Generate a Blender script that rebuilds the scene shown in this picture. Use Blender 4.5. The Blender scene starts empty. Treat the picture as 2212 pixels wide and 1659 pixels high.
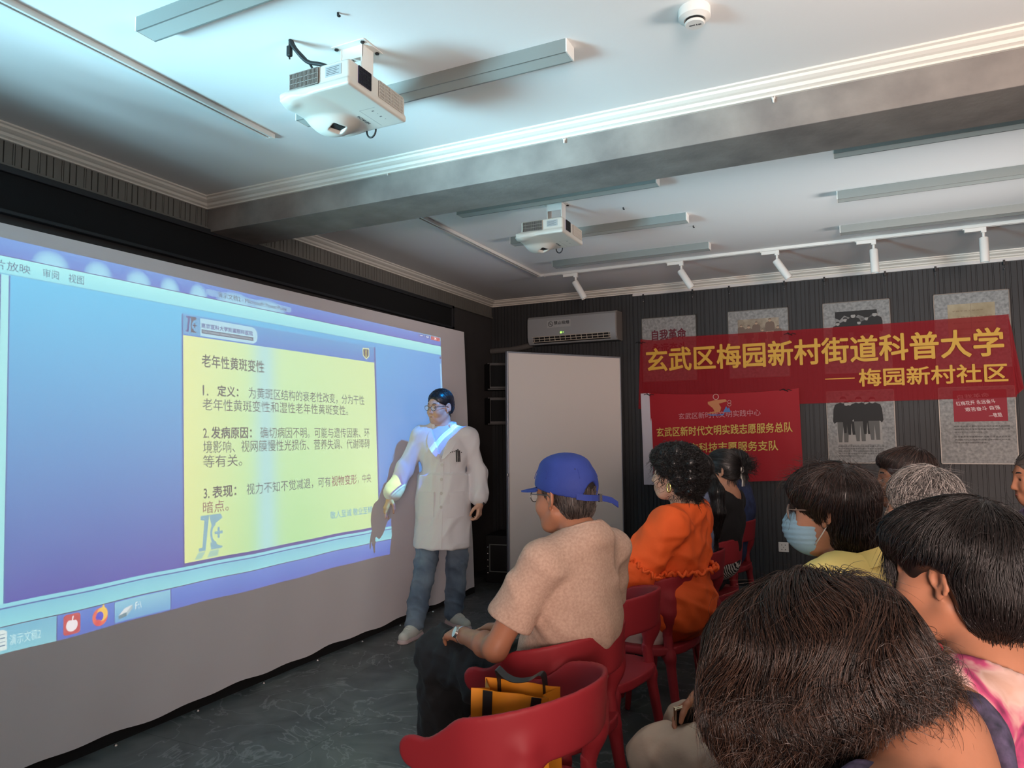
import bpy, bmesh, math, random, time
import numpy as np
from mathutils import Vector, Matrix, Euler

T0 = time.time()
sc = bpy.context.scene
COL = sc.collection
rng = np.random.default_rng(7)
random.seed(7)
PI = math.pi
LEVEL = 0.37  # strength of the projector lamps
WBX, WBY = -2.07, 6.78

# ---------------------------------------------------------------- camera
f_px, yaw, pitch, roll = 1552.7, -0.4460913, 0.0720919, -0.0090427
fw = Vector((math.sin(yaw)*math.cos(pitch), math.cos(yaw)*math.cos(pitch), math.sin(pitch)))
rt = Vector((math.cos(yaw), -math.sin(yaw), 0)); up = rt.cross(fw)
rt2 = rt*math.cos(roll) + up*math.sin(roll); up2 = -rt*math.sin(roll) + up*math.cos(roll)
cam = bpy.data.cameras.new('camera'); camo = bpy.data.objects.new('camera', cam); COL.objects.link(camo)
cam.sensor_width = 36; cam.lens = 36*f_px/2212; cam.clip_start = 0.02
camo.matrix_world = Matrix(((rt2.x, up2.x, -fw.x, 0), (rt2.y, up2.y, -fw.y, 0), (rt2.z, up2.z, -fw.z, 1.38), (0, 0, 0, 1)))
sc.camera = camo

# ---------------------------------------------------------------- world, exposure
vs = sc.view_settings
vs.view_transform = 'Standard'; vs.look = 'None'; vs.gamma = 1; vs.use_curve_mapping = False
vs.exposure = 0.0
sc.cycles.use_denoising = True
sc.cycles.max_bounces = 6; sc.cycles.diffuse_bounces = 4; sc.cycles.glossy_bounces = 2
sc.cycles.transparent_max_bounces = 8; sc.cycles.caustics_reflective = False; sc.cycles.caustics_refractive = False
sc.cycles.sample_clamp_indirect = 4.0
wd = bpy.data.worlds.new('daylight'); sc.world = wd; wd.use_nodes = True
wd.node_tree.nodes['Background'].inputs[0].default_value = (0.75, 0.85, 1, 1)
wd.node_tree.nodes['Background'].inputs[1].default_value = 0.4

# daylight through the windows (openings are cut in the walls further down): one lamp per window, just outside its pane; the left one is an added fill
WINDOWS = [  # wall, centre along the wall, sill, head, half width, colour, watts, upward tilt (aimed up to brighten the ceiling), spread
    ('right', 1.9, 0.7, 1.9, 0.9, (1.0, 0.92, 0.86), 17, 0.50, 0.66, 0.0),
    ('right', 0.2, 0.7, 2.2, 0.9, (1.0, 0.76, 0.66), 16, 0.06, 2.6, 0.0),
    ('right', 4.7, 0.7, 1.9, 0.7, (1.0, 0.94, 0.92), 11, 0.43, 0.62, 0.0),
    ('rear', 1.6, 0.6, 2.2, 0.9, (1.0, 0.77, 0.68), 165, 0.0, 1.6, 0.0),
    ('left', -0.4, 0.7, 1.9, 0.8, (0.42, 0.82, 1.0), 92, 0.38, 0.80, -1.12)]  # added cool fill for the left ceiling, no known window there
XR, YR = 3.3, -2.6
for k, (wl, c, z0, z1, hw, colr, pw, tilt, spr, turn) in enumerate(WINDOWS):
    L = bpy.data.lights.new('window_daylight', 'AREA'); L.shape = 'RECTANGLE'; L.size = 2*hw; L.size_y = z1-z0
    L.color = colr; L.energy = pw; L.spread = spr
    o = bpy.data.objects.new('window_daylight', L); COL.objects.link(o)
    zc = (z0+z1)/2-0.35*math.sin(tilt)
    if wl == 'right': o.location = (XR+0.4, c, zc); o.rotation_euler = (PI/2+tilt, 0, PI/2)
    elif wl == 'left': o.location = (-4.15, c-0.7, zc); o.rotation_euler = (PI/2+tilt, 0, -PI/2-turn)  # added fill lamp, aimed past the screen at the ceiling
    else: o.location = (c, YR-0.4, zc); o.rotation_euler = (PI/2+tilt, 0, 0)

# ---------------------------------------------------------------- colour and materials
def S(r, g=None, b=None):
    if isinstance(r, str): r, g, b = (int(r[i:i+2], 16) for i in (0, 2, 4))
    f = lambda c: c/12.92 if c <= 0.04045 else ((c+0.055)/1.055)**2.4
    return tuple(f(c/255) for c in (r, g, b))

MATS = {}
def mat(name, col, rough=0.5, metal=0.0, spec=0.5, var=0.0, vscale=8.0, vdet=4.0, bump=0.0, bscale=60.0, stretch=None,
        col2=None, sheen=0.0, coat=0.0, emit=None, estr=0.0, sss=0.0, alpha=1.0):
    if name in MATS: return MATS[name]
    m = bpy.data.materials.new(name); m.use_nodes = True; MATS[name] = m
    nt = m.node_tree; b = nt.nodes['Principled BSDF']
    b.inputs['Base Color'].default_value = (*col, 1); b.inputs['Roughness'].default_value = rough
    b.inputs['Metallic'].default_value = metal; b.inputs['Specular IOR Level'].default_value = spec
    b.inputs['Sheen Weight'].default_value = sheen; b.inputs['Coat Weight'].default_value = coat
    b.inputs['Alpha'].default_value = alpha
    if emit: b.inputs['Emission Color'].default_value = (*emit, 1); b.inputs['Emission Strength'].default_value = estr
    if sss: b.inputs['Subsurface Weight'].default_value = sss; b.inputs['Subsurface Radius'].default_value = (0.01, 0.004, 0.002); b.inputs['Subsurface Scale'].default_value = 0.6
    tc = nt.nodes.new('ShaderNodeTexCoord'); src = tc.outputs['Object']
    if stretch:
        mp = nt.nodes.new('ShaderNodeMapping'); mp.inputs['Scale'].default_value = stretch; nt.links.new(src, mp.inputs[0]); src = mp.outputs[0]
    if var or col2:
        n = nt.nodes.new('ShaderNodeTexNoise'); n.inputs['Scale'].default_value = vscale; n.inputs['Detail'].default_value = vdet
        nt.links.new(src, n.inputs['Vector'])
        r = nt.nodes.new('ShaderNodeValToRGB'); nt.links.new(n.outputs[0], r.inputs[0])
        c2 = col2 or tuple(c*(1-var) for c in col); c1 = col if col2 else tuple(min(1, c*(1+var)) for c in col)
        r.color_ramp.elements[0].position = 0.3; r.color_ramp.elements[1].position = 0.7
        r.color_ramp.elements[0].color = (*c2, 1); r.color_ramp.elements[1].color = (*c1, 1)
        nt.links.new(r.outputs[0], b.inputs['Base Color'])
    if bump:
        n2 = nt.nodes.new('ShaderNodeTexNoise'); n2.inputs['Scale'].default_value = bscale; n2.inputs['Detail'].default_value = 5
        nt.links.new(src, n2.inputs['Vector'])
        bp = nt.nodes.new('ShaderNodeBump'); bp.inputs['Strength'].default_value = bump; bp.inputs['Distance'].default_value = 0.01
        nt.links.new(n2.outputs[0], bp.inputs['Height']); nt.links.new(bp.outputs[0], b.inputs['Normal'])
    return m

def hair_mat(name, c1, c2, rough=0.34):
    if name in MATS: return MATS[name]
    m = mat(name, c1, rough, spec=0.65)
    nt = m.node_tree; b = nt.nodes['Principled BSDF']
    g = nt.nodes.new('ShaderNodeNewGeometry'); r = nt.nodes.new('ShaderNodeValToRGB')
    nt.links.new(g.outputs['Random Per Island'], r.inputs[0])
    r.color_ramp.elements[0].color = (*c1, 1); r.color_ramp.elements[1].color = (*c2, 1); r.color_ramp.elements[0].position = 0.25
    nt.links.new(r.outputs[0], b.inputs['Base Color'])
    return m

# ---------------------------------------------------------------- mesh building
class MB:
    def __init__(s): s.v = []; s.f = []
    def add(s, v, f):
        n = len(s.v); s.v += [tuple(map(float, p)) for p in v]; s.f += [tuple(i+n for i in q) for q in f]; return s
    def box(s, a, b, bev=0.0, seg=2):
        bm = bmesh.new(); bmesh.ops.create_cube(bm, size=1)
        a = Vector(a); b = Vector(b)
        for v in bm.verts: v.co = Vector(((v.co.x+.5)*(b.x-a.x)+a.x, (v.co.y+.5)*(b.y-a.y)+a.y, (v.co.z+.5)*(b.z-a.z)+a.z))
        if bev: bmesh.ops.bevel(bm, geom=bm.edges[:], offset=bev, segments=seg, profile=0.5, affect='EDGES')
        return s.bm(bm)
    def bm(s, bm, M=None):
        if M is not None: bm.transform(M)
        bm.verts.index_update(); s.add([v.co for v in bm.verts], [[v.index for v in f.verts] for f in bm.faces]); bm.free(); return s
    def cyl(s, p, q, r, r2=None, n=20, cap=True):
        p = Vector(p); q = Vector(q); d = (q-p); L = d.length
        bm = bmesh.new(); bmesh.ops.create_cone(bm, cap_ends=cap, segments=n, radius1=r, radius2=r if r2 is None else r2, depth=L)
        return s.bm(bm, Matrix.Translation((p+q)/2) @ d.to_track_quat('Z', 'Y').to_matrix().to_4x4())
    def ball(s, c, r, n=14, sc3=(1, 1, 1)):
        bm = bmesh.new(); bmesh.ops.create_uvsphere(bm, u_segments=n, v_segments=max(6, n//2+2), radius=r)
        return s.bm(bm, Matrix.Translation(c) @ Matrix.Diagonal((*sc3, 1)))
    def tube(s, pts, r, n=8, closed=False):
        P = [Vector(p) for p in pts]; N = len(P); rings = []; rad = r if hasattr(r, '__len__') else [r]*N
        nrm = None
        for i in range(N):
            t = (P[(i+1) % N]-P[i-1]) if closed else (P[min(i+1, N-1)]-P[max(i-1, 0)])
            t.normalize()
            if nrm is None: nrm = t.orthogonal().normalized()
            else: nrm = (nrm - t*nrm.dot(t)).normalized()
            bn = t.cross(nrm)
            rings.append([P[i]+(nrm*math.cos(2*PI*k/n)+bn*math.sin(2*PI*k/n))*rad[i] for k in range(n)])
        v = [p for R in rings for p in R]; f = []
        for i in range(N if closed else N-1):
            j = (i+1) % N
            for k in range(n): f.append((i*n+k, i*n+(k+1) % n, j*n+(k+1) % n, j*n+k))
        if not closed: f += [tuple(range(n))[::-1], tuple((N-1)*n+k for k in range(n))]
        return s.add(v, f)
    def strip(s, pts, wvec, w, th):
        """flat band of width w along pts, with thickness"""
        P = [Vector(p) for p in pts]; wv = Vector(wvec).normalized(); v = []; f = []
        for i, p in enumerate(P):
            t = (P[min(i+1, len(P)-1)]-P[max(i-1, 0)]).normalized(); n = t.cross(wv).normalized()
            for a, b in ((-1, -1), (1, -1), (1, 1), (-1, 1)): v.append(p+wv*(a*w/2)+n*(b*th/2))
        for i in range(len(P)-1):
            for k in range(4): f.append((i*4+k, i*4+(k+1) % 4, i*4+4+(k+1) % 4, i*4+4+k))
        f += [(3, 2, 1, 0), tuple(len(P)*4-4+k for k in range(4))]
        return s.add(v, f)
    def prof(s, prof, p, q, u, w):
        """extrude a 2D profile (u,w offsets) from p to q"""
        p = Vector(p); q = Vector(q); u = Vector(u); w = Vector(w); n = len(prof)
        v = [b+u*a+w*c for b in (p, q) for a, c in prof]
        f = [(k, (k+1) % n, n+(k+1) % n, n+k) for k in range(n)]+[tuple(range(n))[::-1], tuple(n+k for k in range(n))]
        return s.add(v, f)
    def lathe(s, prof, c, axis=(0, 0, 1), n=32):
        q = Vector(axis).to_track_quat('Z', 'Y'); c = Vector(c); v = []; f = []; m = len(prof)
        for k in range(n):
            a = 2*PI*k/n
            for r, h in prof: v.append(c+q @ Vector((r*math.cos(a), r*math.sin(a), h)))
        for k in range(n):
            for i in range(m-1): f.append((k*m+i, ((k+1) % n)*m+i, ((k+1) % n)*m+i+1, k*m+i+1))
        return s.add(v, f)
    def poly(s, pts, n, th):
        """flat shape with a given thickness along n"""
        n = Vector(n); P = [Vector(p) for p in pts]; k = len(P)
        return s.add(P+[p+n*th for p in P], [tuple(range(k)), tuple(range(2*k-1, k-1, -1))]+[(i, (i+1) % k, k+(i+1) % k, k+i) for i in range(k)])

def mesh_of(name, mb, smooth=False):
    me = bpy.data.meshes.new(name)
    if isinstance(mb, MB):
        me.from_pydata(mb.v, [], mb.f)
        bm = bmesh.new(); bm.from_mesh(me); bmesh.ops.recalc_face_normals(bm, faces=bm.faces[:]); bm.to_mesh(me); bm.free()
    else:
        V, F = mb; V = np.asarray(V, np.float32); F = np.asarray(F, np.int32); k = F.shape[1]
        me.vertices.add(len(V)); me.vertices.foreach_set('co', V.ravel())
        me.loops.add(F.size); me.loops.foreach_set('vertex_index', F.ravel())
        me.polygons.add(len(F)); me.polygons.foreach_set('loop_start', np.arange(0, F.size, k, dtype=np.int32))
        me.update(calc_edges=True)
    if smooth:
        me.polygons.foreach_set('use_smooth', np.ones(len(me.polygons), bool))
        if smooth == 'auto': me.set_sharp_from_angle(angle=math.radians(38))
    return me

def part(name, mb, m, parent=None, smooth=False, world=False, **props):
    me = mesh_of(name, mb, smooth) if not isinstance(mb, bpy.types.Mesh) else mb
    if world and parent is not None: me.transform(world_inv(parent))
    if m is not None: me.materials.append(m)
    o = bpy.data.objects.new(name, me); COL.objects.link(o)
    if parent is not None: o.parent = parent
    for k, v in props.items(): o[k] = v
    return o

def world_inv(o):
    M = Matrix.Identity(4)
    while o is not None: M = Matrix.LocRotScale(o.location, o.rotation_euler, o.scale) @ M; o = o.parent
    return M.inverted()

def tag(o, label, cat, group=None, kind=None):
    o['label'] = label; o['category'] = cat
    if group: o['group'] = group
    if kind: o['kind'] = kind
    return o
def thing(name, label, cat, loc=(0, 0, 0), rotz=0.0, group=None):
    o = bpy.data.objects.new(name, None); COL.objects.link(o); o.location = loc; o.rotation_euler = (0, 0, rotz); o.empty_display_size = 0.1
    return tag(o, label, cat, group)
def struct(name, mb, m, smooth=False, parent=None):
    o = part(name, mb, m, parent, smooth)
    if parent is None: o['kind'] = 'structure'
    return o
def dup(root, label=None, loc=None, rotz=None, parent=None):
    r = root.copy(); COL.objects.link(r)
    if parent is not None: r.parent = parent
    else:
        if loc is not None: r.location = loc
        if rotz is not None: r.rotation_euler = (0, 0, rotz)
        if label: r['label'] = label
    for ch in list(root.children): dup(ch, parent=r)
    return r

_txt = {}
def text2d(body, bold=0.0, res=3):
    """2D triangles of a line of writing, em size 1, left-aligned at 0"""
    k = (body, bold)
    if k in _txt: return _txt[k]
    if bold:
        V, T = text2d(body, 0.0, res); n = len(V); sh = [(0, 0), (bold, 0), (-bold, 0), (0, bold), (0, -bold), (bold*.7, bold*.7), (-bold*.7, -bold*.7), (bold*.7, -bold*.7), (-bold*.7, bold*.7)]
        if bold < 0.016: sh = sh[:5]
        _txt[k] = (np.concatenate([V+np.array(s, np.float32) for s in sh]), np.concatenate([T+i*n for i in range(len(sh))])); return _txt[k]
    c = bpy.data.curves.new('t', 'FONT'); c.body = body; c.size = 1; c.resolution_u = res; c.fill_mode = 'BOTH'
    o = bpy.data.objects.new('t', c); COL.objects.link(o)
    dg = bpy.context.evaluated_depsgraph_get(); dg.update()
    me = bpy.data.meshes.new_from_object(o.evaluated_get(dg)); me.calc_loop_triangles()
    V = np.array([v.co[:2] for v in me.vertices], np.float32).reshape(-1, 2); T = np.array([t.vertices[:] for t in me.loop_triangles], np.int32).reshape(-1, 3)
    bpy.data.objects.remove(o); bpy.data.curves.remove(c); bpy.data.meshes.remove(me)
    _txt[k] = (V, T); return V, T
def text_mb(body, origin, u, v, width=None, height=None, bold=0.0, mb=None, lift=(0, 0, 0)):
    """writing as a printed shape: origin = lower-left corner, u/v unit vectors along and up, fitted to width x height (metres)"""
    V, T = text2d(body, bold); V = V.copy(); mn = V.min(0); mx = V.max(0); sp = mx-mn
    sx = width/sp[0] if width else None; sy = height/sp[1] if height else None
    sx = sx or sy; sy = sy or sx
    V = (V-mn)*(sx, sy); o = np.array(origin)+np.array(lift)
    P = o+V[:, :1]*np.array(u)+V[:, 1:]*np.array(v)
    if bold:
        nn = np.cross(np.array(u, float), np.array(v, float)); nn /= np.linalg.norm(nn); n0 = len(text2d(body)[0]); P = P+nn*(0.00012*(np.arange(len(P))//n0))[:, None]
    mb = mb or MB(); mb.add(P, T.tolist()); return mb

# ---------------------------------------------------------------- signed-distance modelling with surface nets
class Grid:
    def __init__(s, lo, hi, h):
        s.lo = np.array(lo, np.float64); s.h = h; s.n = np.ceil((np.array(hi)-s.lo)/h).astype(int)+1
        s.ax = [(s.lo[i]+np.arange(s.n[i])*h).astype(np.float32) for i in range(3)]
        s.F = np.full(s.n, 1.0, np.float32); s.M = np.eye(4)
    def sub(s, lo, hi):
        i0 = np.clip(np.floor((np.array(lo)-s.lo)/s.h).astype(int), 0, s.n-1); i1 = np.clip(np.ceil((np.array(hi)-s.lo)/s.h).astype(int)+1, 1, s.n)
        sl = tuple(slice(a, b) for a, b in zip(i0, i1))
        return sl, s.ax[0][sl[0]][:, None, None], s.ax[1][sl[1]][None, :, None], s.ax[2][sl[2]][None, None, :]
    def put(s, sl, d, k, op):
        a = s.F[sl]
        if op == '+':
            if k > 0: h = np.maximum(k-np.abs(a-d), 0)/k; s.F[sl] = np.minimum(a, d)-h*h*k*0.25
            else: s.F[sl] = np.minimum(a, d)
        else:
            d = -d if op == '-' else d
            if k > 0: h = np.maximum(k-np.abs(a-d), 0)/k; s.F[sl] = np.maximum(a, d)+h*h*k*0.25
            else: s.F[sl] = np.maximum(a, d)
        return s
    def pt(s, p): p = np.array([*p, 1.0]); return (s.M@p)[:3]
    def cap(s, a, b, ra, rb=None, k=0.02, op='+', pad=0.03):
        rb = ra if rb is None else rb; a = s.pt(a); b = s.pt(b); r = max(ra, rb)+k+pad
        sl, X, Y, Z = s.sub(np.minimum(a, b)-r, np.maximum(a, b)+r)
        d = b-a; L = max(d@d, 1e-12)
        t = np.clip(((X-a[0])*d[0]+(Y-a[1])*d[1]+(Z-a[2])*d[2])/L, 0, 1)
        D = np.sqrt((X-a[0]-t*d[0])**2+(Y-a[1]-t*d[1])**2+(Z-a[2]-t*d[2])**2)-(ra+(rb-ra)*t)
        return s.put(sl, D, k, op)
    def chain(s, pts, rad, k=0.02, op='+'):
        for i in range(len(pts)-1): s.cap(pts[i], pts[i+1], rad[i], rad[i+1], k, op)
        return s
    def ell(s, c, r, R=None, k=0.02, op='+', pad=0.03):
        c = s.pt(c); R = s.M[:3, :3]@(np.eye(3) if R is None else np.array(R)); r = np.array(r, float)
        e = np.sqrt(((R*r)**2).sum(1))+k+pad
        sl, X, Y, Z = s.sub(c-e, c+e); X = X-c[0]; Y = Y-c[1]; Z = Z-c[2]
        q = [R[0, i]*X+R[1, i]*Y+R[2, i]*Z for i in range(3)]
        k0 = np.sqrt(sum((q[i]/r[i])**2 for i in range(3))); k1 = np.sqrt(sum((q[i]/r[i]**2)**2 for i in range(3)))
        return s.put(sl, k0*(k0-1)/np.maximum(k1, 1e-6), k, op)
    def box(s, c, hf, r=0.01, R=None, k=0.01, op='+', pad=0.03):
        c = s.pt(c); R = s.M[:3, :3]@(np.eye(3) if R is None else np.array(R)); hf = np.array(hf, float)
        e = np.abs(R)@hf+k+pad+r
        sl, X, Y, Z = s.sub(c-e, c+e); X = X-c[0]; Y = Y-c[1]; Z = Z-c[2]
        q = [np.abs(R[0, i]*X+R[1, i]*Y+R[2, i]*Z)-(hf[i]-r) for i in range(3)]
        D = np.sqrt(sum(np.maximum(a, 0)**2 for a in q))+np.minimum(np.maximum(np.maximum(q[0], q[1]), q[2]), 0)-r
        return s.put(sl, D, k, op)
    def fn(s, f, lo=None, hi=None, k=0.0, op='+'):
        sl, X, Y, Z = s.sub(s.lo if lo is None else lo, (s.lo+s.n*s.h) if hi is None else hi)
        return s.put(sl, np.asarray(f(X, Y, Z), np.float32)+np.zeros((1, 1, 1), np.float32), k, op)
    def half(s, p, n, k=0.0):
        """keep the side of the plane the normal points away from"""
        p = s.pt(p); n = s.M[:3, :3]@(np.array(n, float)/np.linalg.norm(n))
        return s.fn(lambda X, Y, Z: (X-p[0])*n[0]+(Y-p[1])*n[1]+(Z-p[2])*n[2], k=k, op='&')
    def mesh(s, smooth_it=0):
        F = s.F.copy(); F[0] = F[-1] = 1; F[:, 0] = F[:, -1] = 1; F[:, :, 0] = F[:, :, -1] = 1
        I = F < 0; c = np.zeros(np.array(F.shape)-1, np.uint8)
        for i in (0, 1):
            for j in (0, 1):
                for k in (0, 1): c += I[i:I.shape[0]-1+i, j:I.shape[1]-1+j, k:I.shape[2]-1+k]
        act = np.argwhere((c > 0) & (c < 8)); idx = np.full(c.shape, -1, np.int32); idx[tuple(act.T)] = np.arange(len(act))
        cor = np.array([(i, j, k) for i in (0, 1) for j in (0, 1) for k in (0, 1)])
        val = np.stack([F[tuple((act+o).T)] for o in cor], 1)
        acc = np.zeros((len(act), 3)); cnt = np.zeros(len(act))
        for a in range(8):
            for b in range(a+1, 8):
                if np.abs(cor[a]-cor[b]).sum() != 1: continue
                va, vb = val[:, a], val[:, b]; m = (va < 0) != (vb < 0)
                t = va[m]/(va[m]-vb[m]); acc[m] += cor[a]+t[:, None]*(cor[b]-cor[a]); cnt[m] += 1
        V = s.lo+(act+acc/cnt[:, None])*s.h
        Q = []
        for ax in range(3):
            sl0 = [slice(None)]*3; sl1 = [slice(None)]*3; sl0[ax] = slice(0, -1); sl1[ax] = slice(1, None)
            A = I[tuple(sl0)]; B = I[tuple(sl1)]; e = np.argwhere(A != B); ins = A[tuple(e.T)]
            u, w = [(1, 2), (2, 0), (0, 1)][ax]
            du = np.zeros(3, int); du[u] = 1; dw = np.zeros(3, int); dw[w] = 1
            ok = (e[:, u] > 0) & (e[:, w] > 0); e = e[ok]; ins = ins[ok]
            q = np.stack([idx[tuple((e-du-dw).T)], idx[tuple((e-dw).T)], idx[tuple(e.T)], idx[tuple((e-du).T)]], 1)
            q[~ins] = q[~ins][:, ::-1]; Q.append(q)
        Q = np.concatenate(Q); Q = Q[(Q >= 0).all(1)]
        for _ in range(smooth_it):
            S_ = np.zeros_like(V); n_ = np.zeros(len(V))
            for a, b in ((0, 1), (1, 2), (2, 3), (3, 0)):
                np.add.at(S_, Q[:, a], V[Q[:, b]]); np.add.at(n_, Q[:, a], 1); np.add.at(S_, Q[:, b], V[Q[:, a]]); np.add.at(n_, Q[:, b], 1)
            V = 0.5*V+0.5*S_/np.maximum(n_, 1)[:, None]
        return V, Q
    def sample(s, P):
        q = (P-s.lo)/s.h; i = np.clip(np.floor(q).astype(int), 0, s.n-2); t = np.clip(q-i, 0, 1); r = 0
        for a in (0, 1):
            for b in (0, 1):
                for c in (0, 1):
                    w = (t[:, 0] if a else 1-t[:, 0])*(t[:, 1] if b else 1-t[:, 1])*(t[:, 2] if c else 1-t[:, 2])
                    r = r+w*s.F[i[:, 0]+a, i[:, 1]+b, i[:, 2]+c]
        return r
    def grad(s, P):
        e = s.h*1.2; g = np.stack([s.sample(P+np.eye(3)[i]*e)-s.sample(P-np.eye(3)[i]*e) for i in range(3)], 1)
        return g/np.maximum(np.linalg.norm(g, axis=1, keepdims=True), 1e-9)

def rz(a): c, s = math.cos(a), math.sin(a); return np.array([[c, -s, 0], [s, c, 0], [0, 0, 1.0]])
def vnormals(V, Q):
    n = np.cross(V[Q[:, 2]]-V[Q[:, 0]], V[Q[:, 3]]-V[Q[:, 1]]); N = np.zeros_like(V)
    for k in range(4): np.add.at(N, Q[:, k], n)
    return N/np.maximum(np.linalg.norm(N, axis=1, keepdims=True), 1e-12)
def folds(V, Q, amp=0.004, freq=22.0, seed=0, direction=None, mask=None):
    """push cloth in and out in soft creases"""
    r = np.random.default_rng(seed); N = vnormals(V, Q); d = np.zeros(len(V))
    W = V+0.03*np.sin(V[:, [1, 2, 0]]*9+r.uniform(0, 6, 3))+0.015*np.sin(V[:, [2, 0, 1]]*23+r.uniform(0, 6, 3))
    for k in range(7):
        w = r.normal(size=3)
        if direction is not None: w = w-0.85*np.array(direction)*(w@np.array(direction))
        w /= np.linalg.norm(w); ph = r.uniform(0, 6.28); fr = freq*r.uniform(0.9, 3.2)
        s_ = np.sin(W@w*fr+ph); d += (0.5+0.5*s_)**4*r.uniform(0.4, 1.0)-0.10
    d = d/1.1*amp
    if mask is not None: d = d*mask(V)
    return V+N*d[:, None]
# ================================================================ the room
XL, YB, ZC = -3.545, 6.92, 2.84
m_ceil = mat('ceiling_paint', S(232, 232, 230), 0.9, bump=0.05, bscale=30)
m_crown = mat('crown_paint', S(222, 218, 208), 0.6, bump=0.08, bscale=90)
m_rib = mat('ribbed_panel', S(43, 45, 47), 0.62, var=0.10, vscale=3)
m_ribl = mat('ribbed_panel_grey', S(112, 110, 104), 0.7, var=0.06, vscale=4)
m_conc = mat('rough_concrete_paint', S(142, 137, 131), 0.85, col2=S(116, 111, 107), vscale=5.5, vdet=7, bump=0.12, bscale=40)
m_plain = mat('dark_plain_paint', S(66, 64, 64), 0.8, var=0.05)
m_black = mat('black_plastic', S(20, 21, 23), 0.5)
m_blackm = mat('black_matte', S(13, 14, 15), 0.85)
m_white = mat('white_plastic', S(226, 224, 218), 0.4)
m_alu = mat('grey_aluminium', S(138, 143, 140), 0.42, metal=0.35)
m_chrome = mat('bright_metal', S(200, 200, 200), 0.25, metal=1.0)

def floor_mat():
    m = mat('slate_floor', S(78, 82, 82), 0.42, spec=0.45)
    nt = m.node_tree; b = nt.nodes['Principled BSDF']; N = nt.nodes.new; Lk = nt.links.new
    tc = N('ShaderNodeTexCoord')
    n1 = N('ShaderNodeTexNoise'); n1.inputs['Scale'].default_value = 3.2; n1.inputs['Detail'].default_value = 9; n1.inputs['Distortion'].default_value = 1.4; Lk(tc.outputs['Object'], n1.inputs['Vector'])
    r1 = N('ShaderNodeValToRGB'); Lk(n1.outputs[0], r1.inputs[0])
    for e, p, c in zip(r1.color_ramp.elements, (0.32, 0.72), (S(58, 62, 63), S(98, 102, 101))): e.position = p; e.color = (*c, 1)
    n2 = N('ShaderNodeTexNoise'); n2.inputs['Scale'].default_value = 2.1; n2.inputs['Detail'].default_value = 6; n2.inputs['Distortion'].default_value = 2.2; Lk(tc.outputs['Object'], n2.inputs['Vector'])
    r2 = N('ShaderNodeValToRGB'); Lk(n2.outputs[0], r2.inputs[0])
    r2.color_ramp.elements[0].position = 0.485; r2.color_ramp.elements[0].color = (0, 0, 0, 1); r2.color_ramp.elements[1].position = 0.5; r2.color_ramp.elements[1].color = (1, 1, 1, 1)
    e = r2.color_ramp.elements.new(0.515); e.color = (0, 0, 0, 1)
    mx = N('ShaderNodeMix'); mx.data_type = 'RGBA'; Lk(r2.outputs[0], mx.inputs[0]); Lk(r1.outputs[0], mx.inputs[6]); mx.inputs[7].default_value = (*S(122, 125, 124), 1)
    bk = N('ShaderNodeTexBrick'); bk.inputs['Scale'].default_value = 1.0; bk.inputs['Mortar Size'].default_value = 0.0018; bk.inputs['Brick Width'].default_value = 0.9; bk.inputs['Row Height'].default_value = 0.6
    bk.inputs['Color1'].default_value = bk.inputs['Color2'].default_value = (1, 1, 1, 1); bk.inputs['Mortar'].default_value = (0.35, 0.35, 0.35, 1); Lk(tc.outputs['Object'], bk.inputs['Vector'])
    m2 = N('ShaderNodeMix'); m2.data_type = 'RGBA'; m2.blend_type = 'MULTIPLY'; m2.inputs[0].default_value = 1; Lk(mx.outputs[2], m2.inputs[6]); Lk(bk.outputs[0], m2.inputs[7])
    Lk(m2.outputs[2], b.inputs['Base Color'])
    bp = N('ShaderNodeBump'); bp.inputs['Strength'].default_value = 0.15; bp.inputs['Distance'].default_value = 0.01; Lk(n1.outputs[0], bp.inputs['Height']); Lk(bp.outputs[0], b.inputs['Normal'])
    return m
struct('floor', MB().box((XL-0.2, YR-0.2, -0.1), (XR+0.2, YB+0.2, 0)), floor_mat())
struct('ceiling', MB().box((XL-0.2, YR-0.2, ZC), (XR+0.2, YB+0.2, ZC+0.1)), m_ceil)

GROOVES = ((0.0, 0.006), (0.034, 0.006), (0.066, 0.003), (0.076, 0.003))
def ribbed(a, b, period=0.116, depth=0.009):
    """2D outline (distance along, height) of a grooved board from a to b"""
    pts = []; t = a
    while t < b:
        for g, w in GROOVES:
            if t+g+w < b and t+g > a: pts += [(t+g, 0), (t+g, -depth), (t+g+w, -depth), (t+g+w, 0)]
        t += period
    return [(a, 0)]+pts+[(b, 0)]
def ribbed_wall(mb, o, u, n, a, b, z0, z1):
    P = ribbed(a, b); o = Vector(o); u = Vector(u); n = Vector(n); v = []
    for t, d in P: v += [o+u*t+n*d+Vector((0, 0, z0)), o+u*t+n*d+Vector((0, 0, z1))]
    return mb.add(v, [(2*i, 2*i+2, 2*i+3, 2*i+1) for i in range(len(P)-1)])

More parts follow.
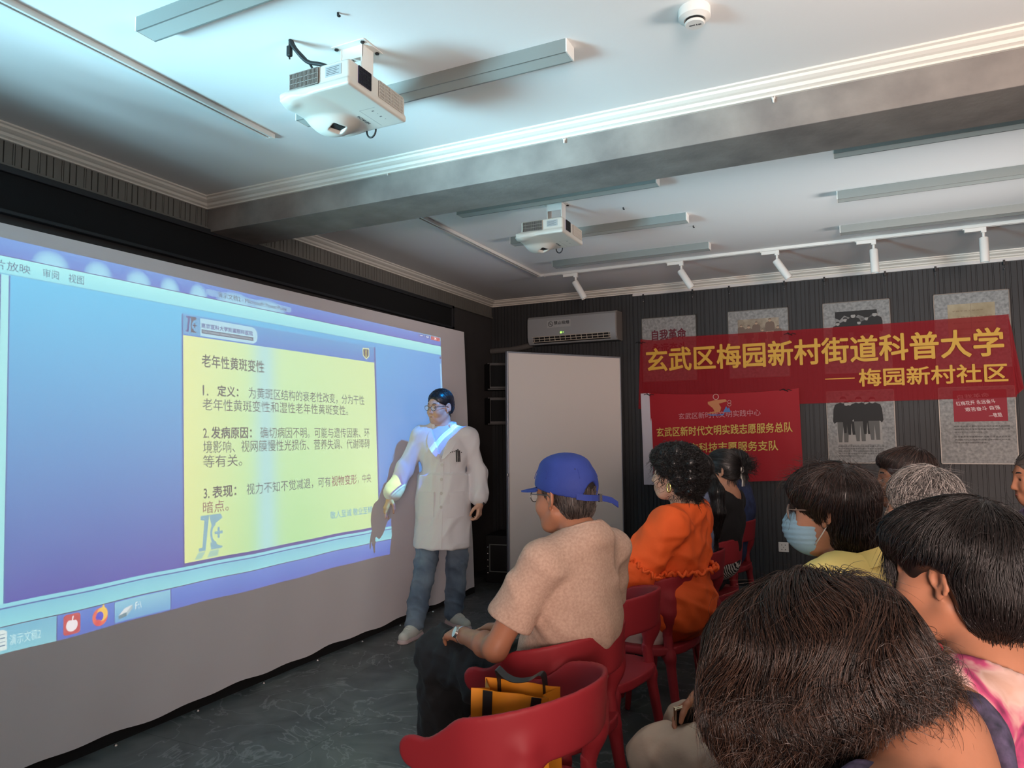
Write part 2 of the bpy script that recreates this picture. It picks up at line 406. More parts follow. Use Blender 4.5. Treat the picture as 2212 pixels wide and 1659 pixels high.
w = ribbed_wall(MB(), (0, YB, 0), (1, 0, 0), (0, -1, 0), XL, XR, 0, ZC); w.box((XL-0.2, YB+0.012, 0), (XR+0.2, YB+0.2, ZC))
struct('wall_back', w, m_rib)
w = MB()
FILL_LW = [q for q in WINDOWS if q[0] == 'left'][0]  # opening made up for the added cool fill lamp
for y0_, y1_, z0_, z1_ in ((YR-0.2, FILL_LW[1]-FILL_LW[4], 0, ZC), (FILL_LW[1]+FILL_LW[4], YB+0.2, 0, ZC), (FILL_LW[1]-FILL_LW[4], FILL_LW[1]+FILL_LW[4], 0, FILL_LW[2]), (FILL_LW[1]-FILL_LW[4], FILL_LW[1]+FILL_LW[4], FILL_LW[3], ZC)): w.box((XL-0.2, y0_, z0_), (XL-0.012, y1_, z1_))
wl = struct('wall_left', w, m_plain)
w = ribbed_wall(MB(), (XL, 0, 0), (0, -1, 0), (1, 0, 0), -YB, -YR, 2.67, ZC)
part('ribbed_band', w, m_ribl, wl)
part('ledge', MB().box((XL-0.011, YR, 2.655), (XL+0.014, YB, 2.672), 0.003), m_ribl, wl)
# window walls (behind the camera and to the right)
def holed(mb, wall, holes):
    a0, a1 = (YR, YB) if wall == 'right' else (XL, XR)
    def bx(p0, p1, z0, z1):
        if p1-p0 < 1e-4 or z1-z0 < 1e-4: return
        if wall == 'right': mb.box((XR, p0, z0), (XR+0.1, p1, z1))
        else: mb.box((p0, YR-0.1, z0), (p1, YR, z1))
    c = a0
    for x, z0, z1, hw in sorted(holes):
        bx(c, x-hw, 0, ZC); bx(x-hw, x+hw, 0, z0); bx(x-hw, x+hw, z1, ZC); c = x+hw
    bx(c, a1, 0, ZC); return mb
m_wallp = mat('grey_wall_paint', S(120, 118, 116), 0.85)
for wl_ in ('right', 'rear'):
    struct('wall_'+wl_, holed(MB(), wl_, [(c, z0, z1, hw) for q, c, z0, z1, hw, *_ in WINDOWS if q == wl_]), m_wallp)
for k, (wl_, c, z0, z1, hw, *_) in enumerate(WINDOWS):
    fr = MB()
    def bar(p0, p1, za, zb):
        if wl_ == 'right': fr.box((XR+0.02, p0, za), (XR+0.07, p1, zb))
        elif wl_ == 'left': fr.box((XL-0.12, p0, za), (XL-0.07, p1, zb))  # frame of the made-up left opening
        else: fr.box((p0, YR-0.07, za), (p1, YR-0.02, zb))
    for p0, p1, za, zb in ((c-hw, c-hw+0.05, z0, z1), (c+hw-0.05, c+hw, z0, z1), (c-hw, c+hw, z0, z0+0.05), (c-hw, c+hw, z1-0.05, z1), (c-0.025, c+0.025, z0, z1)): bar(p0, p1, za, zb)
    struct('window_%d' % (k+1), fr, m_white)

# concrete beam and crown mouldings
BY0, BY1, BZ = 3.10, 3.45, 2.64
struct('ceiling_beam', MB().box((XL, BY0, BZ), (XR, BY1, ZC), 0.004), m_conc)
CR = [(0, 0), (0.078, 0), (0.078, -0.008), (0.066, -0.012), (0.062, -0.022), (0.048, -0.030), (0.036, -0.034), (0.030, -0.046), (0.014, -0.052), (0.014, -0.060), (0, -0.060)]
Z_ = (0, 0, 1)
for k, (p, q, u) in enumerate([((XL, YR, ZC), (XL, BY0, ZC), (1, 0, 0)), ((XL, BY0, ZC), (XR, BY0, ZC), (0, -1, 0)), ((XL, BY1, ZC), (XL, YB, ZC), (1, 0, 0)),
                               ((XL, YB, ZC), (XR, YB, ZC), (0, -1, 0)), ((XL, BY1, ZC), (XR, BY1, ZC), (0, 1, 0))]):
    struct('trim_%d' % (k+1), MB().prof(CR, p, q, u, Z_), m_crown)
struct('baseboard_back', MB().box((XL, YB-0.012, 0), (XR, YB-0.001, 0.05)), m_blackm)

# ================================================================ the projected picture, thrown by the two projectors
# picture plane of the leaning screen: X = -3.09 - 0.0429*z
IY0, IY1, IZ0, IZ1 = 0.8, 5.246, 0.53, 2.225
IW, IH = 2248, 852
KY = IW/(IY1-IY0); KZ = IH/(IZ1-IZ0)
img_ = np.zeros((IH, IW, 3), np.float32)
gy = (IY0+(np.arange(IW)+.5)/KY)[None, :]; gz = (IZ0+(np.arange(IH)+.5)/KZ)[:, None]
def hexc(c): return np.array(S(c) if isinstance(c, str) else S(*c), np.float32)
def rect(y0, y1, z0, z1, c, c2=None, a=1.0, r=0.0):
    """fill; c2: colour at the top (vertical wash)"""
    m = ((gy >= y0) & (gy <= y1) & (gz >= z0) & (gz <= z1)).astype(np.float32)
    if r:
        dx = np.maximum(np.maximum(y0+r-gy, gy-(y1-r)), 0); dz = np.maximum(np.maximum(z0+r-gz, gz-(z1-r)), 0); m = m*(dx*dx+dz*dz <= r*r)
    m = (m*a)[..., None]; col = hexc(c)
    if c2 is not None: t = np.clip((gz-z0)/(z1-z0), 0, 1)[..., None]; col = col*(1-t)+hexc(c2)*t
    img_[:] = img_*(1-m)+col*m
def cov_put(cov, x0, y0, c, a=1.0):
    h, w_ = cov.shape; X0 = max(0, -x0); Y0 = max(0, -y0); X1 = min(w_, IW-x0); Y1 = min(h, IH-y0)
    if X1 <= X0 or Y1 <= Y0: return
    k = (cov[Y0:Y1, X0:X1]*a)[..., None]; s_ = img_[y0+Y0:y0+Y1, x0+X0:x0+X1]; s_[:] = s_*(1-k)+hexc(c)*k
def raster(P, T, c, a=1.0):
    """P in plane metres (y,z), T triangles"""
    SS = 3; Q = (P-np.array([IY0, IZ0]))*np.array([KY, KZ]); mn = np.floor(Q.min(0)).astype(int)-1; mx = np.ceil(Q.max(0)).astype(int)+2
    W_, H_ = (mx-mn)*SS; buf = np.zeros((H_, W_), bool); Q = (Q-mn)*SS-0.5
    for t in T:
        p = Q[t]; x0, y0 = np.maximum(np.floor(p.min(0)).astype(int), 0); x1, y1 = np.ceil(p.max(0)).astype(int)+1
        xs = np.arange(x0, min(x1, W_))[None, :]; ys = np.arange(y0, min(y1, H_))[:, None]
        d = (p[1, 0]-p[0, 0])*(p[2, 1]-p[0, 1])-(p[1, 1]-p[0, 1])*(p[2, 0]-p[0, 0])
        if abs(d) < 1e-9: continue
        s_ = 1 if d > 0 else -1; m = True
        for i in range(3):
            a_, b_ = p[i], p[(i+1) % 3]; m = m & (s_*((b_[0]-a_[0])*(ys-a_[1])-(b_[1]-a_[1])*(xs-a_[0])) >= -1e-6)
        buf[y0:y0+m.shape[0], x0:x0+m.shape[1]] |= m
    cov = buf.reshape(H_//SS, SS, W_//SS, SS).mean((1, 3)).astype(np.float32)
    cov_put(cov, mn[0], mn[1], c, a)
def write(body, y0, y1, z0, z1, c, bold=0.0, a=1.0, shear=0.0):
    V, T = text2d(body, bold); V = V.copy(); mn = V.min(0); mx = V.max(0)
    V = (V-mn)/(mx-mn)*np.array([y1-y0, z1-z0]); V[:, 0] += shear*V[:, 1]; raster(V+np.array([y0, z0]), T, c, a)
def shape(pts, c, a=1.0):
    P = np.array(pts, float); n = len(P)
    bm = bmesh.new(); f = bm.faces.new([bm.verts.new((x, z, 0)) for x, z in P]); r = bmesh.ops.triangulate(bm, faces=[f]); bm.verts.index_update()
    T = [[v.index for v in g.verts] for g in bm.faces]; bm.free(); raster(P, T, c, a)
def disc(y, z, r, c, a=1.0, ry=None): shape([(y+(ry or r)*math.cos(t), z+r*math.sin(t)) for t in np.linspace(0, 2*PI, 28, endpoint=False)], c, a)

rect(IY0, IY1, IZ0, IZ1, (96, 138, 205))
# window background wash
rect(IY0, IY1, 0.72, 2.10, (30, 94, 182), (100, 200, 242))
g_ = np.clip((gy-2.9)/2.2, 0, 1)*np.ones_like(gz); msk = ((gz > 0.72) & (gz < 2.10)).astype(np.float32)
img_[:] = img_+(np.array(S(92, 158, 232), np.float32)-img_)*(0.75*g_*msk)[..., None]
# title bar, menu strip
rect(IY0, IY1, 2.15, 2.225, (88, 120, 205), (104, 146, 222))
for yb, ww in ((1.55, .09), (1.95, .07), (2.17, .06), (2.38, .06), (2.56, .05), (2.74, .05), (3.0, .12), (3.25, .12)):
    for k in range(8):
        q = 1-k/8; dd = (((gy-yb)/(ww*(0.5+q*0.7)))**2+((gz-2.15)/(0.055*(0.5+q*0.7)))**2 < 1) & (gz > 2.15) & (gz < 2.215)
        img_[:] = np.where(dd[..., None], img_*0.84+hexc((170, 240, 250))*0.16, img_)
rect(IY0, IY1, 2.147, 2.151, (60, 90, 150))
rect(IY0, IY1, 2.075, 2.147, (150, 232, 240), (168, 248, 246))
rect(IY0, IY1, 2.072, 2.076, (120, 190, 215))
rect(2.79, 2.99+0.45, 2.165, 2.20, (150, 205, 235), a=0.6, r=0.015)
write('演示文稿2 - Microsoft PowerPoint', 2.87, 3.40, 2.166, 2.198, (42, 62, 88))
for s_, a_, b_ in (('幻灯片放映', 1.62, 1.862), ('审阅', 1.915, 1.985), ('视图', 2.028, 2.10)): write(s_, a_, b_, 2.09, 2.13, (48, 92, 125))
rect(4.90, 5.246, 2.195, 2.225, (120, 200, 240), r=0.006)
rect(4.90, 4.99, 2.19, 2.222, (74, 120, 190)); rect(4.995, 5.08, 2.19, 2.222, (74, 120, 190)); rect(5.09, 5.236, 2.19, 2.222, (190, 70, 70))
write('–', 4.925, 4.965, 2.204, 2.209, (230, 245, 250)); write('o', 5.02, 5.055, 2.198, 2.215, (230, 245, 250), .02); write('x', 5.14, 5.18, 2.196, 2.216, (255, 250, 250), .02)
rect(5.215, 5.246, 0.75, 2.07, (110, 170, 235)); rect(5.218, 5.243, 1.75, 2.0, (150, 210, 250)); disc(5.23, 2.05, 0.012, (40, 70, 130))
# left divider; bright out-of-view strip added to brighten the ceiling
rect(IY0, 1.70, 0.72, 2.14, (214, 255, 255)); rect(1.70, 1.745, 0.72, 2.07, (120, 185, 225)); rect(1.745, 1.775, 0.70, 2.07, (168, 240, 240)); rect(1.738, 1.745, 0.72, 2.07, (70, 110, 165)); rect(1.775, 1.781, 0.72, 2.07, (80, 120, 180))
# slide with its soft border shadow
for k in range(5): rect(2.64-0.012+k*0.002, 4.295+0.02-k*0.003, 0.735-0.02+k*0.003, 2.04, (52, 84, 150), a=0.28, r=0.01)
rect(2.64, 4.292, 0.745, 2.04, (188, 240, 172), (208, 246, 186))
m_ = ((gy >= 2.64) & (gy <= 4.292) & (gz >= 0.745) & (gz <= 2.04)).astype(np.float32)
img_[:] += (np.array(S(240, 244, 160), np.float32)-img_)*(m_*0.75*np.clip(1-(gy-2.64)/0.5, 0, 1))[..., None]
img_[:] += (np.array(S(222, 246, 176), np.float32)-img_)*(m_*0.6*np.clip((gy-3.5)/0.7, 0, 1))[..., None]
bl_ = np.exp(-((gy-3.21)/0.085)**2)  # brighter overlap of the two beams painted into the slide colours
img_[:] += (np.array(S(176, 232, 238), np.float32)-img_)*(m_*0.8*bl_)[..., None]
rect(2.64, 4.292, 1.925, 2.04, (72, 142, 212), (106, 170, 222))
rect(2.642, 3.16, 1.932, 2.03, (176, 226, 240), r=0.045); rect(2.642, 2.75, 1.932, 2.03, (110, 172, 214))
def emblem(y, z, s_, c1, c2, a=1.0):
    shape([(y+.10*s_, z+.0*s_), (y+.33*s_, z), (y+.47*s_, z+1*s_), (y+.17*s_, z+1*s_), (y+.17*s_, z+.88*s_), (y+.30*s_, z+.86*s_), (y+.22*s_, z+.10*s_), (y+.10*s_, z+.10*s_)], c1, a)
    shape([(y+.47*s_, z+1*s_), (y+.88*s_, z+1*s_), (y+.96*s_, z+.88*s_), (y+.56*s_, z+.68*s_), (y+.50*s_, z+.86*s_)], c2, a)
    pts = [(y+.72*s_+.36*s_*math.cos(t)*.62, z+.45*s_+.36*s_*math.sin(t)) for t in np.linspace(.55*PI, 1.5*PI, 14)]+[(y+.72*s_+.24*s_*math.cos(t)*.62, z+.45*s_+.24*s_*math.sin(t)) for t in np.linspace(1.5*PI, .55*PI, 14)]
    shape(pts, c2, a); shape([(y+.5*s_, z+.22*s_), (y+.96*s_, z+.04*s_), (y+.88*s_, z), (y+.52*s_, z)], c2, a)
    shape([(y+.66*s_, z+.42*s_), (y+.95*s_, z+.42*s_), (y+.95*s_, z+.5*s_), (y+.66*s_, z+.5*s_)], c2, a); shape([(y+.765*s_, z+.30*s_), (y+.84*s_, z+.30*s_), (y+.84*s_, z+.62*s_), (y+.765*s_, z+.62*s_)], c2, a)
emblem(2.645, 1.945, .085, (70, 74, 150), (84, 92, 110))
write('南京医科大学附属眼科医院', 2.757, 3.125, 1.978, 2.006, (60, 68, 150), .02)
rect(2.757, 3.128, 1.948, 1.970, (96, 108, 128)); write('Eye Hospital, Nanjing Medical University', 2.77, 3.118, 1.951, 1.967, (200, 228, 232))
shape([(4.158, 2.02), (4.235, 2.025), (4.235, 1.965), (4.197, 1.938), (4.158, 1.965)], (214, 236, 190)); shape([(4.166, 2.012), (4.227, 2.016), (4.227, 1.970), (4.197, 1.948), (4.166, 1.970)], (66, 100, 108)); rect(4.19, 4.203, 1.955, 2.008, (188, 190, 110))
K_ = (44, 66, 70); R_ = (140, 92, 96)
write('老年性黄斑变性', 2.757, 3.207, 1.765, 1.838, K_, .012)
write('1.', 2.762, 2.80, 1.612, 1.668, K_, .012); write('定义：', 2.86, 3.01, 1.612, 1.674, K_, .02); write('为黄斑区结构的衰老性改变，分为干性', 3.085, 4.16, 1.608, 1.676, (70, 98, 108))
write('老年性黄斑变性和湿性老年性黄斑变性。', 2.761, 3.975, 1.532, 1.598, (64, 90, 98))
write('2.', 2.762, 2.80, 1.384, 1.436, K_, .012); write('发病原因：', 2.815, 3.105, 1.380, 1.446, K_, .02); write('确切病因不明。可能与遗传因素、环', 3.17, 4.21, 1.378, 1.446, (58, 84, 90))
write('境影响、视网膜慢性光损伤、营养失调、代谢障碍', 2.761, 4.21, 1.302, 1.37, (58, 84, 90))
write('等有关。', 2.76, 3.03, 1.226, 1.292, (58, 84, 90))
write('3.', 2.762, 2.80, 1.064, 1.116, K_, .012); write('表现：', 2.82, 2.985, 1.06, 1.126, K_, .02); write('视力不知不觉减退，可有', 3.06, 3.775, 1.058, 1.124, (70, 98, 108)); write('视物变形', 3.785, 4.05, 1.058, 1.126, R_, .008); write('，中央', 4.06, 4.215, 1.06, 1.124, (112, 92, 100))
write('暗点。', 2.757, 2.93, 0.985, 1.048, R_)
emblem(2.71, 0.79, .185, (138, 186, 198), (138, 186, 198)); shape([(2.725, .785), (2.77, .785), (2.745, .752), (2.70, .752)], (170, 214, 190)); shape([(2.80, .785), (2.86, .785), (2.85, .752), (2.78, .752)], (170, 214, 190))
write('敬人至诚 敬业至精', 3.76, 4.22, 0.845, 0.895, (122, 186, 206), .01)
# status strip, task bar
rect(IY0, IY1, 0.712, 0.726, (150, 226, 238)); rect(IY0, IY1, 0.706, 0.712, (80, 120, 180)); rect(IY0, IY1, 0.637, 0.706, (150, 228, 234), (134, 208, 230)); rect(IY0, IY1, 0.634, 0.638, (50, 80, 120))
rect(IY0, IY1, IZ0, 0.634, (90, 118, 205), (110, 142, 220))
rect(IY0, 1.99, IZ0, 0.634, (146, 214, 226), (128, 196, 222), r=0.0); rect(1.99, 1.994, IZ0, 0.634, (60, 90, 150))
shape([(1.72, .543), (1.79, .543), (1.79, .615), (1.775, .625), (1.72, .625)], (225, 245, 240)); [rect(1.73, 1.782, z_, z_+.003, (90, 130, 160)) for z_ in (.56, .575, .59, .605)]
write('演示文稿2', 1.80, 1.925, 0.555, 0.598, (205, 248, 248))
rect(2.02, 2.096, 0.542, 0.627, (206, 44, 62), r=0.014)
def ringm(y, z, r0, r1, t0, t1, c): shape([(y+r1*math.cos(t), z+r1*math.sin(t)) for t in np.linspace(t0, t1, 24)]+[(y+r0*math.cos(t), z+r0*math.sin(t)) for t in np.linspace(t1, t0, 24)], c)
ringm(2.058, .580, .020, .026, .9*PI*.75, 2.25*PI, (250, 246, 246)); ringm(2.058, .580, .009, .014, .2*PI, 1.95*PI, (250, 246, 246)); shape([(2.055, .585), (2.061, .585), (2.066, .618), (2.060, .618)], (250, 246, 246))
disc(2.186, .584, .040, (244, 120, 50), ry=.036); disc(2.196, .594, .030, (250, 206, 70), ry=.026); shape([(2.19, .61), (2.215, .60), (2.202, .64)], (250, 214, 80)); disc(2.184, .586, .021, (96, 72, 216), ry=.018); disc(2.176, .560, .014, (226, 66, 84))
rect(2.253, 2.556, IZ0+.006, 0.630, (118, 176, 222), (150, 214, 232)); rect(2.253, 2.256, IZ0, 0.634, (60, 90, 150)); rect(2.555, 2.558, IZ0, 0.634, (60, 90, 150))
shape([(2.275, .565), (2.315, .572), (2.345, .60), (2.305, .592)], (226, 238, 236)); shape([(2.275, .548), (2.315, .555), (2.315, .572), (2.275, .565)], (120, 150, 160)); shape([(2.315, .555), (2.345, .582), (2.345, .60), (2.315, .572)], (180, 206, 210))
write('F:\\', 2.36, 2.393, 0.575, 0.608, (230, 250, 250))

slide_img = bpy.data.images.new('projected_picture', IW, IH, float_buffer=True)
px_ = np.ones((IH, IW, 4), np.float32); px_[..., :3] = np.clip((img_-np.array([0.13, 0.115, 0.115], np.float32))*1.05+0.004, 0, 1); slide_img.pixels.foreach_set(px_.ravel()); slide_img.update()

def projector_beam(parent, Lp, side, level):
    """the projector's own lamp: a point of light in the lens whose picture lands on the screen plane"""
    Ld = bpy.data.lights.new('projector_beam', 'SPOT'); Ld.energy = 100; Ld.spot_size = math.radians(128); Ld.spot_blend = 0; Ld.shadow_soft_size = 0
    Ld.use_nodes = True; nt = Ld.node_tree; nt.nodes.clear(); N = nt.nodes.new; Lk = nt.links.new
    def V(op, a, b=None):
        n = N('ShaderNodeVectorMath'); n.operation = op
        for i, x in enumerate((a, b)):
            if x is None: continue
            if isinstance(x, bpy.types.NodeSocket): Lk(x, n.inputs[i])
            else: n.inputs[i].default_value = x
        return n.outputs['Value' if op == 'DOT_PRODUCT' else 0]
    def M_(op, a, b=None):
        n = N('ShaderNodeMath'); n.operation = op
        for i, x in enumerate((a, b)):
            if x is None: continue
            if isinstance(x, bpy.types.NodeSocket): Lk(x, n.inputs[i])
            else: n.inputs[i].default_value = x
        return n.outputs[0]
    out = N('ShaderNodeOutputLight'); em = N('ShaderNodeEmission'); Lk(em.outputs[0], out.inputs[0])
    d = N('ShaderNodeNewGeometry').outputs['Normal']; n_ = Vector((1, 0, 0.0429)); n_.normalize(); c_ = n_.dot(Vector((-3.09, 0, 0)))
    dn = V('DOT_PRODUCT', d, n_); t = M_('DIVIDE', c_-n_.dot(Lp), dn)
    s_ = N('ShaderNodeVectorMath'); s_.operation = 'SCALE'; Lk(d, s_.inputs[0]); Lk(t, s_.inputs['Scale'])
    P = V('ADD', s_.outputs[0], Lp); se = N('ShaderNodeSeparateXYZ'); Lk(P, se.inputs[0])
    cb = N('ShaderNodeCombineXYZ'); Lk(M_('DIVIDE', M_('SUBTRACT', se.outputs['Y'], IY0-(0.004 if side < 0 else -0.004)), IY1-IY0), cb.inputs[0]); Lk(M_('DIVIDE', M_('SUBTRACT', se.outputs['Z'], IZ0), IZ1-IZ0), cb.inputs[1])
    tx = N('ShaderNodeTexImage'); tx.image = slide_img; tx.extension = 'CLIP'; Lk(cb.outputs[0], tx.inputs[0]); Lk(tx.outputs[0], em.inputs[0])
    mr = N('ShaderNodeMapRange'); mr.interpolation_type = 'SMOOTHSTEP'; Lk(se.outputs['Y'], mr.inputs[0])
    mr.inputs[1].default_value, mr.inputs[2].default_value = (3.10, 3.34)
    mr.inputs[3].default_value, mr.inputs[4].default_value = (1, 0) if side < 0 else (0, 1)
    k = M_('DIVIDE', M_('MULTIPLY', M_('POWER', t, 2.0), level), M_('ABSOLUTE', dn))
    Lk(M_('MULTIPLY', k, mr.outputs[0]), em.inputs[1])
    o = bpy.data.objects.new('projector_beam', Ld); COL.objects.link(o); o.parent = parent
    o.location = Vector(Lp)-parent.location; o.rotation_euler = Vector((-1.2, 0.22*side, -0.72)).to_track_quat('-Z', 'Y').to_euler()
    return o
# ================================================================ the leaning projection screen and its housing
m_screen = mat('screen_fabric', S(238, 232, 234), 0.95, spec=0.1, bump=0.06, bscale=9)
scr = thing('projection_screen', 'big white projection screen standing along the left wall with the slide on it', 'screen', (-3.09, 3.2, 0))
def scr_pt(y, z, off=0.0): return (-3.09-0.0429*z-off, y, z)
ys = np.linspace(0.75, 5.667, 120); mb = MB(); v = []
for y in ys:
    zb = 0.05+0.006*math.sin(y*7)+0.005*math.sin(y*17+1); zt = 2.287+0.010*(y-1.73)
    for t in np.linspace(0, 1, 24):
        z = zb+(zt-zb)*t; w_ = 0.004*math.sin(y*5+z*2)*(1-t)**2+0.003*math.sin(y*13-z*6)*(1-t)**3
        x, yy, zz = scr_pt(y, z); v.append((x+w_, yy-0.0*t, zz))
nz = 24; f = [(i*nz+k, i*nz+k+1, (i+1)*nz+k+1, (i+1)*nz+k) for i in range(len(ys)-1) for k in range(nz-1)]
back = [(p[0]-0.03, p[1], p[2]) for p in v]; o_ = len(v)
fb = [tuple(o_+j for j in q[::-1]) for q in f]; rim = []
for i in range(len(ys)-1):
    for k in (0, nz-1): rim.append((i*nz+k, (i+1)*nz+k, o_+(i+1)*nz+k, o_+i*nz+k))
for k in range(nz-1):
    for i in (0, len(ys)-1): rim.append((i*nz+k, i*nz+k+1, o_+i*nz+k+1, o_+i*nz+k))
mb.add(v+back, f+fb+rim); part('fabric', mb, m_screen, scr, smooth='auto', world=True)
part('plinth', MB().box((-3.20, 0.75, 0.0), (-3.105, 5.69, 0.06)), m_blackm, scr, world=True, label='black plinth under the white fabric')
# dark housing above it in the wall
m_mesh = mat('speaker_cloth', S(17, 19, 21), 0.9, bump=0.3, bscale=400)
hs = thing('screen_housing', 'long black recessed housing on the left wall above the projection screen', 'screen housing', (XL, 3, 2.43))
h = MB()
for a, b in (((XL-0.004, -0.5, 2.625), (XL+0.03, 6.058, 2.657)), ((XL-0.004, -0.5, 2.43), (XL+0.03, 6.058, 2.45)), ((XL-0.004, 6.02, 2.43), (XL+0.03, 6.058, 2.657))): h.box(a, b, 0.004)
part('frame', h, mat('housing_frame', S(38, 41, 45), 0.55), hs, world=True)
part('cloth_panel', MB().box((XL-0.006, -0.5, 2.45), (XL+0.012, 6.02, 2.625)), m_mesh, hs, world=True)

# ================================================================ ceiling fixtures
m_diff = mat('lamp_diffuser', S(176, 184, 180), 0.55)
def make_lamp():
    t = thing('linear_ceiling_lamp', '', 'ceiling lamp', (0, 0, 0), 0, 'linear lamps on the ceiling')
    h_, w_ = 0.052, 0.078; P = [(0, 0), (0, -h_), (0.006, -h_), (0.006, -h_+0.008), (w_-0.006, -h_+0.008), (w_-0.006, -h_), (w_, -h_), (w_, 0)]
    part('housing', MB().prof(P, (0.004, 0, 0), (1.288, 0, 0), (0, 1, 0), Z_), m_alu, t)
    part('diffuser', MB().box((0.006, 0.0065, -h_+0.001), (1.286, w_-0.0065, -h_+0.009)), m_diff, t, label='pale diffuser panel')
    for x in (0, 1.287): part('end_cap', MB().box((x, 0, -h_), (x+0.005, w_, 0)), m_white, t)
    return t
lamp0 = make_lamp()
LAMPS = [(-2.20, 1.60, 'grey linear lamp cut off by the top edge, nearest the projection screen end'),
         (-2.20, 2.39, 'grey linear lamp passing behind the nearer projector'),
         (-2.25, 3.90, 'grey linear lamp just beyond the beam, above the farther projector'),
         (-2.25, 4.69, 'grey linear lamp passing behind the farther projector'),
         (-2.25, 5.50, 'grey linear lamp nearest the L-shaped track, on the screen side'),
         (-0.055, 3.90, 'grey linear lamp just beyond the beam, right-hand column'),
         (-0.055, 4.69, 'middle grey linear lamp of the right-hand column of three'),
         (-0.055, 5.50, 'grey linear lamp of the right-hand column, nearest the row of spotlights')]
for k, (x, y, lb) in enumerate(LAMPS):
    o = lamp0 if k == 0 else dup(lamp0); o.location = (x, y, ZC); o['label'] = lb

m_track = mat('track_white', S(222, 220, 214), 0.45)
def track(mb, slot, p, q):
    p = Vector(p); q = Vector(q); d = (q-p).normalized(); n = Vector((-d.y, d.x, 0)); w_ = 0.035
    mb.prof([(-w_/2, 0), (-w_/2, -0.022), (-0.006, -0.022), (-0.006, -0.012), (0.006, -0.012), (0.006, -0.022), (w_/2, -0.022), (w_/2, 0)], p, q, n, Z_)
    slot.prof([(-0.006, -0.0121), (-0.006, -0.016), (0.006, -0.016), (0.006, -0.0121)], p+d*0.02, q-d*0.02, n, Z_)
t = thing('lighting_track', 'straight white lighting track along the ceiling near the screen, no spotlights on it', 'lighting track', (-2.49, 1, ZC))
a, b = MB(), MB(); track(a, b, (-2.49, -1.2, ZC), (-2.49, 2.53, ZC)); part('rail', a, m_track, t, world=True); part('slot', b, m_blackm, t, world=True)
part('end_cap', MB().box((-2.509, 2.528, ZC-0.023), (-2.471, 2.55, ZC), 0.002), m_white, t, world=True)
t = thing('lighting_track', 'L-shaped white lighting track carrying the row of spotlights beyond the beam', 'lighting track', (-2.546, 5.93, ZC))
a, b = MB(), MB(); track(a, b, (-2.546, 3.47, ZC), (-2.546, 5.93, ZC)); track(a, b, (-2.546, 5.93, ZC), (3.0, 5.93, ZC))
part('rail', a, m_track, t, world=True); part('slot', b, m_blackm, t, world=True)
part('corner_joint', MB().box((-2.566, 5.91, ZC-0.024), (-2.50, 5.95, ZC), 0.002), m_white, t, world=True)
def make_spot():
    t = thing('track_spotlight', '', 'spotlight', (0, 0, 0), 0, 'spotlights on the L-shaped track')
    part('adapter', MB().box((-0.115, -0.017, -0.05), (0.0, 0.017, -0.0225), 0.003).box((-0.125, -0.013, -0.03), (0.012, 0.013, -0.0225), 0.002), m_track, t)
    part('stem', MB().cyl((0, 0, -0.05), (0, 0, -0.105), 0.009).box((-0.016, -0.016, -0.062), (0.018, 0.016, -0.022), 0.004), m_track, t)
    b = part('barrel', MB().lathe([(0, 0.02), (0.024, 0.02), (0.0285, 0.014), (0.0285, -0.155), (0.026, -0.158), (0.024, -0.150), (0, -0.148)], (0, 0, 0), n=28), m_white, t, smooth='auto')
    part('lens', MB().lathe([(0, -0.150), (0.0235, -0.150), (0.0235, -0.146), (0, -0.146)], (0, 0, 0), n=24), m_chrome, b)
    b.location = (0, 0, -0.115); return t
spot0 = make_spot()
for k, (x, tilt, yt, lb) in enumerate([(-2.20, 0.50, 0.1, 'white spotlight tilted right, nearest the corner of the L-shaped track'), (-1.265, 0.52, 0.1, 'tilted white spotlight left of the one above the second poster'),
                              (-0.515, 0.55, 0.1, 'tilted white spotlight above the second poster from the whiteboard'), (0.165, 0.02, 0.0, 'upright white spotlight above the black and white group photograph poster'),
                              (0.858, 0.0, 0.0, 'upright white spotlight farthest right, above the poster with the old document')]):
    o = spot0 if k == 0 else dup(spot0); o.location = (x, 5.93, ZC); o['label'] = lb
    for ch in o.children:
        if ch.name.startswith('barrel'): ch.rotation_euler = (yt, -tilt, 0)

t = thing('smoke_detector', 'round white smoke detector on the near ceiling', 'smoke detector', (-0.448, 2.417, ZC))
part('base', MB().lathe([(0, 0), (0.052, 0), (0.054, -0.004), (0.054, -0.026), (0.0535, -0.028), (0, -0.028)], (0, 0, 0), n=40), m_white, t, smooth='auto')
part('cover', MB().lathe([(0.0, -0.028), (0.0545, -0.028), (0.0545, -0.034), (0.036, -0.043), (0.034, -0.041), (0, -0.041)], (0, 0, 0), n=40), m_white, t, smooth='auto')
part('sensor_gap', MB().lathe([(0, -0.041), (0.031, -0.041), (0.031, -0.05), (0, -0.05)], (0, 0, 0), n=32), m_blackm, t)
b = part('sensor_cap', MB().lathe([(0, -0.049), (0.032, -0.049), (0.034, -0.052), (0.034, -0.055), (0.031, -0.058), (0, -0.0585)], (0, 0, 0), n=36), m_white, t, smooth='auto')
part('printed_mark', MB().box((-0.018, -0.004, -0.0592), (0.001, 0.002, -0.0585)).box((0.005, -0.004, -0.0592), (0.009, 0.004, -0.0585)).box((0.012, -0.002, -0.0592), (0.022, 0.005, -0.0585)), mat('print_grey', S(90, 90, 92)), b)
for x, y, lb in ((-1.556, 1.891, 'small dark screw stub in the near ceiling beside the cable hole'), (-1.30, 4.40, 'small bent wire hook on the ceiling beyond the farther projector'), (-0.98, 5.02, 'tiny dark fixing on the ceiling between the two far lamps')):
    t = part('ceiling_screw', MB().cyl((0, 0, 0), (0, 0, -0.012), 0.004, n=10).ball((0.004, 0, -0.013), 0.007, 10, (1, 1, .5)), m_black); t.location = (x, y, ZC); tag(t, lb, 'screw', 'fixings left in the ceiling')
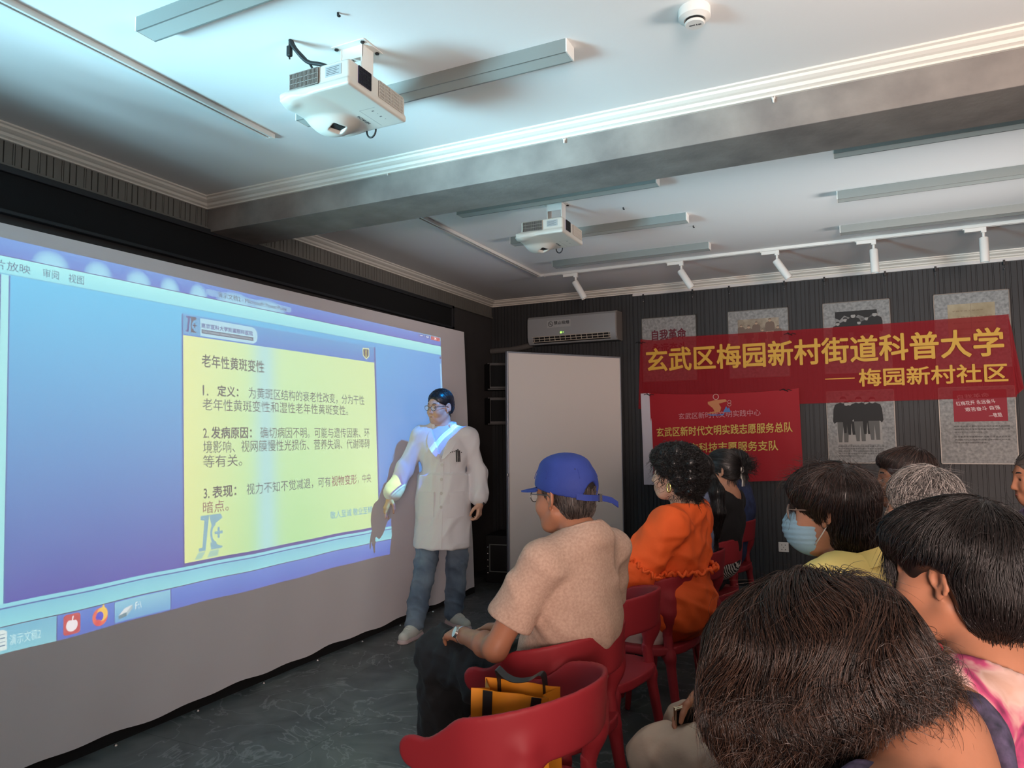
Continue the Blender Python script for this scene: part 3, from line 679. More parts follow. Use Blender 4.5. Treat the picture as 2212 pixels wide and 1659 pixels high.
for x, z, lb in ((-2.20, 2.79, 'white peg hook on the beam nearest the screen'), (-1.194, 2.775, 'middle white peg hook of the three on the beam'), (-0.26, 2.773, 'white peg hook on the beam, farthest from the screen')):
    t = thing('wall_hook', lb, 'hook', (x, BY0, z), 0, 'white hooks along the beam')
    part('peg', MB().cyl((0, 0, 0.004), (0, -0.010, 0.004), 0.008, 0.007, 16).cyl((0, -0.006, 0.004), (0, -0.012, -0.020), 0.006, 0.003, 12), m_white, t, smooth='auto')
    part('screw_head', MB().cyl((0, -0.010, 0.004), (0, -0.0125, 0.004), 0.003, n=10), m_chrome, t)

# ================================================================ the two projectors
m_proj = mat('projector_casing', S(206, 202, 192), 0.38)
m_projt = mat('projector_upper_casing', S(150, 146, 140), 0.45)
m_label = mat('silver_label', S(168, 172, 172), 0.5)
def proj_mesh():
    """local: origin on the near right lower corner K; -x to the screen, +y away, z up; upside-down casing"""
    G = Grid((-0.40, -0.06, -0.10), (0.06, 0.42, 0.14), 0.004)
    G.box((-0.155, 0.178, 0.010), (0.155, 0.178, 0.014), r=0.008, k=0)
    G.box((-0.14, 0.178, 0.045), (0.138, 0.172, 0.048), r=0.012, k=0.004)
    G.cap((-0.27, 0.02, 0.0), (-0.33, 0.06, 0.012), 0.012, 0.008, k=0.03)
    G.ell((-0.25, 0.16, 0.004), (0.085, 0.17, 0.018), k=0.03)
    G.ell((-0.250, 0.220, -0.008), (0.085, 0.080, 0.046), k=0.03); G.box((-0.215, 0.205, -0.052), (0.022, 0.026, 0.020), 0.004, rz(-0.35), 0.004, '-')
    G.ell((-0.340, 0.225, -0.02), (0.035, 0.05, 0.024), k=0.008, op='-')
    return G.mesh(1)
PV = proj_mesh()
def grille(mb, o, u, v, nu, nv, du, dv, th=0.0016, n=(0, -1, 0)):
    o = Vector(o); u = Vector(u); v = Vector(v); n = Vector(n)
    for i in range(nu+1):
        p = o+u*(i*du); mb.prof([(-th/2, 0), (th/2, 0), (th/2, 0.003), (-th/2, 0.003)], p, p+v*(nv*dv), u, n)
    for j in range(nv+1):
        p = o+v*(j*dv); mb.prof([(-th/2, 0), (th/2, 0), (th/2, 0.003), (-th/2, 0.003)], p, p+u*(nu*du), v, n)
    return mb
def _bx0(a, b, c):
    bm = bmesh.new(); bmesh.ops.create_cube(bm, size=1); bmesh.ops.scale(bm, vec=(a, b, c), verts=bm.verts); return bm
def make_projector(drop, lb, loc, scale=1.0):
    t = thing('ceiling_projector', lb, 'projector', loc, 0, 'projectors hung from the ceiling')
    part('casing', PV, m_proj, t, smooth=True)
    # side intake (facing the camera) and its grille
    part('vent_recess', MB().box((-0.262, 0.0015, 0.026), (-0.135, 0.006, 0.085)), m_blackm, t)
    part('vent_grille', grille(MB(), (-0.262, 0.001, 0.027), (1, 0, 0), (0, 0, 1), 22, 3, 0.0058, 0.019), m_projt, t)
    part('rating_label', MB().box((-0.105, 0.0045, 0.040), (-0.035, 0.0062, 0.078)), m_label, t)
    b = MB()
    for k in range(5): b.box((-0.10, 0.0038, 0.046+k*0.006), (-0.045-0.01*(k % 2), 0.0046, 0.0475+k*0.006))
    part('label_print', b, mat('print_grey', S(90, 90, 92)), t)
    # lamp vent with the lamp's own violet light behind it, exhaust grille
    part('lamp_vent', MB().box((-0.006, 0.055, 0.022), (0.0008, 0.125, 0.083)), mat('lamp_vent_glow', S(40, 34, 52), 0.4, emit=(0.55, 0.42, 1.0), estr=0.22), t)
    part('lamp_vent_grille', grille(MB(), (0.0005, 0.055, 0.022), (0, 1, 0), (0, 0, 1), 12, 4, 0.00583, 0.01525, 0.0022, (1, 0, 0)), m_black, t)
    part('exhaust_recess', MB().box((-0.006, 0.175, 0.022), (0.0008, 0.325, 0.083)), m_blackm, t)
    part('exhaust_grille', grille(MB(), (0.0005, 0.175, 0.022), (0, 1, 0), (0, 0, 1), 20, 5, 0.0075, 0.0122, 0.0022, (1, 0, 0)), m_proj, t)
    part('maker_mark', text_mb('HITACHI', (-0.126, 0.297, -0.0046), (0, -1, 0), (-1, 0, 0), width=0.074, height=0.0125, bold=0.02), mat('print_dark', S(60, 62, 64)), t)
    b = MB().box((-0.10, 0.19, -0.0046), (-0.03, 0.1912, -0.004)).box((-0.10, 0.19, -0.0046), (-0.0988, 0.33, -0.004))
    for k in range(4): b.box((-0.06+0.008*(k % 2), 0.21+k*0.025, -0.0046), (-0.05, 0.216+k*0.025, -0.004))
    part('key_print', b, mat('print_grey', S(90, 90, 92)), t)
    part('lens_recess', MB().bm(_bx0(0.040, 0.048, 0.004), Matrix.Translation((-0.215, 0.205, -0.036)) @ Matrix.Rotation(-0.35, 4, 'Z')), m_blackm, t)
    part('security_loop', MB().tube([(-0.16+0.022*math.cos(a_), 0.345, -0.006-0.03*math.sin(a_)) for a_ in np.linspace(0, PI, 14)], 0.0035), m_black, t, smooth=True)
    # ceiling bracket
    top = ZC-loc[2]; c = (-0.12, 0.20)
    br = MB().box((c[0]-0.075, c[1]-0.06, top-0.003), (c[0]+0.075, c[1]+0.06, top)).box((c[0]-0.05, c[1]-0.035, 0.088), (c[0]-0.045, c[1]+0.035, top)).box((c[0]+0.045, c[1]-0.035, 0.088), (c[0]+0.05, c[1]+0.035, top))
    br.box((c[0]-0.05, c[1]-0.032, top-0.05), (c[0]+0.05, c[1]-0.029, top)).cyl((c[0]-0.055, c[1], 0.11), (c[0]+0.055, c[1], 0.11), 0.006)
    bo = part('ceiling_bracket', br, m_track, t)
    for sx in (-0.06, 0.06):
        for sy in (-0.045, 0.045): part('bolt', MB().cyl((c[0]+sx, c[1]+sy, top-0.008), (c[0]+sx, c[1]+sy, top-0.003), 0.008, n=6), m_black, bo)
    return t
P1 = make_projector(0, 'white projector hung near the camera, black cables running up beside it', (-1.53, 1.917, 2.60))
P2 = make_projector(0, 'smaller-looking white projector hung on the far side of the beam', (-1.54, 3.942, 2.60))
t = thing('projector_cable', 'black cables dropping from a ceiling hole to the nearer projector', 'cable', (-1.824, 1.95, ZC))
def bez(pts, n=20):
    P = [Vector(p) for p in pts]; out = []
    for i in range(len(P)-1):
        p0 = P[max(i-1, 0)]; p1 = P[i]; p2 = P[i+1]; p3 = P[min(i+2, len(P)-1)]
        for k in range(n):
            s_ = k/n; out.append(0.5*((2*p1)+(p2-p0)*s_+(2*p0-5*p1+4*p2-p3)*s_*s_+(3*p1-p0-3*p2+p3)*s_**3))
    return out+[P[-1]]
part('thick_cable', MB().tube(bez([(0, 0, 0.0), (0.015, 0.0, -0.03), (0.06, 0.02, -0.085), (0.13, 0.02, -0.115), (0.20, 0.03, -0.15)]), 0.0075), m_black, t, smooth=True)
part('thin_cable', MB().tube(bez([(0.004, 0.004, 0.0), (0.022, 0.01, -0.035), (0.065, 0.03, -0.09), (0.09, 0.04, -0.14), (0.12, 0.05, -0.165)]), 0.0045), m_black, t, smooth=True)
part('loose_plug', MB().box((-0.012, -0.008, -0.062), (0.006, 0.008, -0.022), 0.003).cyl((-0.003, 0, 0), (-0.003, 0, -0.022), 0.004).cyl((-0.003, 0, -0.062), (-0.002, 0, -0.072), 0.003), m_black, t)
projector_beam(P1, (-1.885, 2.152, 2.566), -1, LEVEL)
projector_beam(P2, (-1.895, 4.175, 2.566), 1, LEVEL)

# ================================================================ the far wall: air conditioner, posters, banners
m_ac = mat('air_conditioner_white', S(150, 154, 156), 0.42)
ac = thing('air_conditioner', 'wall-mounted split air conditioner above the whiteboard with a no smoking sticker', 'air conditioner', (-2.58, YB, 2.30))
AX0, AX1, AY = -3.03, -2.09, 0.20
prof = [(0, 0.012), (-0.02, 0.0), (-0.15, 0.0), (-0.185, 0.03), (-0.198, 0.075), (-0.20, 0.20), (-0.195, 0.262), (-0.17, 0.285), (0, 0.292)]
b = MB().prof(prof, (AX0, YB, 2.315), (AX1, YB, 2.315), (0, 1, 0), Z_)
part('casing', b, m_ac, ac, smooth='auto', world=True)
FY = YB-0.2
part('side_panel', MB().prof([(p*1.0, q) for p, q in prof], (AX1-0.001, YB, 2.315), (AX1+0.012, YB, 2.315), (0, 1, 0), Z_), mat('ac_side', S(140, 134, 128), 0.45), ac, world=True)
part('outlet', MB().prof([(-0.145, -0.002), (-0.188, 0.030), (-0.200, 0.072), (-0.196, 0.075), (-0.14, 0.002)], (AX0+0.06, YB, 2.315), (AX1-0.06, YB, 2.315), (0, 1, 0), Z_), m_blackm, ac, world=True)
b = MB()
for k in range(15):
    x = AX0+0.07+k*(AX1-AX0-0.14)/14; b.prof([(-0.186, 0.027), (-0.203, 0.074), (-0.206, 0.072), (-0.19, 0.024)], (x, YB, 2.315), (x+0.005, YB, 2.315), (0, 1, 0), Z_)
for q, z_ in ((-0.207, 0.072), (-0.197, 0.048), (-0.187, 0.024)): b.box((AX0+0.05, YB+q-0.002, 2.315+z_-0.003), (AX1-0.05, YB+q+0.002, 2.315+z_+0.003))
part('louver', b, mat('louver_beige', S(182, 174, 160), 0.5), ac, world=True)
part('display_light', MB().ball((-2.66, FY-0.001, 2.42), 0.010, 10, (1, .3, 1)).ball((-2.636, FY-0.001, 2.421), 0.004, 8), mat('green_display', S(120, 220, 60), emit=(0.35, 1.0, 0.1), estr=2.2), ac, world=True)
st = part('no_smoking_sticker', MB().box((-2.81, FY-0.0015, 2.475), (-2.555, FY+0.001, 2.548)), mat('sticker_clear', S(168, 172, 172), 0.4), ac, world=True)
b = text_mb('禁止吸烟', (-2.735, FY-0.0022, 2.502), (1, 0, 0), (0, 0, 1), width=0.165, height=0.036, bold=0.02)
b.lathe([(0.022, 0), (0.027, 0), (0.027, 0.0006), (0.022, 0.0006)], (-2.772, FY-0.0016, 2.512), (0, -1, 0), 28)
b.prof([(-0.002, 0), (0.002, 0), (0.002, 0.0006), (-0.002, 0.0006)], (-2.788, FY-0.0016, 2.528), (-2.756, FY-0.0016, 2.496), (0.7, 0, 0.7), (0, -1, 0)); b.box((-2.785, FY-0.0022, 2.509), (-2.762, FY-0.0016, 2.514))
part('sticker_print', b, mat('print_black', S(30, 32, 36)), st, world=True)
pp = part('refrigerant_pipe', MB().tube(bez([(-3.035, YB-0.05, 2.335), (-3.12, YB-0.045, 2.32), (-3.3, YB-0.035, 2.30), (-3.54, YB-0.035, 2.295)]), 0.03, 12), mat('pipe_wrap', S(96, 94, 92), 0.7, bump=0.3, bscale=50)); tag(pp, 'grey wrapped pipe running from the air conditioner into the dark corner', 'pipe')

rail = part('picture_rail', MB().box((-1.96, YB-0.03, 2.752), (2.6, YB-0.001, 2.779), 0.003).box((-1.96, YB-0.036, 2.752), (2.6, YB-0.03, 2.757)), mat('rail_white', S(205, 203, 200), 0.4)); tag(rail, 'white picture rail under the crown moulding on the far wall', 'picture rail')
m_paper = mat('mottled_paper', S(160, 160, 158), 0.8, col2=S(118, 120, 119), vscale=45, vdet=6)
m_pframe = mat('poster_frame', S(104, 100, 94), 0.4, metal=0.4)
m_ink = mat('ink_black', S(34, 34, 34), 0.8); m_maroon = mat('ink_maroon', S(96, 22, 40), 0.7)
m_photo = mat('old_photo', S(150, 150, 148), 0.6, col2=S(70, 70, 70), vscale=14, vdet=5)
m_photoc = mat('faded_colour_photo', S(170, 158, 138), 0.6, col2=S(112, 98, 82), vscale=16, vdet=5)
def poster(x0, z0, lb, W_=0.532, H_=0.63):
    t = thing('wall_poster', lb, 'poster', (x0, YB-0.004, z0), 0, 'mottled grey posters on the far wall')
    part('sheet', MB().box((0.004, -0.018, 0.004), (W_-0.004, 0.0, H_-0.004)), m_paper, t)
    fr = MB()
    for a_, b_ in (((0, -0.022, 0), (W_, 0, 0.006)), ((0, -0.022, H_-0.006), (W_, 0, H_)), ((0, -0.022, 0), (0.006, 0, H_)), ((W_-0.006, -0.022, 0), (W_, 0, H_))): fr.box(a_, b_)
    part('frame', fr, m_pframe, t); return t
m_fig = [mat('photo_dark', S(46, 46, 46), 0.8), mat('photo_mid', S(96, 96, 94), 0.8), mat('photo_light', S(158, 156, 152), 0.8)]
def figures(parent, specs, name='printed_figures', mats=None):
    """printed people: jacket, trousers and face in three printed tones"""
    J_, T_, F_ = MB(), MB(), MB()
    for i_, (x, z, h, ln) in enumerate(specs):
        y = -0.0196-0.0011*i_; A_, B_ = (J_, T_) if i_ % 2 == 0 else (T_, J_)
        q = lambda P, mb, yy: mb.poly([(x+(a_+ln*0.06*c_)*h, yy, z+c_*h) for a_, c_ in P], (0, 1, 0), 0.0002)
        q([(-.085, 0), (-.11, .25), (-.115, .50), (.115, .50), (.11, .25), (.10, 0), (.02, 0), (.005, .36), (-.02, .0)], B_, y)
        q([(-.13, .44), (-.17, .40), (-.20, .46), (-.19, .72), (-.16, .82), (-.06, .865), (.06, .865), (.16, .82), (.19, .72), (.20, .46), (.165, .40), (.13, .44)], J_, y-0.0003)
        q([(-.05, .94), (-.062, .905), (-.045, .86), (0, .845), (.045, .86), (.062, .905), (.05, .94)], F_, y-0.0006); q([(-.066, .915), (-.062, .965), (-.03, .995), (.03, .995), (.062, .965), (.066, .915), (.045, .945), (-.045, .945)], J_, y-0.0008)
        q([(.16, .40), (.195, .42), (.19, .36), (.165, .35)], F_, y-0.0006)
    M_ = mats or m_fig
    part(name, J_, M_[0], parent); part(name, T_, M_[1], parent); part(name, F_, M_[2], parent)
def textlines(t, x0, x1, z, n, dz, h_, name='caption'):
    L = ['自我革命是党最鲜明的品格也是最大的优势', '梅园新村纪念馆里陈列着当年的照片和文件', '他们在这里工作学习始终保持艰苦奋斗作风', '每一个人都应当记住这段历史并且传承下去', '把个人理想融入国家发展的伟大事业之中']
    b = MB()
    for k in range(n): text_mb(L[k % 5], (x0, -0.0195, z-k*dz), (1, 0, 0), (0, 0, 1), width=(x1-x0)*(1 if k < n-1 else 0.6), height=h_, mb=b)
    return part(name, b, m_ink, t)
PXS = (-1.877, -1.053, -0.236, 0.617)
p = poster(PXS[0], 1.892, 'upper mottled poster with four big dark red characters, top left of the banner')
part('headline', text_mb('自我革命', (0.10, -0.0196, 0.405), (1, 0, 0), (0, 0, 1), width=0.335, height=0.105, bold=0.03), m_maroon, p)
part('second_line', text_mb('永远奋斗', (0.10, -0.0196, 0.27), (1, 0, 0), (0, 0, 1), width=0.335, height=0.105, bold=0.03), m_maroon, p)
p = poster(PXS[1], 1.892, 'upper poster with a faded colour photograph of people at tables')
ph = part('photograph', MB().box((0.09, -0.0192, 0.24), (0.45, -0.017, 0.545)), m_photoc, p)
figures(ph, [(0.125+0.062*k, 0.33-0.05*(k % 2), 0.17+0.02*((k*5) % 3), 0.5*(k % 3)-0.5) for k in range(6)], mats=[mat('photo_brown', S(104, 84, 70)), mat('photo_sand', S(140, 122, 104)), mat('photo_skin', S(178, 148, 122))])
part('printed_table', MB().box((0.095, -0.0197, 0.405), (0.20, -0.0195, 0.45)).box((0.33, -0.0197, 0.40), (0.445, -0.0195, 0.44)), mat('photo_table', S(186, 170, 146)), ph)
part('red_figure', MB().poly([(0.27+a_, -0.0198, 0.40+c_) for a_, c_ in ((-.035, -.08), (-.03, .02), (-.015, .03), (-.01, .05), (.012, .05), (.018, .03), (.035, .02), (.04, -.08))], (0, 1, 0), 0.0003), mat('photo_red', S(150, 40, 46)), ph)
p = poster(PXS[2], 1.897, 'upper poster with a black and white outdoor group photograph')
ph = part('photograph', MB().box((0.10, -0.0192, 0.24), (0.43, -0.017, 0.545)), m_photo, p)
b = MB(); b.poly([(0.10+0.33*k/9, -0.0194, 0.545 if j_ else 0) for k, j_ in ((0, 1), (9, 1))]+[(0.43-0.33*k/9, -0.0194, 0.49+0.022*math.sin(k*2.1)) for k in range(10)], (0, 1, 0), 0.0001); part('printed_trees', b, m_fig[0], ph)
figures(ph, [(0.125+0.056*k, 0.22, 0.24+0.035*((k*7) % 3), 0.4*(k % 3)-0.4) for k in range(6)])
p = poster(PXS[3], 1.897, 'upper poster with an old yellowed document, far right')
ph = part('document', MB().box((0.10, -0.0192, 0.20), (0.43, -0.017, 0.535)), mat('old_document', S(176, 164, 138), 0.8, col2=S(146, 132, 104), vscale=10), p)
b = MB()
for k in range(5): text_mb('手稿字迹工整清晰', (0.13+0.03*(k % 2), -0.0195, 0.47-k*0.05), (1, 0, 0), (0, 0, 1), width=0.22+0.03*(k % 3), height=0.012, mb=b)
b.box((0.262, -0.0195, 0.20), (0.264, -0.0192, 0.535)); part('handwriting', b, mat('ink_brown', S(110, 92, 66)), ph)
poster(PXS[0], 1.118, 'lower poster mostly covered by the red flag, its left edge beside the whiteboard')
p = poster(PXS[2], 1.118, 'lower poster with a black and white photograph of walking men and a caption')
ph = part('photograph', MB().box((0.08, -0.0192, 0.165), (0.43, -0.017, 0.58)), mat('walk_photo', S(168, 168, 164), 0.6, col2=S(110, 110, 108), vscale=9), p)
part('printed_ground', MB().box((0.08, -0.0195, 0.165), (0.43, -0.0193, 0.26)), m_fig[2], ph)
figures(ph, [(0.125, 0.18, 0.40, 0.5), (0.195, 0.245, 0.30, -0.4), (0.262, 0.19, 0.385, -0.2), (0.315, 0.25, 0.29, 0.3), (0.375, 0.20, 0.37, -0.6), (0.16, 0.26, 0.28, 0)])
textlines(p, 0.085, 0.44, 0.14, 5, 0.021, 0.013)
p = poster(PXS[3], 1.118, 'lower poster with a red card of white handwriting above small text, far right')
ph = part('red_card', MB().box((0.105, -0.0192, 0.345), (0.475, -0.017, 0.60)), mat('card_red', S(142, 28, 44), 0.7), p)
b = MB()
for x_, z_, s_, w_ in ((0.14, 0.53, '自我革命', .22), (0.13, 0.475, '红梅花开 永远奋斗', .27), (0.19, 0.425, '艰苦奋斗 自强', .24), (0.35, 0.375, '—敬题', .09)): text_mb(s_, (x_, -0.0196, z_), (1, 0.0, 0.06), (-0.25, 0, 1), width=w_, height=0.034, mb=b)
part('white_writing', b, mat('ink_white', S(214, 206, 204)), ph)
textlines(p, 0.105, 0.485, 0.30, 3, 0.024, 0.013); textlines(p, 0.105, 0.485, 0.215, 3, 0.024, 0.013, 'closing_text')
for k, x in enumerate((-1.85, -1.37, -1.03, -0.545, -0.21, 0.27, 0.645, 1.125)):
    lb = ('left' if k % 2 == 0 else 'right')+' hanging wire above the '+('poster with big red characters', 'poster with the faded colour photograph', 'poster with the outdoor group photograph', 'poster with the old document')[k//2]
    t = thing('picture_hook', lb, 'hook', (x, YB-0.02, 2.752), 0, 'hooks on the picture rail')
    part('clip', MB().box((-0.008, -0.020, -0.03), (0.008, -0.008, 0.012), 0.002), m_black, t)
    part('wire', MB().cyl((0, -0.008, -0.03), (0, 0.0, -0.23), 0.0012, n=6), mat('wire_grey', S(92, 92, 90)), t)
    part('lock_screw', MB().ball((0, -0.010, -0.062), 0.006, 10), m_chrome, t)

def cloth(x0, x1, z_top, z_bot, y, nx, nz, amp, seed, drape=0.0):
    """hanging cloth facing -y: z_top/z_bot are functions of u"""
    v = []; r = np.random.default_rng(seed); ph_ = r.uniform(0, 6, 6)
    for i in range(nx+1):
        u = i/nx
        for k in range(nz+1):
            t_ = k/nz; x = x0(t_)+(x1(t_)-x0(t_))*u; z = z_top(u)+(z_bot(u)-z_top(u))*t_
            d = amp*(math.sin(u*17+ph_[0]+t_*2)*0.5+math.sin(u*41+ph_[1]-t_*5)*0.25+math.sin(u*9-t_*7+ph_[2])*0.5)*(0.25+0.75*t_)
            v.append((x, y-abs(amp)-d, z))
    return v, [(i*(nz+1)+k, i*(nz+1)+k+1, (i+1)*(nz+1)+k+1, (i+1)*(nz+1)+k) for i in range(nx) for k in range(nz)]
m_banner = mat('sheer_red_banner', S(150, 20, 32), 0.65, spec=0.2, bump=0.10, bscale=30, alpha=0.72)
m_gold = mat('gold_lettering', S(208, 162, 52), 0.6)
ban = thing('long_banner', 'long sheer red banner with gold characters hung across the posters', 'banner', (-0.37, YB-0.03, 1.64))
v, f = cloth(lambda t_: -1.885-0.035*t_, lambda t_: 1.135+0.02*t_, lambda u: 2.318-0.012*math.sin(u*PI)+(-0.02*math.sin(min(1, u*9)*PI) if u < .11 else 0), lambda u: 1.632+0.02*u, YB-0.035, 90, 24, 0.008, 3)
part('cloth', MB().add(v, f), m_banner, ban, smooth=True, world=True)
b = text_mb('玄武区梅园新村街道科普大学', (-1.83, YB-0.056, 1.985), (1, 0, 0.0), (0, 0, 1), width=2.92, height=0.235, bold=0.022)
part('main_line', b, m_gold, ban, world=True)
b = text_mb('梅园新村社区', (0.03, YB-0.056, 1.775), (1, 0, 0), (0, 0, 1), width=1.075, height=0.155, bold=0.02); b.box((-0.235, YB-0.0565, 1.848), (0.0, YB-0.056, 1.856))
part('second_line', b, m_gold, ban, world=True)
v, f = cloth(lambda t_: 1.13+0.02*t_, lambda t_: 1.15+0.06*t_, lambda u: 2.31-0.10*u, lambda u: 1.66+0.06*u, YB-0.02, 6, 16, 0.012, 9)
part('loose_end', MB().add(v, f), m_banner, ban, smooth=True, world=True)
m_flag = mat('red_flag_cloth', S(156, 22, 34), 0.6, spec=0.25, bump=0.10, bscale=24)
fl = thing('volunteer_flag', 'smaller red volunteer flag with a white sleeve, pinned below the long banner', 'flag', (-1.15, YB-0.05, 0.92))
zt = lambda u: 1.782-0.030*math.sin(u*PI)**0.7; zb = lambda u: 0.905+0.065*u
v, f = cloth(lambda t_: -1.80+0.025*t_, lambda t_: -0.452+0.012*t_, zt, zb, YB-0.068, 60, 30, 0.008, 5)
part('cloth', MB().add(v, f), m_flag, fl, smooth=True, world=True)
v, f = cloth(lambda t_: -1.885+0.012*t_, lambda t_: -1.79+0.022*t_, lambda u: 1.78, lambda u: 0.90, YB-0.069, 6, 24, 0.006, 6)
part('white_sleeve', MB().add(v, f), mat('white_cotton', S(196, 192, 200), 0.8, bump=0.1), fl, smooth=True, world=True, label='white sleeve on the left edge of the flag')
def up_(x): return 0.03*(x+1.15)
b = text_mb('玄武区新时代文明实践志愿服务总队', (-1.735, YB-0.088, 1.355), (1, 0, 0.03), (0, 0, 1), width=1.22, height=0.092, bold=0.014)
text_mb('南京市科技志愿服务支队', (-1.60, YB-0.088, 1.20), (1, 0, 0.03), (0, 0, 1), width=0.96, height=0.092, bold=0.014, mb=b)
part('gold_lines', b, mat('pale_gold', S(206, 178, 84), 0.6), fl, world=True)
part('outlined_line', text_mb('玄武区新时代文明实践中心', (-1.52, YB-0.088, 1.52), (1, 0, 0.03), (0, 0, 1), width=0.74, height=0.06, bold=0.004), mat('pink_outline', S(196, 130, 136), 0.6), fl, world=True)
eb = MB(); c0 = (-1.155, 1.735); R2 = lambda x, z: (c0[0]+x, YB-0.0885, c0[1]+z)
eb.poly([R2(-0.09, -.055), R2(-.02, -.04), R2(.07, -.035), R2(.085, -.055), R2(.01, -.075), R2(.03, -.11), R2(.02, -.15), R2(-.05, -.165), R2(-.11, -.16), R2(-.03, -.145), R2(-.045, -.115), R2(-.09, -.075)], (0, 1, 0), 0.0004)
e_ = part('emblem', eb, mat('emblem_gold', S(190, 120, 70)), fl, world=True)
part('emblem_head', MB().lathe([(0.022, 0), (0.027, 0), (0.027, 0.0005), (0.022, 0.0005)], R2(-.015, -.01), (0, -1, 0), 24), mat('emblem_light', S(206, 170, 160)), e_, world=True)
part('emblem_water', MB().poly([R2(.045, -.155), R2(.075, -.10), R2(.09, -.125), R2(.10, -.11), R2(.115, -.155)], (0, 1, 0), 0.0004).poly([R2(-.10, -.17), R2(0, -.175), R2(.06, -.165), R2(.05, -.182), R2(-.06, -.185)], (0, 1, 0), 0.0004), mat('emblem_blue', S(70, 110, 170)), e_, world=True)
part('emblem_seal', MB().lathe([(0.013, 0), (0.016, 0), (0.016, 0.0005), (0.013, 0.0005)], R2(.105, -.06), (0, -1, 0), 20).lathe([(0.013, 0), (0.016, 0), (0.016, 0.0005), (0.013, 0.0005)], R2(.105, -.085), (0, -1, 0), 20), MATS['emblem_light'], e_, world=True)
for x, z, lb in ((-1.80, 1.765, 'dark wire twist pinning the left corner of the flag'), (-0.56, 1.765, 'dark wire twist pinning the right corner of the flag'), (-1.88, 2.28, 'dark tie at the upper left corner of the long banner'), (-0.51, 2.27, 'dark pin high on the long banner between two posters')):
    o = part('wire_tie', MB().tube(bez([(-0.05, 0, 0), (-0.02, -0.012, 0.006), (0, -0.004, -0.004), (0.025, -0.012, 0.004), (0.05, -0.002, -0.005)]), 0.003, 6).tube(bez([(-0.02, -0.004, 0.014), (0, -0.012, 0), (0.02, -0.006, -0.014)]), 0.003, 6), m_black); o.location = (x, YB-0.09 if z < 2 else YB-0.055, z); tag(o, lb, 'wire', 'wire ties pinning the banners')

so = thing('wall_socket', 'white wall socket low on the dark far wall', 'socket', (-0.632, YB, 0.368))
part('plate', MB().box((-0.043, -0.010, -0.043), (0.043, 0.0, 0.043), 0.004), m_white, so)
part('socket_holes', MB().box((-0.018, -0.0108, 0.014), (-0.012, -0.0095, 0.022)).box((0.012, -0.0108, 0.014), (0.018, -0.0095, 0.022)).box((-0.002, -0.0108, -0.006), (0.002, -0.0095, 0.002)).box((-0.018, -0.0108, -0.026), (-0.012, -0.0095, -0.018)).box((0.012, -0.0108, -0.026), (0.018, -0.0095, -0.018)), m_blackm, so)

# ================================================================ movable whiteboard, gear in the dark corner
m_wb = mat('whiteboard_face', S(230, 224, 218), 0.35)
wb = thing('whiteboard', 'tall plain white partition board standing in front of the dark corner', 'whiteboard', (-2.83, 5.8, 0))
d_ = Vector((WBX-(-2.83), WBY-5.8, 0)); Lw = d_.length; d_.normalize(); n_ = Vector((d_.y, -d_.x, 0))
wb.rotation_euler = (0, 0, math.atan2(d_.y, d_.x))
part('board', MB().box((0.012, -0.012, 0.06), (Lw-0.008, 0.016, 2.13)), m_wb, wb)
b = MB().box((0, -0.018, 0.05), (0.014, 0.02, 2.142), 0.002).box((Lw-0.010, -0.016, 0.05), (Lw, 0.02, 2.142), 0.002).box((0, -0.016, 2.128), (Lw, 0.02, 2.142), 0.002).box((0, -0.016, 0.045), (Lw, 0.02, 0.062), 0.002)
part('aluminium_frame', b, mat('board_frame', S(168, 172, 180), 0.35, metal=0.6), wb)
for x in (0.08, Lw-0.10): part('foot', MB().box((x, -0.11, 0.0), (x+0.04, 0.11, 0.05), 0.006), m_black, wb)
part('latch', MB().box((-0.006, -0.02, 1.02), (0.01, -0.012, 1.05), 0.002), m_chrome, wb)
def speaker(z0, z1, lb):
    t = thing('wall_speaker', lb, 'loudspeaker', (-3.32, 6.62, z0), 0.5, 'black speakers on the corner wall')
    H_ = z1-z0
    part('cabinet', MB().prof([(-0.11, 0.06), (0.11, 0.06), (0.15, 0.27), (-0.15, 0.27)], (0, 0, 0), (0, 0, H_), (1, 0, 0), (0, 1, 0)).prof([(-0.11, -0.06+0.12), (0.11, 0.06), (0.09, -0.0), (-0.09, -0.0)], (0, 0, 0.01), (0, 0, H_-0.01), (1, 0, 0), (0, 1, 0)), m_black, t)
    part('grille', MB().box((-0.085, -0.008, 0.03), (0.085, 0.002, H_-0.03), 0.004), m_mesh, t)
speaker(1.86, 2.14, 'upper black loudspeaker in the dark corner behind the whiteboard'); speaker(1.50, 1.78, 'lower black loudspeaker in the dark corner behind the whiteboard')
fc = thing('flight_case', 'black riveted equipment case on the floor in the dark corner', 'case', (-3.12, 6.35, 0), 0.15)
part('case_body', MB().box((-0.14, -0.2, 0.0), (0.22, 0.2, 0.44), 0.006), m_black, fc)
b = MB(); [b.box((-0.142+0.0, y_, 0.06), (-0.10, y_+0.004, 0.40)) for y_ in (-0.204,)]
part('panel_frame', MB().box((-0.10, -0.205, 0.10), (-0.09, -0.2, 0.36)).box((0.08, -0.205, 0.10), (0.09, -0.2, 0.36)).box((-0.10, -0.205, 0.10), (0.09, -0.2, 0.11)).box((-0.10, -0.205, 0.35), (0.09, -0.2, 0.36)), m_alu, fc)
b = MB(); [b.ball((-0.115+0.22*(k % 2), -0.201, 0.09+0.03*k), 0.006, 8) for k in range(10)]; part('rivets', b, m_chrome, fc)
for k in range(7):
    o = part('floor_bolt', MB().cyl((0, 0, 0), (0, 0, 0.006), 0.010, 0.007, 10).cyl((0, 0, 0.006), (0, 0, 0.012), 0.004, n=8), m_chrome); o.location = (-3.078, 2.25+0.45*k, 0); tag(o, 'small metal bolt on the floor along the foot of the projection screen', 'bolt', 'bolts along the screen foot')
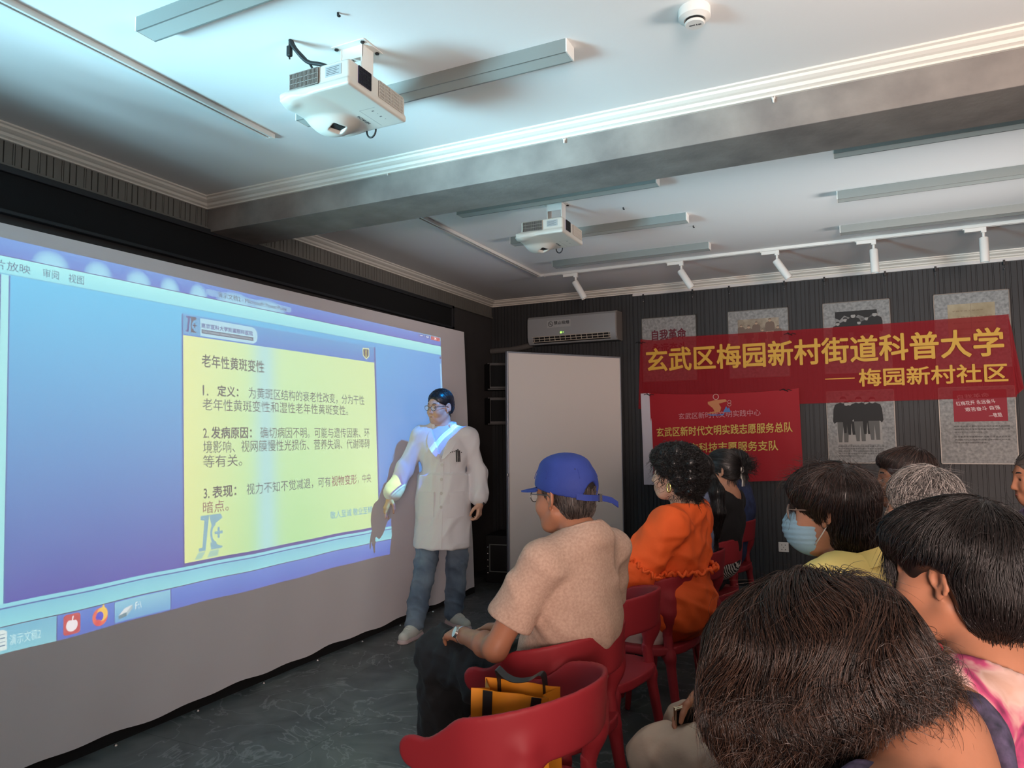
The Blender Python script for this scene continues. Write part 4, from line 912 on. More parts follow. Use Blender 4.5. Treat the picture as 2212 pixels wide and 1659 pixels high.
# ================================================================ red plastic armchairs
m_red = mat('red_plastic', S(150, 40, 48), 0.58, spec=0.3, var=0.05, vscale=3)
def sstep(x, a, b): t = np.clip((x-a)/(b-a), 0, 1); return t*t*(3-2*t)
def chair_meshes():
    """local: +x forward, origin on the floor under the seat"""
    h = 0.0055; B = 0.243; A = 0.205; XC = -0.05; XT = 0.135
    G = Grid((-0.36, -0.34, 0.42), (0.24, 0.34, 0.84), h)
    def band(X, Y, Z):
        o = 0.10*(Z-0.62)
        a = A+o; b = B+o*0.7
        back = (np.sqrt(((np.minimum(X, XC)-XC)/a)**2+(Y/b)**2)-1)*np.minimum(a, b)
        d1 = np.abs(back)-0.0075
        zt = 0.662+0.062*sstep(-X, -0.06, 0.07)+0.055*np.clip((-X-0.02)/0.25, 0, 1); zb = 0.575+0.058*sstep(-X, 0.0, 0.27)
        rt_ = 0.040
        tip = X-XT+rt_; zm = (0.662+0.575)/2
        d2 = np.maximum(Z-zt, zb-Z); d2 = np.where(tip > 0, np.sqrt(np.maximum(tip, 0)**2+(Z-zm)**2)-rt_, d2)
        k = 0.010; hh = np.maximum(k-np.abs(d1-d2), 0)/k
        return np.maximum(d1, d2)+hh*hh*k*0.25
    G.fn(band)
    for s in (-1, 1):
        G.chain([(-0.195, s*0.180, 0.665), (-0.180, s*0.170, 0.59), (-0.165, s*0.160, 0.50)], [0.010, 0.022, 0.021], k=0.055)
    back = G.mesh(1)
    G = Grid((-0.28, -0.28, 0.36), (0.28, 0.28, 0.50), h)
    G.fn(lambda X, Y, Z: np.maximum((((np.abs((X+0.0)/0.225))**3.2+(np.abs(Y/0.225))**3.2)**(1/3.2)-1)*0.225, np.abs(Z-0.435-0.25*((X/0.225)**2)*0.03-0.012*np.clip(X/0.2, 0, 1)**3*-1)-0.018), k=0.0)
    G.fn(lambda X, Y, Z: -(np.sqrt((X/0.20)**2+(Y/0.20)**2+((Z-0.50)/0.062)**2)-1)*0.06, k=0.02, op='&')
    seat = G.mesh(1)
    legs = []
    for sx, sy in ((1, 1), (1, -1), (-1, 1), (-1, -1)):
        G = Grid((-0.34, -0.30, -0.01), (0.30, 0.30, 0.53), h)
        if sx > 0: G.chain([(0.165, sy*0.170, 0.425), (0.19, sy*0.19, 0.2), (0.215, sy*0.205, 0.0)], [0.025, 0.018, 0.014], k=0.005)
        else:
            G.chain([(-0.165, sy*0.160, 0.52), (-0.178, sy*0.165, 0.40), (-0.207, sy*0.180, 0.2), (-0.24, sy*0.198, 0.0)], [0.021, 0.022, 0.019, 0.015], k=0.005)
            G.cap((-0.178, sy*0.165, 0.415), (-0.10, sy*0.15, 0.435), 0.02, 0.014, k=0.03)
        G.half((0, 0, 0.0), (0, 0, -1)); legs.append(G.mesh(1))
    return back, seat, legs
_b, _s, _l = chair_meshes()
def make_chair():
    t = thing('plastic_armchair', '', 'chair', (0, 0, 0), 0, 'red plastic armchairs')
    part('backrest', _b, m_red, t, smooth=True); part('seat', _s, m_red, t, smooth=True)
    for L in _l: part('leg', L, m_red, t, smooth=True)
    return t
chair0 = make_chair()
CH = math.radians(170.5)
CHAIRS = [(-0.872, 1.745, CH, 'nearest red armchair, an orange shopping bag on its seat'),
          (-0.98, 2.26, CH, 'red armchair under the man in the blue cap'),
          (-1, 2.82, CH, 'empty red armchair between the man in the cap and the woman in orange'),
          (-0.92, 3.375, CH, 'red armchair under the woman in orange'),
          (-0.93, 3.93, CH, 'red armchair mostly hidden behind the woman in orange, under the woman with a ponytail'),
          (-0.91, 4.46, CH, 'red armchair under the woman in the black top'),
          (-0.95, 5.38, CH, 'red armchair farthest along the row, nearest the far wall'),
          (-0.165, 1.02, math.radians(167), 'red armchair under the woman with tousled brown hair nearest the camera'),
          (0.044, 1.59, math.radians(156), 'red armchair under the woman in the floral dress'),
          (-0.175, 2.16, math.radians(168), 'red armchair under the woman in the face mask'),
          (0.06, 2.74, math.radians(166), 'red armchair under the white-haired person'),
          (0.04, 3.33, math.radians(172), 'red armchair under the dark-haired man behind the white-haired person'),
          (0.56, 3.62, math.radians(176), 'red armchair under the woman cut off by the right edge')]
for k, (x, y, a, lb) in enumerate(CHAIRS):
    o = chair0 if k == 0 else dup(chair0); o.location = (x, y, 0); o.rotation_euler = (0, 0, a); o['label'] = lb
# ================================================================ people: builders
def ry(a): c, s = math.cos(a), math.sin(a); return np.array([[c, 0, s], [0, 1, 0], [-s, 0, c]])
def rx(a): c, s = math.cos(a), math.sin(a); return np.array([[1, 0, 0], [0, c, -s], [0, s, c]])
def head_frame(c, yaw=0.0, down=0.0, rollx=0.0, s=1.0):
    M = np.eye(4); M[:3, :3] = rz(yaw)@ry(down)@rx(rollx); M[:3, 3] = c; M = M@np.diag([s, s, s, 1]); return M
def hp(H, p): return (H@np.array([*p, 1.0]))[:3]

def add_head(G, H, female=False, ear=1.0):
    """head, local to H: x to the face, y to the left, z up; centre between the ears; chin at -0.118, crown at +0.115"""
    M0 = G.M; G.M = H@np.eye(4)
    s = np.linalg.norm(H[:3, 0]); R = H[:3, :3]/s
    def E(c, r, k=0.02, op='+', Rl=None): 
        M = G.M; G.M = np.eye(4); G.ell(hp(H, c), np.array(r)*s, R@(np.eye(3) if Rl is None else Rl), k, op); G.M = M
    def C(a, b, ra, rb=None, k=0.01, op='+'):
        M = G.M; G.M = np.eye(4); G.cap(hp(H, a), hp(H, b), ra*s, (ra if rb is None else rb)*s, k, op); G.M = M
    j = 0.94 if female else 1.0
    E((-0.016, 0, 0.032), (0.094, 0.074, 0.083), 0.0)
    E((0.030, 0, -0.030), (0.058, 0.062*j, 0.086), 0.03)
    E((0.046, 0, -0.085), (0.038, 0.038*j, 0.034), 0.025)
    for y in (-1, 1):
        E((0.052, y*0.038, -0.035), (0.030, 0.024, 0.028), 0.02)
        C((-0.005, y*0.054*j, -0.055), (0.045, y*0.028, -0.098), 0.016, 0.014, 0.025)
        C((0.074, y*0.012, 0.024), (0.062, y*0.046, 0.022), 0.010, 0.009, 0.014)
        E((0.092, y*0.031, 0.002), (0.017, 0.019, 0.013), 0.012, '-')
        E((0.0655, y*0.031, 0.0015), (0.0125, 0.0135, 0.0115), 0.004)
        C((0.0775, y*0.020, 0.0080), (0.0715, y*0.044, 0.0068), 0.0055, 0.005, 0.004); C((0.0765, y*0.020, -0.0095), (0.0715, y*0.043, -0.0090), 0.005, 0.0045, 0.005)
        E((0.088, y*0.0115, -0.0395), (0.009, 0.0068, 0.0065), 0.007)
    C((0.079, 0, 0.016), (0.0965, 0, -0.030), 0.0075, 0.0090, 0.012); E((0.098, 0, -0.0355), (0.009, 0.0088, 0.008), 0.008)
    C((0.083, -0.014, -0.0635), (0.083, 0.014, -0.0635), 0.007, 0.007, 0.008); C((0.081, -0.012, -0.0755), (0.081, 0.012, -0.0755), 0.0078, 0.0078, 0.008)
    C((0.094, -0.024, -0.0693), (0.094, 0.024, -0.0693), 0.0028, 0.0022, 0.003, '-')
    for y in (-1, 1):
        Rl = rz(y*-0.45)@ry(-0.18); eo = np.array((-0.012, y*0.0765, -0.004)); EP = lambda u, v, w=0.0: eo+Rl@np.array((u*ear, y*w, v*ear))
        E(eo, (0.018*ear, 0.0055, 0.029*ear), 0.008, '+', Rl)
        hx = [(0.016*math.cos(t)-(0.004 if math.sin(t) < -0.3 else 0), 0.029*math.sin(t)) for t in np.linspace(-0.15*PI, 1.28*PI, 11)]
        for (u0, v0), (u1, v1) in zip(hx[:-1], hx[1:]): C(EP(u0, v0, 0.0045), EP(u1, v1, 0.0045), 0.0046, 0.0046, 0.003)
        for (u0, v0), (u1, v1) in zip(((-0.004, 0.016), (-0.009, 0.004), (-0.005, -0.012)), ((-0.009, 0.004), (-0.005, -0.012), (0.004, -0.016))): C(EP(u0, v0, 0.004), EP(u1, v1, 0.004), 0.0034, 0.0034, 0.003)
        E(EP(0.003, -0.002, 0.006), (0.0075, 0.006, 0.011), 0.003, '-', Rl); E(EP(0.001, -0.031, 0.002), (0.008, 0.0055, 0.009), 0.006, '+', Rl); C(EP(0.015, 0.002, 0.003), EP(0.015, -0.008, 0.003), 0.0045, 0.004, 0.004)
    G.M = M0
def add_hand(G, wrist, d, n, side, curl=0.5, s=1.0, spread=1.0, thumb=0.6, curls=None):
    """side +1 left, -1 right; d along the fingers, n out of the palm"""
    M0 = G.M
    w = G.pt(wrist); G.M = np.eye(4); d = np.array(d, float); d /= np.linalg.norm(d); n = np.array(n, float); n -= d*(n@d); n /= np.linalg.norm(n)
    t = np.cross(n, d)*side
    for o in (0.024, 0.008, -0.009, -0.023): G.cap(w+d*0.012*s+t*o*0.6*s, w+d*0.082*s+t*o*1.12*s, 0.014*s, 0.0115*s, 0.012)
    G.cap(w-d*0.02*s, w+d*0.02*s, 0.024*s, 0.026*s, 0.015)
    for i, (o, L) in enumerate(((0.0275, .070), (0.009, .078), (-0.0095, .073), (-0.0265, .057))):
        c = (curls[i] if curls else curl*(1+0.10*i)); p = w+d*0.083*s+t*o*s; r = 0.0088*s if i < 3 else 0.0076*s
        dd0 = d+t*(o*2.2*spread)
        for q, (fr, th) in enumerate(((0.46, 0.55*c), (0.30, 1.35*c), (0.24, 1.9*c))):
            dd = dd0*math.cos(th)+n*math.sin(th); dd /= np.linalg.norm(dd); e = p+dd*L*fr*s
            G.cap(p, e, r, r*0.92, 0.005 if q else 0.007); p = e; r *= 0.92
    a = w+d*0.022*s+t*0.024*s+n*0.004*s; b = a+(d*0.62+t*0.62+n*(0.35+0.3*thumb))*0.040*s; c_ = b+(d*0.85+t*(0.35-0.5*thumb)+n*(0.2+0.5*thumb))*0.030*s; e = c_+(d*0.9+t*(0.1-0.6*thumb)+n*(0.2+0.4*thumb))*0.024*s
    G.cap(a, b, 0.0155*s, 0.0115*s, 0.010); G.cap(b, c_, 0.0112*s, 0.0098*s, 0.004); G.cap(c_, e, 0.0098*s, 0.0080*s, 0.004)
    G.M = M0

SIT = dict(hip=(-0.06, 0, 0.545), hipL=(-0.05, 0.095, 0.535), hipR=(-0.05, -0.095, 0.535), kneeL=(0.36, 0.13, 0.515), kneeR=(0.36, -0.13, 0.515),
           ankL=(0.34, 0.13, 0.085), ankR=(0.34, -0.13, 0.085), toeL=(0.49, 0.14, 0.03), toeR=(0.49, -0.14, 0.03), waist=(-0.10, 0, 0.70), chest=(-0.13, 0, 0.87), neck=(-0.15, 0, 1.035),
           shL=(-0.135, 0.165, 0.985), shR=(-0.135, -0.165, 0.985), elL=(-0.07, 0.23, 0.72), elR=(-0.07, -0.23, 0.72), wrL=(0.16, 0.15, 0.63), wrR=(0.16, -0.15, 0.63),
           hdL=(1, -0.2, -0.15), hdR=(1, 0.2, -0.15), hnL=(0, 0, -1), hnR=(0, 0, -1), cuL=0.35, cuR=0.35, head=(-0.12, 0, 1.185), hy=0.0, hd=0.0, hr=0.0, hs=1.0, w=1.0, neckr=0.052, hands=True)
def body_mesh(J, female=False, h=0.005, feet=True, armr=1.0):
    P = np.array([J[k] for k in ('hip', 'kneeL', 'kneeR', 'ankL', 'ankR', 'toeL', 'toeR', 'shL', 'shR', 'elL', 'elR', 'wrL', 'wrR', 'head')])
    G = Grid(P.min(0)-0.19, P.max(0)+0.19, h); w = J['w']
    H = head_frame(J['head'], J['hy'], J['hd'], J['hr'], J['hs']); J['H'] = H
    hip, waist, chest, neck = (np.array(J[k], float) for k in ('hip', 'waist', 'chest', 'neck'))
    G.ell(hip, (0.10*w, 0.15*w, 0.10), k=0); G.cap(hip, waist, 0.10*w, 0.095*w, 0.06); G.ell(waist, (0.088*w, 0.125*w, 0.10), k=0.06)
    G.ell(chest, (0.092*w, 0.148*w, 0.15), k=0.06)
    G.cap(np.array(J['shL'])*0.86+neck*0.14-(0, 0, .01), np.array(J['shR'])*0.86+neck*0.14-(0, 0, .01), 0.045, 0.045, 0.05)
    G.cap(chest+(0, 0, .08), neck, 0.075, 0.058, 0.05)
    hb = hp(H, (-0.022, 0, -0.055)); G.cap(neck-(0, 0, .01), hb, J['neckr']*1.12, J['neckr'], 0.035)
    for s_ in 'LR':
        sh, el, wr = (np.array(J[k+s_], float) for k in ('sh', 'el', 'wr'))
        G.cap(neck*0.75+sh*0.25+(0, 0, 0.0), sh, 0.046, 0.044, 0.04)
        G.cap(sh, el, 0.046*armr, 0.037*armr, 0.035); m = el*0.7+wr*0.3; G.cap(el, m, 0.037*armr, 0.038*armr, 0.02); G.cap(m, wr, 0.038*armr, 0.025, 0.02)
        if J['hands']: add_hand(G, wr, J['hd'+s_], J['hn'+s_], 1 if s_ == 'L' else -1, J['cu'+s_], s=0.93 if female else 1.0, curls=J.get('cus'+s_), thumb=J.get('th'+s_, 0.6))
        hp_, kn, an, to = (np.array(J[k+s_], float) for k in ('hip', 'knee', 'ank', 'toe'))
        G.cap(hp_, kn, 0.078*w, 0.052, 0.03); G.cap(kn, kn*0.65+an*0.35, 0.050, 0.050, 0.02); G.cap(kn*0.65+an*0.35, an, 0.050, 0.034, 0.02)
        if feet: G.cap(an-(0, 0, .04), to, 0.034, 0.026, 0.03)
    add_head(G, H, female); return G.mesh(1)

def in_frame(H, V):
    s = np.linalg.norm(H[:3, 0]); return (V-H[:3, 3])@(H[:3, :3]/s)/s
def strands(G, H, V, N, n, length, steps, radius, flow, seed=1, keep=None, lift=0.002, curl=0.0, curlf=60.0, fly=0.02, grav=0.25, weight=None, tipfly=0.0, stop=None, wave=0.0, wavef=30.0, jit=0.0):
    """hair lying along the surface of the volume G; flow(headpos) gives the combing direction in head coordinates"""
    r = np.random.default_rng(seed); L = in_frame(H, V); R = H[:3, :3]/np.linalg.norm(H[:3, 0])
    m = keep(L) if keep is not None else np.ones(len(V), bool); idx = np.nonzero(m)[0]
    p_ = None
    if weight is not None: p_ = weight(L[idx]); p_ = p_/p_.sum()
    idx = r.choice(idx, n, p=p_); P = V[idx]+r.normal(size=(n, 3))*G.h*0.6
    off = lift*r.uniform(-0.6, 1.2, n); ln = length*r.uniform(0.55, 1.15, n); st = ln/steps
    prev = np.zeros((n, 3)); pts = []; ph = r.uniform(0, 6.28, n); ca = curl*r.uniform(0.5, 1.3, n); nb = r.normal(size=(n, 3))*fly; clump = np.floor(r.uniform(0, 80, n))
    nb += np.random.default_rng(seed+5).normal(size=(80, 3))[clump.astype(int)]*fly*1.5
    jz = np.zeros((n, 3)); jz[:, 2] = r.normal(size=n)*jit; free = np.zeros(n, bool); dead = np.zeros(n, bool)
    for k in range(steps+1):
        d_ = G.sample(P); g = G.grad(P)
        F = flow(in_frame(H, P))@R.T
        F = F/np.maximum(np.linalg.norm(F, axis=1, keepdims=True), 1e-6)
        v = F+np.array([0, 0, -grav])+prev*0.9+nb
        if wave: LW_ = in_frame(H, P); v = v+wave*np.stack([np.sin(LW_[:, 1]*wavef+LW_[:, 2]*wavef*1.7+1), np.sin(LW_[:, 0]*wavef*1.3+LW_[:, 2]*wavef*0.8), 0*P[:, 0]], 1)
        free |= (g[:, 2] < -0.72)
        t = v-g*(v*g).sum(1, keepdims=True)*np.where(free, 0, 1)[:, None]
        t = np.where(free[:, None], prev*1.2+np.array([0, 0, -0.9])+nb, t)
        t /= np.maximum(np.linalg.norm(t, axis=1, keepdims=True), 1e-6); prev = t
        Q = P.copy()
        if curl:
            b = np.cross(t, g); a = ph+k*ln/steps*curlf
            Q = P+ca[:, None]*(b*np.cos(a)[:, None]+g*np.sin(a)[:, None])
        tf = (k/steps)**2*tipfly
        pts.append(Q+g*np.where(free, 0, tf)[:, None]); corr = np.clip(d_-off, -0.004, 0.004)*np.where(free, 0, 1)*0.7
        if stop is not None: dead |= stop(in_frame(H, P+t*st[:, None])+jz)
        P = P+(t*st[:, None]-g*corr[:, None])*np.where(dead, 0.02, 1)[:, None]
    A = np.stack(pts, 1); K = steps+1
    T = np.gradient(A, axis=1); T /= np.maximum(np.linalg.norm(T, axis=2, keepdims=True), 1e-9)
    up_ = np.array([0.31, 0.2, 0.93]); B = np.cross(T, up_); B /= np.maximum(np.linalg.norm(B, axis=2, keepdims=True), 1e-6); C = np.cross(T, B)
    u = np.linspace(0, 1, K); rad = (radius*r.uniform(0.7, 1.3, n))[:, None]*(1-0.8*u**1.7)[None]*np.minimum(1, 0.4+u*6)[None]
    ring = np.stack([A+rad[..., None]*(B*math.cos(a)+C*math.sin(a)) for a in (0, 2.094, 4.189)], 2)
    VV = ring.reshape(-1, 3); b0 = (np.arange(n)*K*3)[:, None, None]; kk = (np.arange(K-1)*3)[None, :, None]; j = np.arange(3)[None, None, :]; j2 = (j+1) % 3
    i0 = b0+kk; Q4 = np.stack(np.broadcast_arrays(i0+j, i0+j2, i0+3+j2, i0+3+j), -1).reshape(-1, 4)
    return VV, Q4
def join(*ms):
    v = []; q = []; o = 0
    for V, Q in ms: v.append(V); q.append(np.asarray(Q)+o); o += len(V)
    return np.concatenate(v), np.concatenate(q)
def hair_grid(H, lo=(-0.24, -0.2, -0.2), hi=(0.22, 0.2, 0.22), h=0.005):
    c = H[:3, 3]; G = Grid(c+np.array(lo), c+np.array(hi), h)
    G.H = H; return G
def hell(G, c, r, k=0.02, op='+', R=None, pad=0.06):
    H = G.H; s = np.linalg.norm(H[:3, 0]); G.ell(hp(H, c), np.array(r)*s, (H[:3, :3]/s)@(np.eye(3) if R is None else R), k, op, pad)
def hcap(G, a, b, ra, rb=None, k=0.02, op='+'):
    H = G.H; G.cap(hp(H, a), hp(H, b), ra, rb, k, op, 0.06)
def radial(c=(-0.05, 0, 0.13), fwd=(0, 0, 0), mix=0.0):
    c = np.array(c); fwd = np.array(fwd, float)
    return lambda L: (L-c)/np.maximum(np.linalg.norm(L-c, axis=1, keepdims=True), 1e-4)*(1-mix)+fwd*mix

SKIN = dict()
def skin(name, c, c2=None): return mat('skin_'+name, S(*c), 0.52, spec=0.35, col2=S(*(c2 or tuple(int(x*0.92) for x in c))), vscale=14, vdet=3, sss=0.12, bump=0.04, bscale=140)
def person(label, loc, yaw, J, sk, female=False, h=0.005, group=None, feet=True, armr=1.0):
    V, Q = body_mesh(J, female, h, feet, armr)
    o = part('person', (V, Q), sk, None, smooth=True); o.location = (*loc, 0); o.rotation_euler = (0, 0, yaw)
    tag(o, label, 'person'); return o
def face_bits(o, H, m_iris=None, brow=True, browcol=(34, 28, 26)):
    for y in (-1, 1):
        s = np.linalg.norm(H[:3, 0])
        e = part('eye', MB().ball(hp(H, (0.0668, y*0.031, 0.0)), 0.0116*s, 14), mat('eye_white', S(176, 166, 160), 0.3), o, smooth=True)
        d = hp(H, (0.0785, y*0.0315, -0.0005)); q = hp(H, (0.0795, y*0.0317, -0.0005))
        part('iris', MB().cyl(d-(q-d)*1.5, q, 0.0056*s, 0.0052*s, 14), mat('iris_dark', S(34, 24, 20), 0.15), e, smooth=True)
        if brow: part('eyebrow', MB().tube([hp(H, p) for p in ((0.0845, y*0.014, 0.0245), (0.0835, y*0.024, 0.0285), (0.078, y*0.036, 0.0285), (0.069, y*0.046, 0.0245))], [0.0022*s, 0.0034*s, 0.0032*s, 0.0015*s], 6), mat('eyebrow_hair', S(*browcol), 0.7), o, smooth=True)
    part('lips', MB().tube([hp(H, p) for p in ((0.0845, -0.021, -0.0692), (0.0895, -0.008, -0.0655), (0.0905, 0, -0.0662), (0.0895, 0.008, -0.0655), (0.0845, 0.021, -0.0692))], [0.0015*s, 0.0034*s, 0.0034*s, 0.0034*s, 0.0015*s], 6), mat('lip_skin', S(150, 88, 80), 0.45), o, smooth=True)

# ---- clothing volumes
def torso_cloth(G, J, grow=0.022, w=None, k=0.06):
    w = w or J['w']; g = grow
    hip, waist, chest, neck = (np.array(J[q], float) for q in ('hip', 'waist', 'chest', 'neck'))
    G.ell(hip+(0, 0, .02), (0.105*w+g, 0.155*w+g, 0.10+g), k=0); G.ell(waist, (0.093*w+g, 0.13*w+g, 0.11+g), k=k); G.cap(hip, waist, 0.10*w+g*.6, 0.095*w+g*.6, k)
    G.ell(chest, (0.095*w+g, 0.150*w+g, 0.155+g*.6), k=k)
    G.cap(np.array(J['shL'])*0.88+neck*0.12-(0, 0, .012), np.array(J['shR'])*0.88+neck*0.12-(0, 0, .012), 0.047+g*.45, 0.047+g*.45, 0.05)
    G.cap(chest+(0, 0, .08), neck, 0.080+g*.5, 0.064+g*.5, 0.05)
    for s_ in 'LR': G.cap(neck*0.75+np.array(J['sh'+s_])*0.25, J['sh'+s_], 0.049+g*.45, 0.047+g*.5, 0.04)
def sleeve(G, J, s_, frac, r0=0.062, r1=0.070, k=0.03, flare=0.0):
    sh, el, wr = (np.array(J[q+s_], float) for q in ('sh', 'el', 'wr'))
    def hem(p, d, r):
        d = d/np.linalg.norm(d); u = np.cross(d, [0.3, 0.9, 0.2]); u /= np.linalg.norm(u); G.box(p+d*0.055, (0.055, r*1.12, r*1.12), 0.004, np.stack([d, u, np.cross(d, u)], 1), 0.004, '-')
    if frac <= 1: G.cap(sh, sh+(el-sh)*frac, r0, r1, k); hem(sh+(el-sh)*frac, el-sh, r1)
    else:
        G.cap(sh, el, r0, r1, k); G.cap(el, el+(wr-el)*(frac-1), r1, r1*(0.86)+flare, k)
def trousers(J, r0=0.098, r1=0.078, r2=0.062, h=0.007, upto=0.0, frac=0.93, k=0.035, seed=3, amp=0.005):
    P = np.array([J[q] for q in ('hip', 'kneeL', 'kneeR', 'ankL', 'ankR', 'waist')])
    G = Grid(P.min(0)-0.17, P.max(0)+0.14, h); w = J['w']
    G.ell(np.array(J['hip']), (0.118*w, 0.17*w, 0.115), k=0)
    for s_ in 'LR':
        hp_, kn, an = (np.array(J[q+s_], float) for q in ('hip', 'knee', 'ank'))
        G.cap(hp_, kn, r0*w, r1, k); G.cap(kn, kn+(an-kn)*frac, r1, r2, 0.02)
    V, Q = G.mesh(1); return folds(V, Q, amp, 26, seed), Q
def cut_neck(G, J, r=0.072, up=0.02, drop=0.0, fwd=0.0):
    neck = np.array(J['neck'], float); hb = hp(J['H'], (-0.02, 0, -0.02))
    ax = (hb-neck)/np.linalg.norm(hb-neck); a = neck+(fwd, 0, 0)+ax*(up-drop+r*0.62); G.cap(a, hb+(hb-neck)*0.8, r, r*1.2, 0.010, '-')
def shoe_mesh(an, to, h=0.004, sole=0.018, wide=0.045):
    an = np.array(an, float); to = np.array(to, float); G = Grid(np.minimum(an, to)-(.09, .09, .12), np.maximum(an, to)+(.09, .09, .06), h)
    d = to-an; d[2] = 0; d /= np.linalg.norm(d); b = an.copy(); b[2] = 0.045
    G.cap(b-d*0.035, b+d*0.06, 0.044, 0.043, 0.0); G.cap(b+d*0.05, np.array([*to[:2], 0.035]), 0.043, 0.036, 0.03); G.cap(an*[1, 1, 0]+(0, 0, .055)-d*.01, an*[1, 1, 0]+(0, 0, .085)-d*.012, 0.043, 0.040, 0.02)
    G.half((0, 0, 0.0), (0, 0, -1)); return G.mesh(1)
def sole_mesh(an, to, h=0.004):
    an = np.array(an, float); to = np.array(to, float); G = Grid(np.minimum(an, to)*[1, 1, 0]-(.1, .1, .03), np.maximum(an, to)*[1, 1, 0]+(.1, .1, .06), h)
    d = to-an; d[2] = 0; d /= np.linalg.norm(d); b = an.copy(); b[2] = 0.0
    G.cap(b-d*0.04, b+d*0.05, 0.05, 0.049, 0.0); G.cap(b+d*0.05, np.array([*to[:2], 0.0])+d*.006, 0.049, 0.041, 0.02)
    G.half((0, 0, 0.026), (0, 0, 1)); G.half((0, 0, 0.0), (0, 0, -1)); return G.mesh(1)
def glasses(o, H, m_frame, rim='full', dark=False, r=0.0225):
    b = MB(); s = np.linalg.norm(H[:3, 0])
    for y in (-1, 1):
        c = np.array((0.096, y*0.033, -0.001))
        b.tube([hp(H, c+np.array((-0.004*abs(math.cos(t))*(1 if math.cos(t)*y > 0 else 0), r*1.05*math.cos(t), r*0.82*math.sin(t)))) for t in np.linspace(0, 2*PI, 24, endpoint=False)], 0.0017*s, 6, True)
        b.tube([hp(H, p) for p in ((0.093, y*0.056, 0.008), (0.070, y*0.073, 0.008), (0.0, y*0.079, 0.006), (-0.022, y*0.079, -0.012))], 0.0016*s, 6)
    b.tube([hp(H, p) for p in ((0.099, -0.0105, 0.004), (0.102, 0, 0.007), (0.099, 0.0105, 0.004))], 0.0015*s, 6)
    g = part('eyeglasses', b, m_frame, o, smooth=True)
    for y in (-1, 1):
        c = np.array((0.0955, y*0.033, -0.001)); n_ = hp(H, (1, 0, 0))-hp(H, (0, 0, 0))
        part('lens', MB().poly([hp(H, c+np.array((0, r*math.cos(t), r*0.79*math.sin(t)))) for t in np.linspace(0, 2*PI, 24, endpoint=False)], n_/np.linalg.norm(n_), 0.0012), mat('glass_lens', (0.9, 0.95, 0.95), 0.05, alpha=0.12, spec=0.6), g)
    return g
def wrist_band(o, wr, el, r, w_, m, name, face=None, fm=None, z0=0.012):
    wr = np.array(wr, float); el = np.array(el, float); d = (el-wr)/np.linalg.norm(el-wr); c = wr+d*z0
    q = Vector(d).to_track_quat('Z', 'Y'); b = MB().lathe([(r, -w_/2), (r+0.003, -w_/2), (r+0.003, w_/2), (r, w_/2), (r, -w_/2)], c, d, 28)
    t = part(name, b, m, o, smooth='auto')
    if face is not None:
        f = np.array(face, float); f -= d*(f@d); f /= np.linalg.norm(f)
        p = c+f*(r+0.001)
        part('watch_face', MB().cyl(p, p+f*0.009, 0.019, 0.018, 24) if fm != 'square' else MB().bm(_boxbm(0.034, 0.04, 0.01), Matrix.Translation(p+f*0.004) @ Vector(f).to_track_quat('Z', 'Y').to_matrix().to_4x4()), m if fm != 'square' else m_black, t, smooth='auto')
    return t
def _boxbm(a, b, c):
    bm = bmesh.new(); bmesh.ops.create_cube(bm, size=1); bmesh.ops.scale(bm, vec=(a, b, c), verts=bm.verts); bmesh.ops.bevel(bm, geom=bm.edges[:], offset=min(a, b, c)*0.3, segments=2, affect='EDGES'); return bm
# ================================================================ people
def surf_x(G, y, z, back=False):
    xs = G.ax[0].astype(float); P = np.stack([xs, np.full_like(xs, y), np.full_like(xs, z)], 1); d = G.sample(P); i = np.nonzero(d < 0)[0]
    if len(i) == 0: return None
    k = i[0] if back else i[-1]; k2 = k-1 if back else k+1
    k2 = min(max(k2, 0), len(xs)-1); return xs[k]+(xs[k2]-xs[k])*d[k]/(d[k]-d[k2]+1e-9)
def patch(mb, G, y0, y1, z0, z1, off=0.004, ny=8, nz=10, back=False, skew=0.0):
    """cloth patch lying on the front of a garment"""
    off += 0.005; v = []; s_ = -1 if back else 1
    for i in range(ny+1):
        for k in range(nz+1):
            y = y0+(y1-y0)*i/ny; z = z0+(z1-z0)*k/nz+skew*(i/ny-0.5); x = surf_x(G, y, z, back); x = 0 if x is None else x
            v.append((x+s_*off, y, z))
    n = len(v); f = [(i*(nz+1)+k, i*(nz+1)+k+1, (i+1)*(nz+1)+k+1, (i+1)*(nz+1)+k) for i in range(ny) for k in range(nz)]
    v += [(p[0]-s_*(off+0.003), p[1], p[2]) for p in v]; f += [tuple(j+n for j in q[::-1]) for q in f]
    rim = [k for k in range(nz+1)]+[i*(nz+1)+nz for i in range(1, ny+1)]+[ny*(nz+1)+k for k in range(nz-1, -1, -1)]+[i*(nz+1) for i in range(ny-1, 0, -1)]
    f += [(rim[i], rim[(i+1) % len(rim)], rim[(i+1) % len(rim)]+n, rim[i]+n) for i in range(len(rim))]
    return mb.add(v, f)
SJ = lambda **k: {**SIT, **k}
m_black_hair = hair_mat('black_hair', S(14, 12, 12), S(44, 36, 34))
m_dark_hair = hair_mat('dark_brown_hair', S(20, 16, 15), S(70, 52, 46))
m_brown_hair = hair_mat('brown_hair', S(22, 16, 14), S(86, 62, 50), 0.32)
m_grey_hair = hair_mat('grey_hair', S(58, 54, 52), S(206, 198, 192), 0.4)
m_salt_hair = hair_mat('greying_hair', S(34, 28, 26), S(104, 92, 86), 0.45)
sk1 = skin('light', (208, 166, 142)); sk2 = skin('tan', (182, 132, 106)); sk3 = skin('warm', (176, 120, 92))
m_denim = mat('blue_denim', S(126, 144, 160), 0.85, col2=S(78, 96, 118), vscale=6, vdet=6, bump=0.15, bscale=160)
m_coat = mat('white_coat_cotton', S(216, 214, 216), 0.85, bump=0.05, bscale=120)

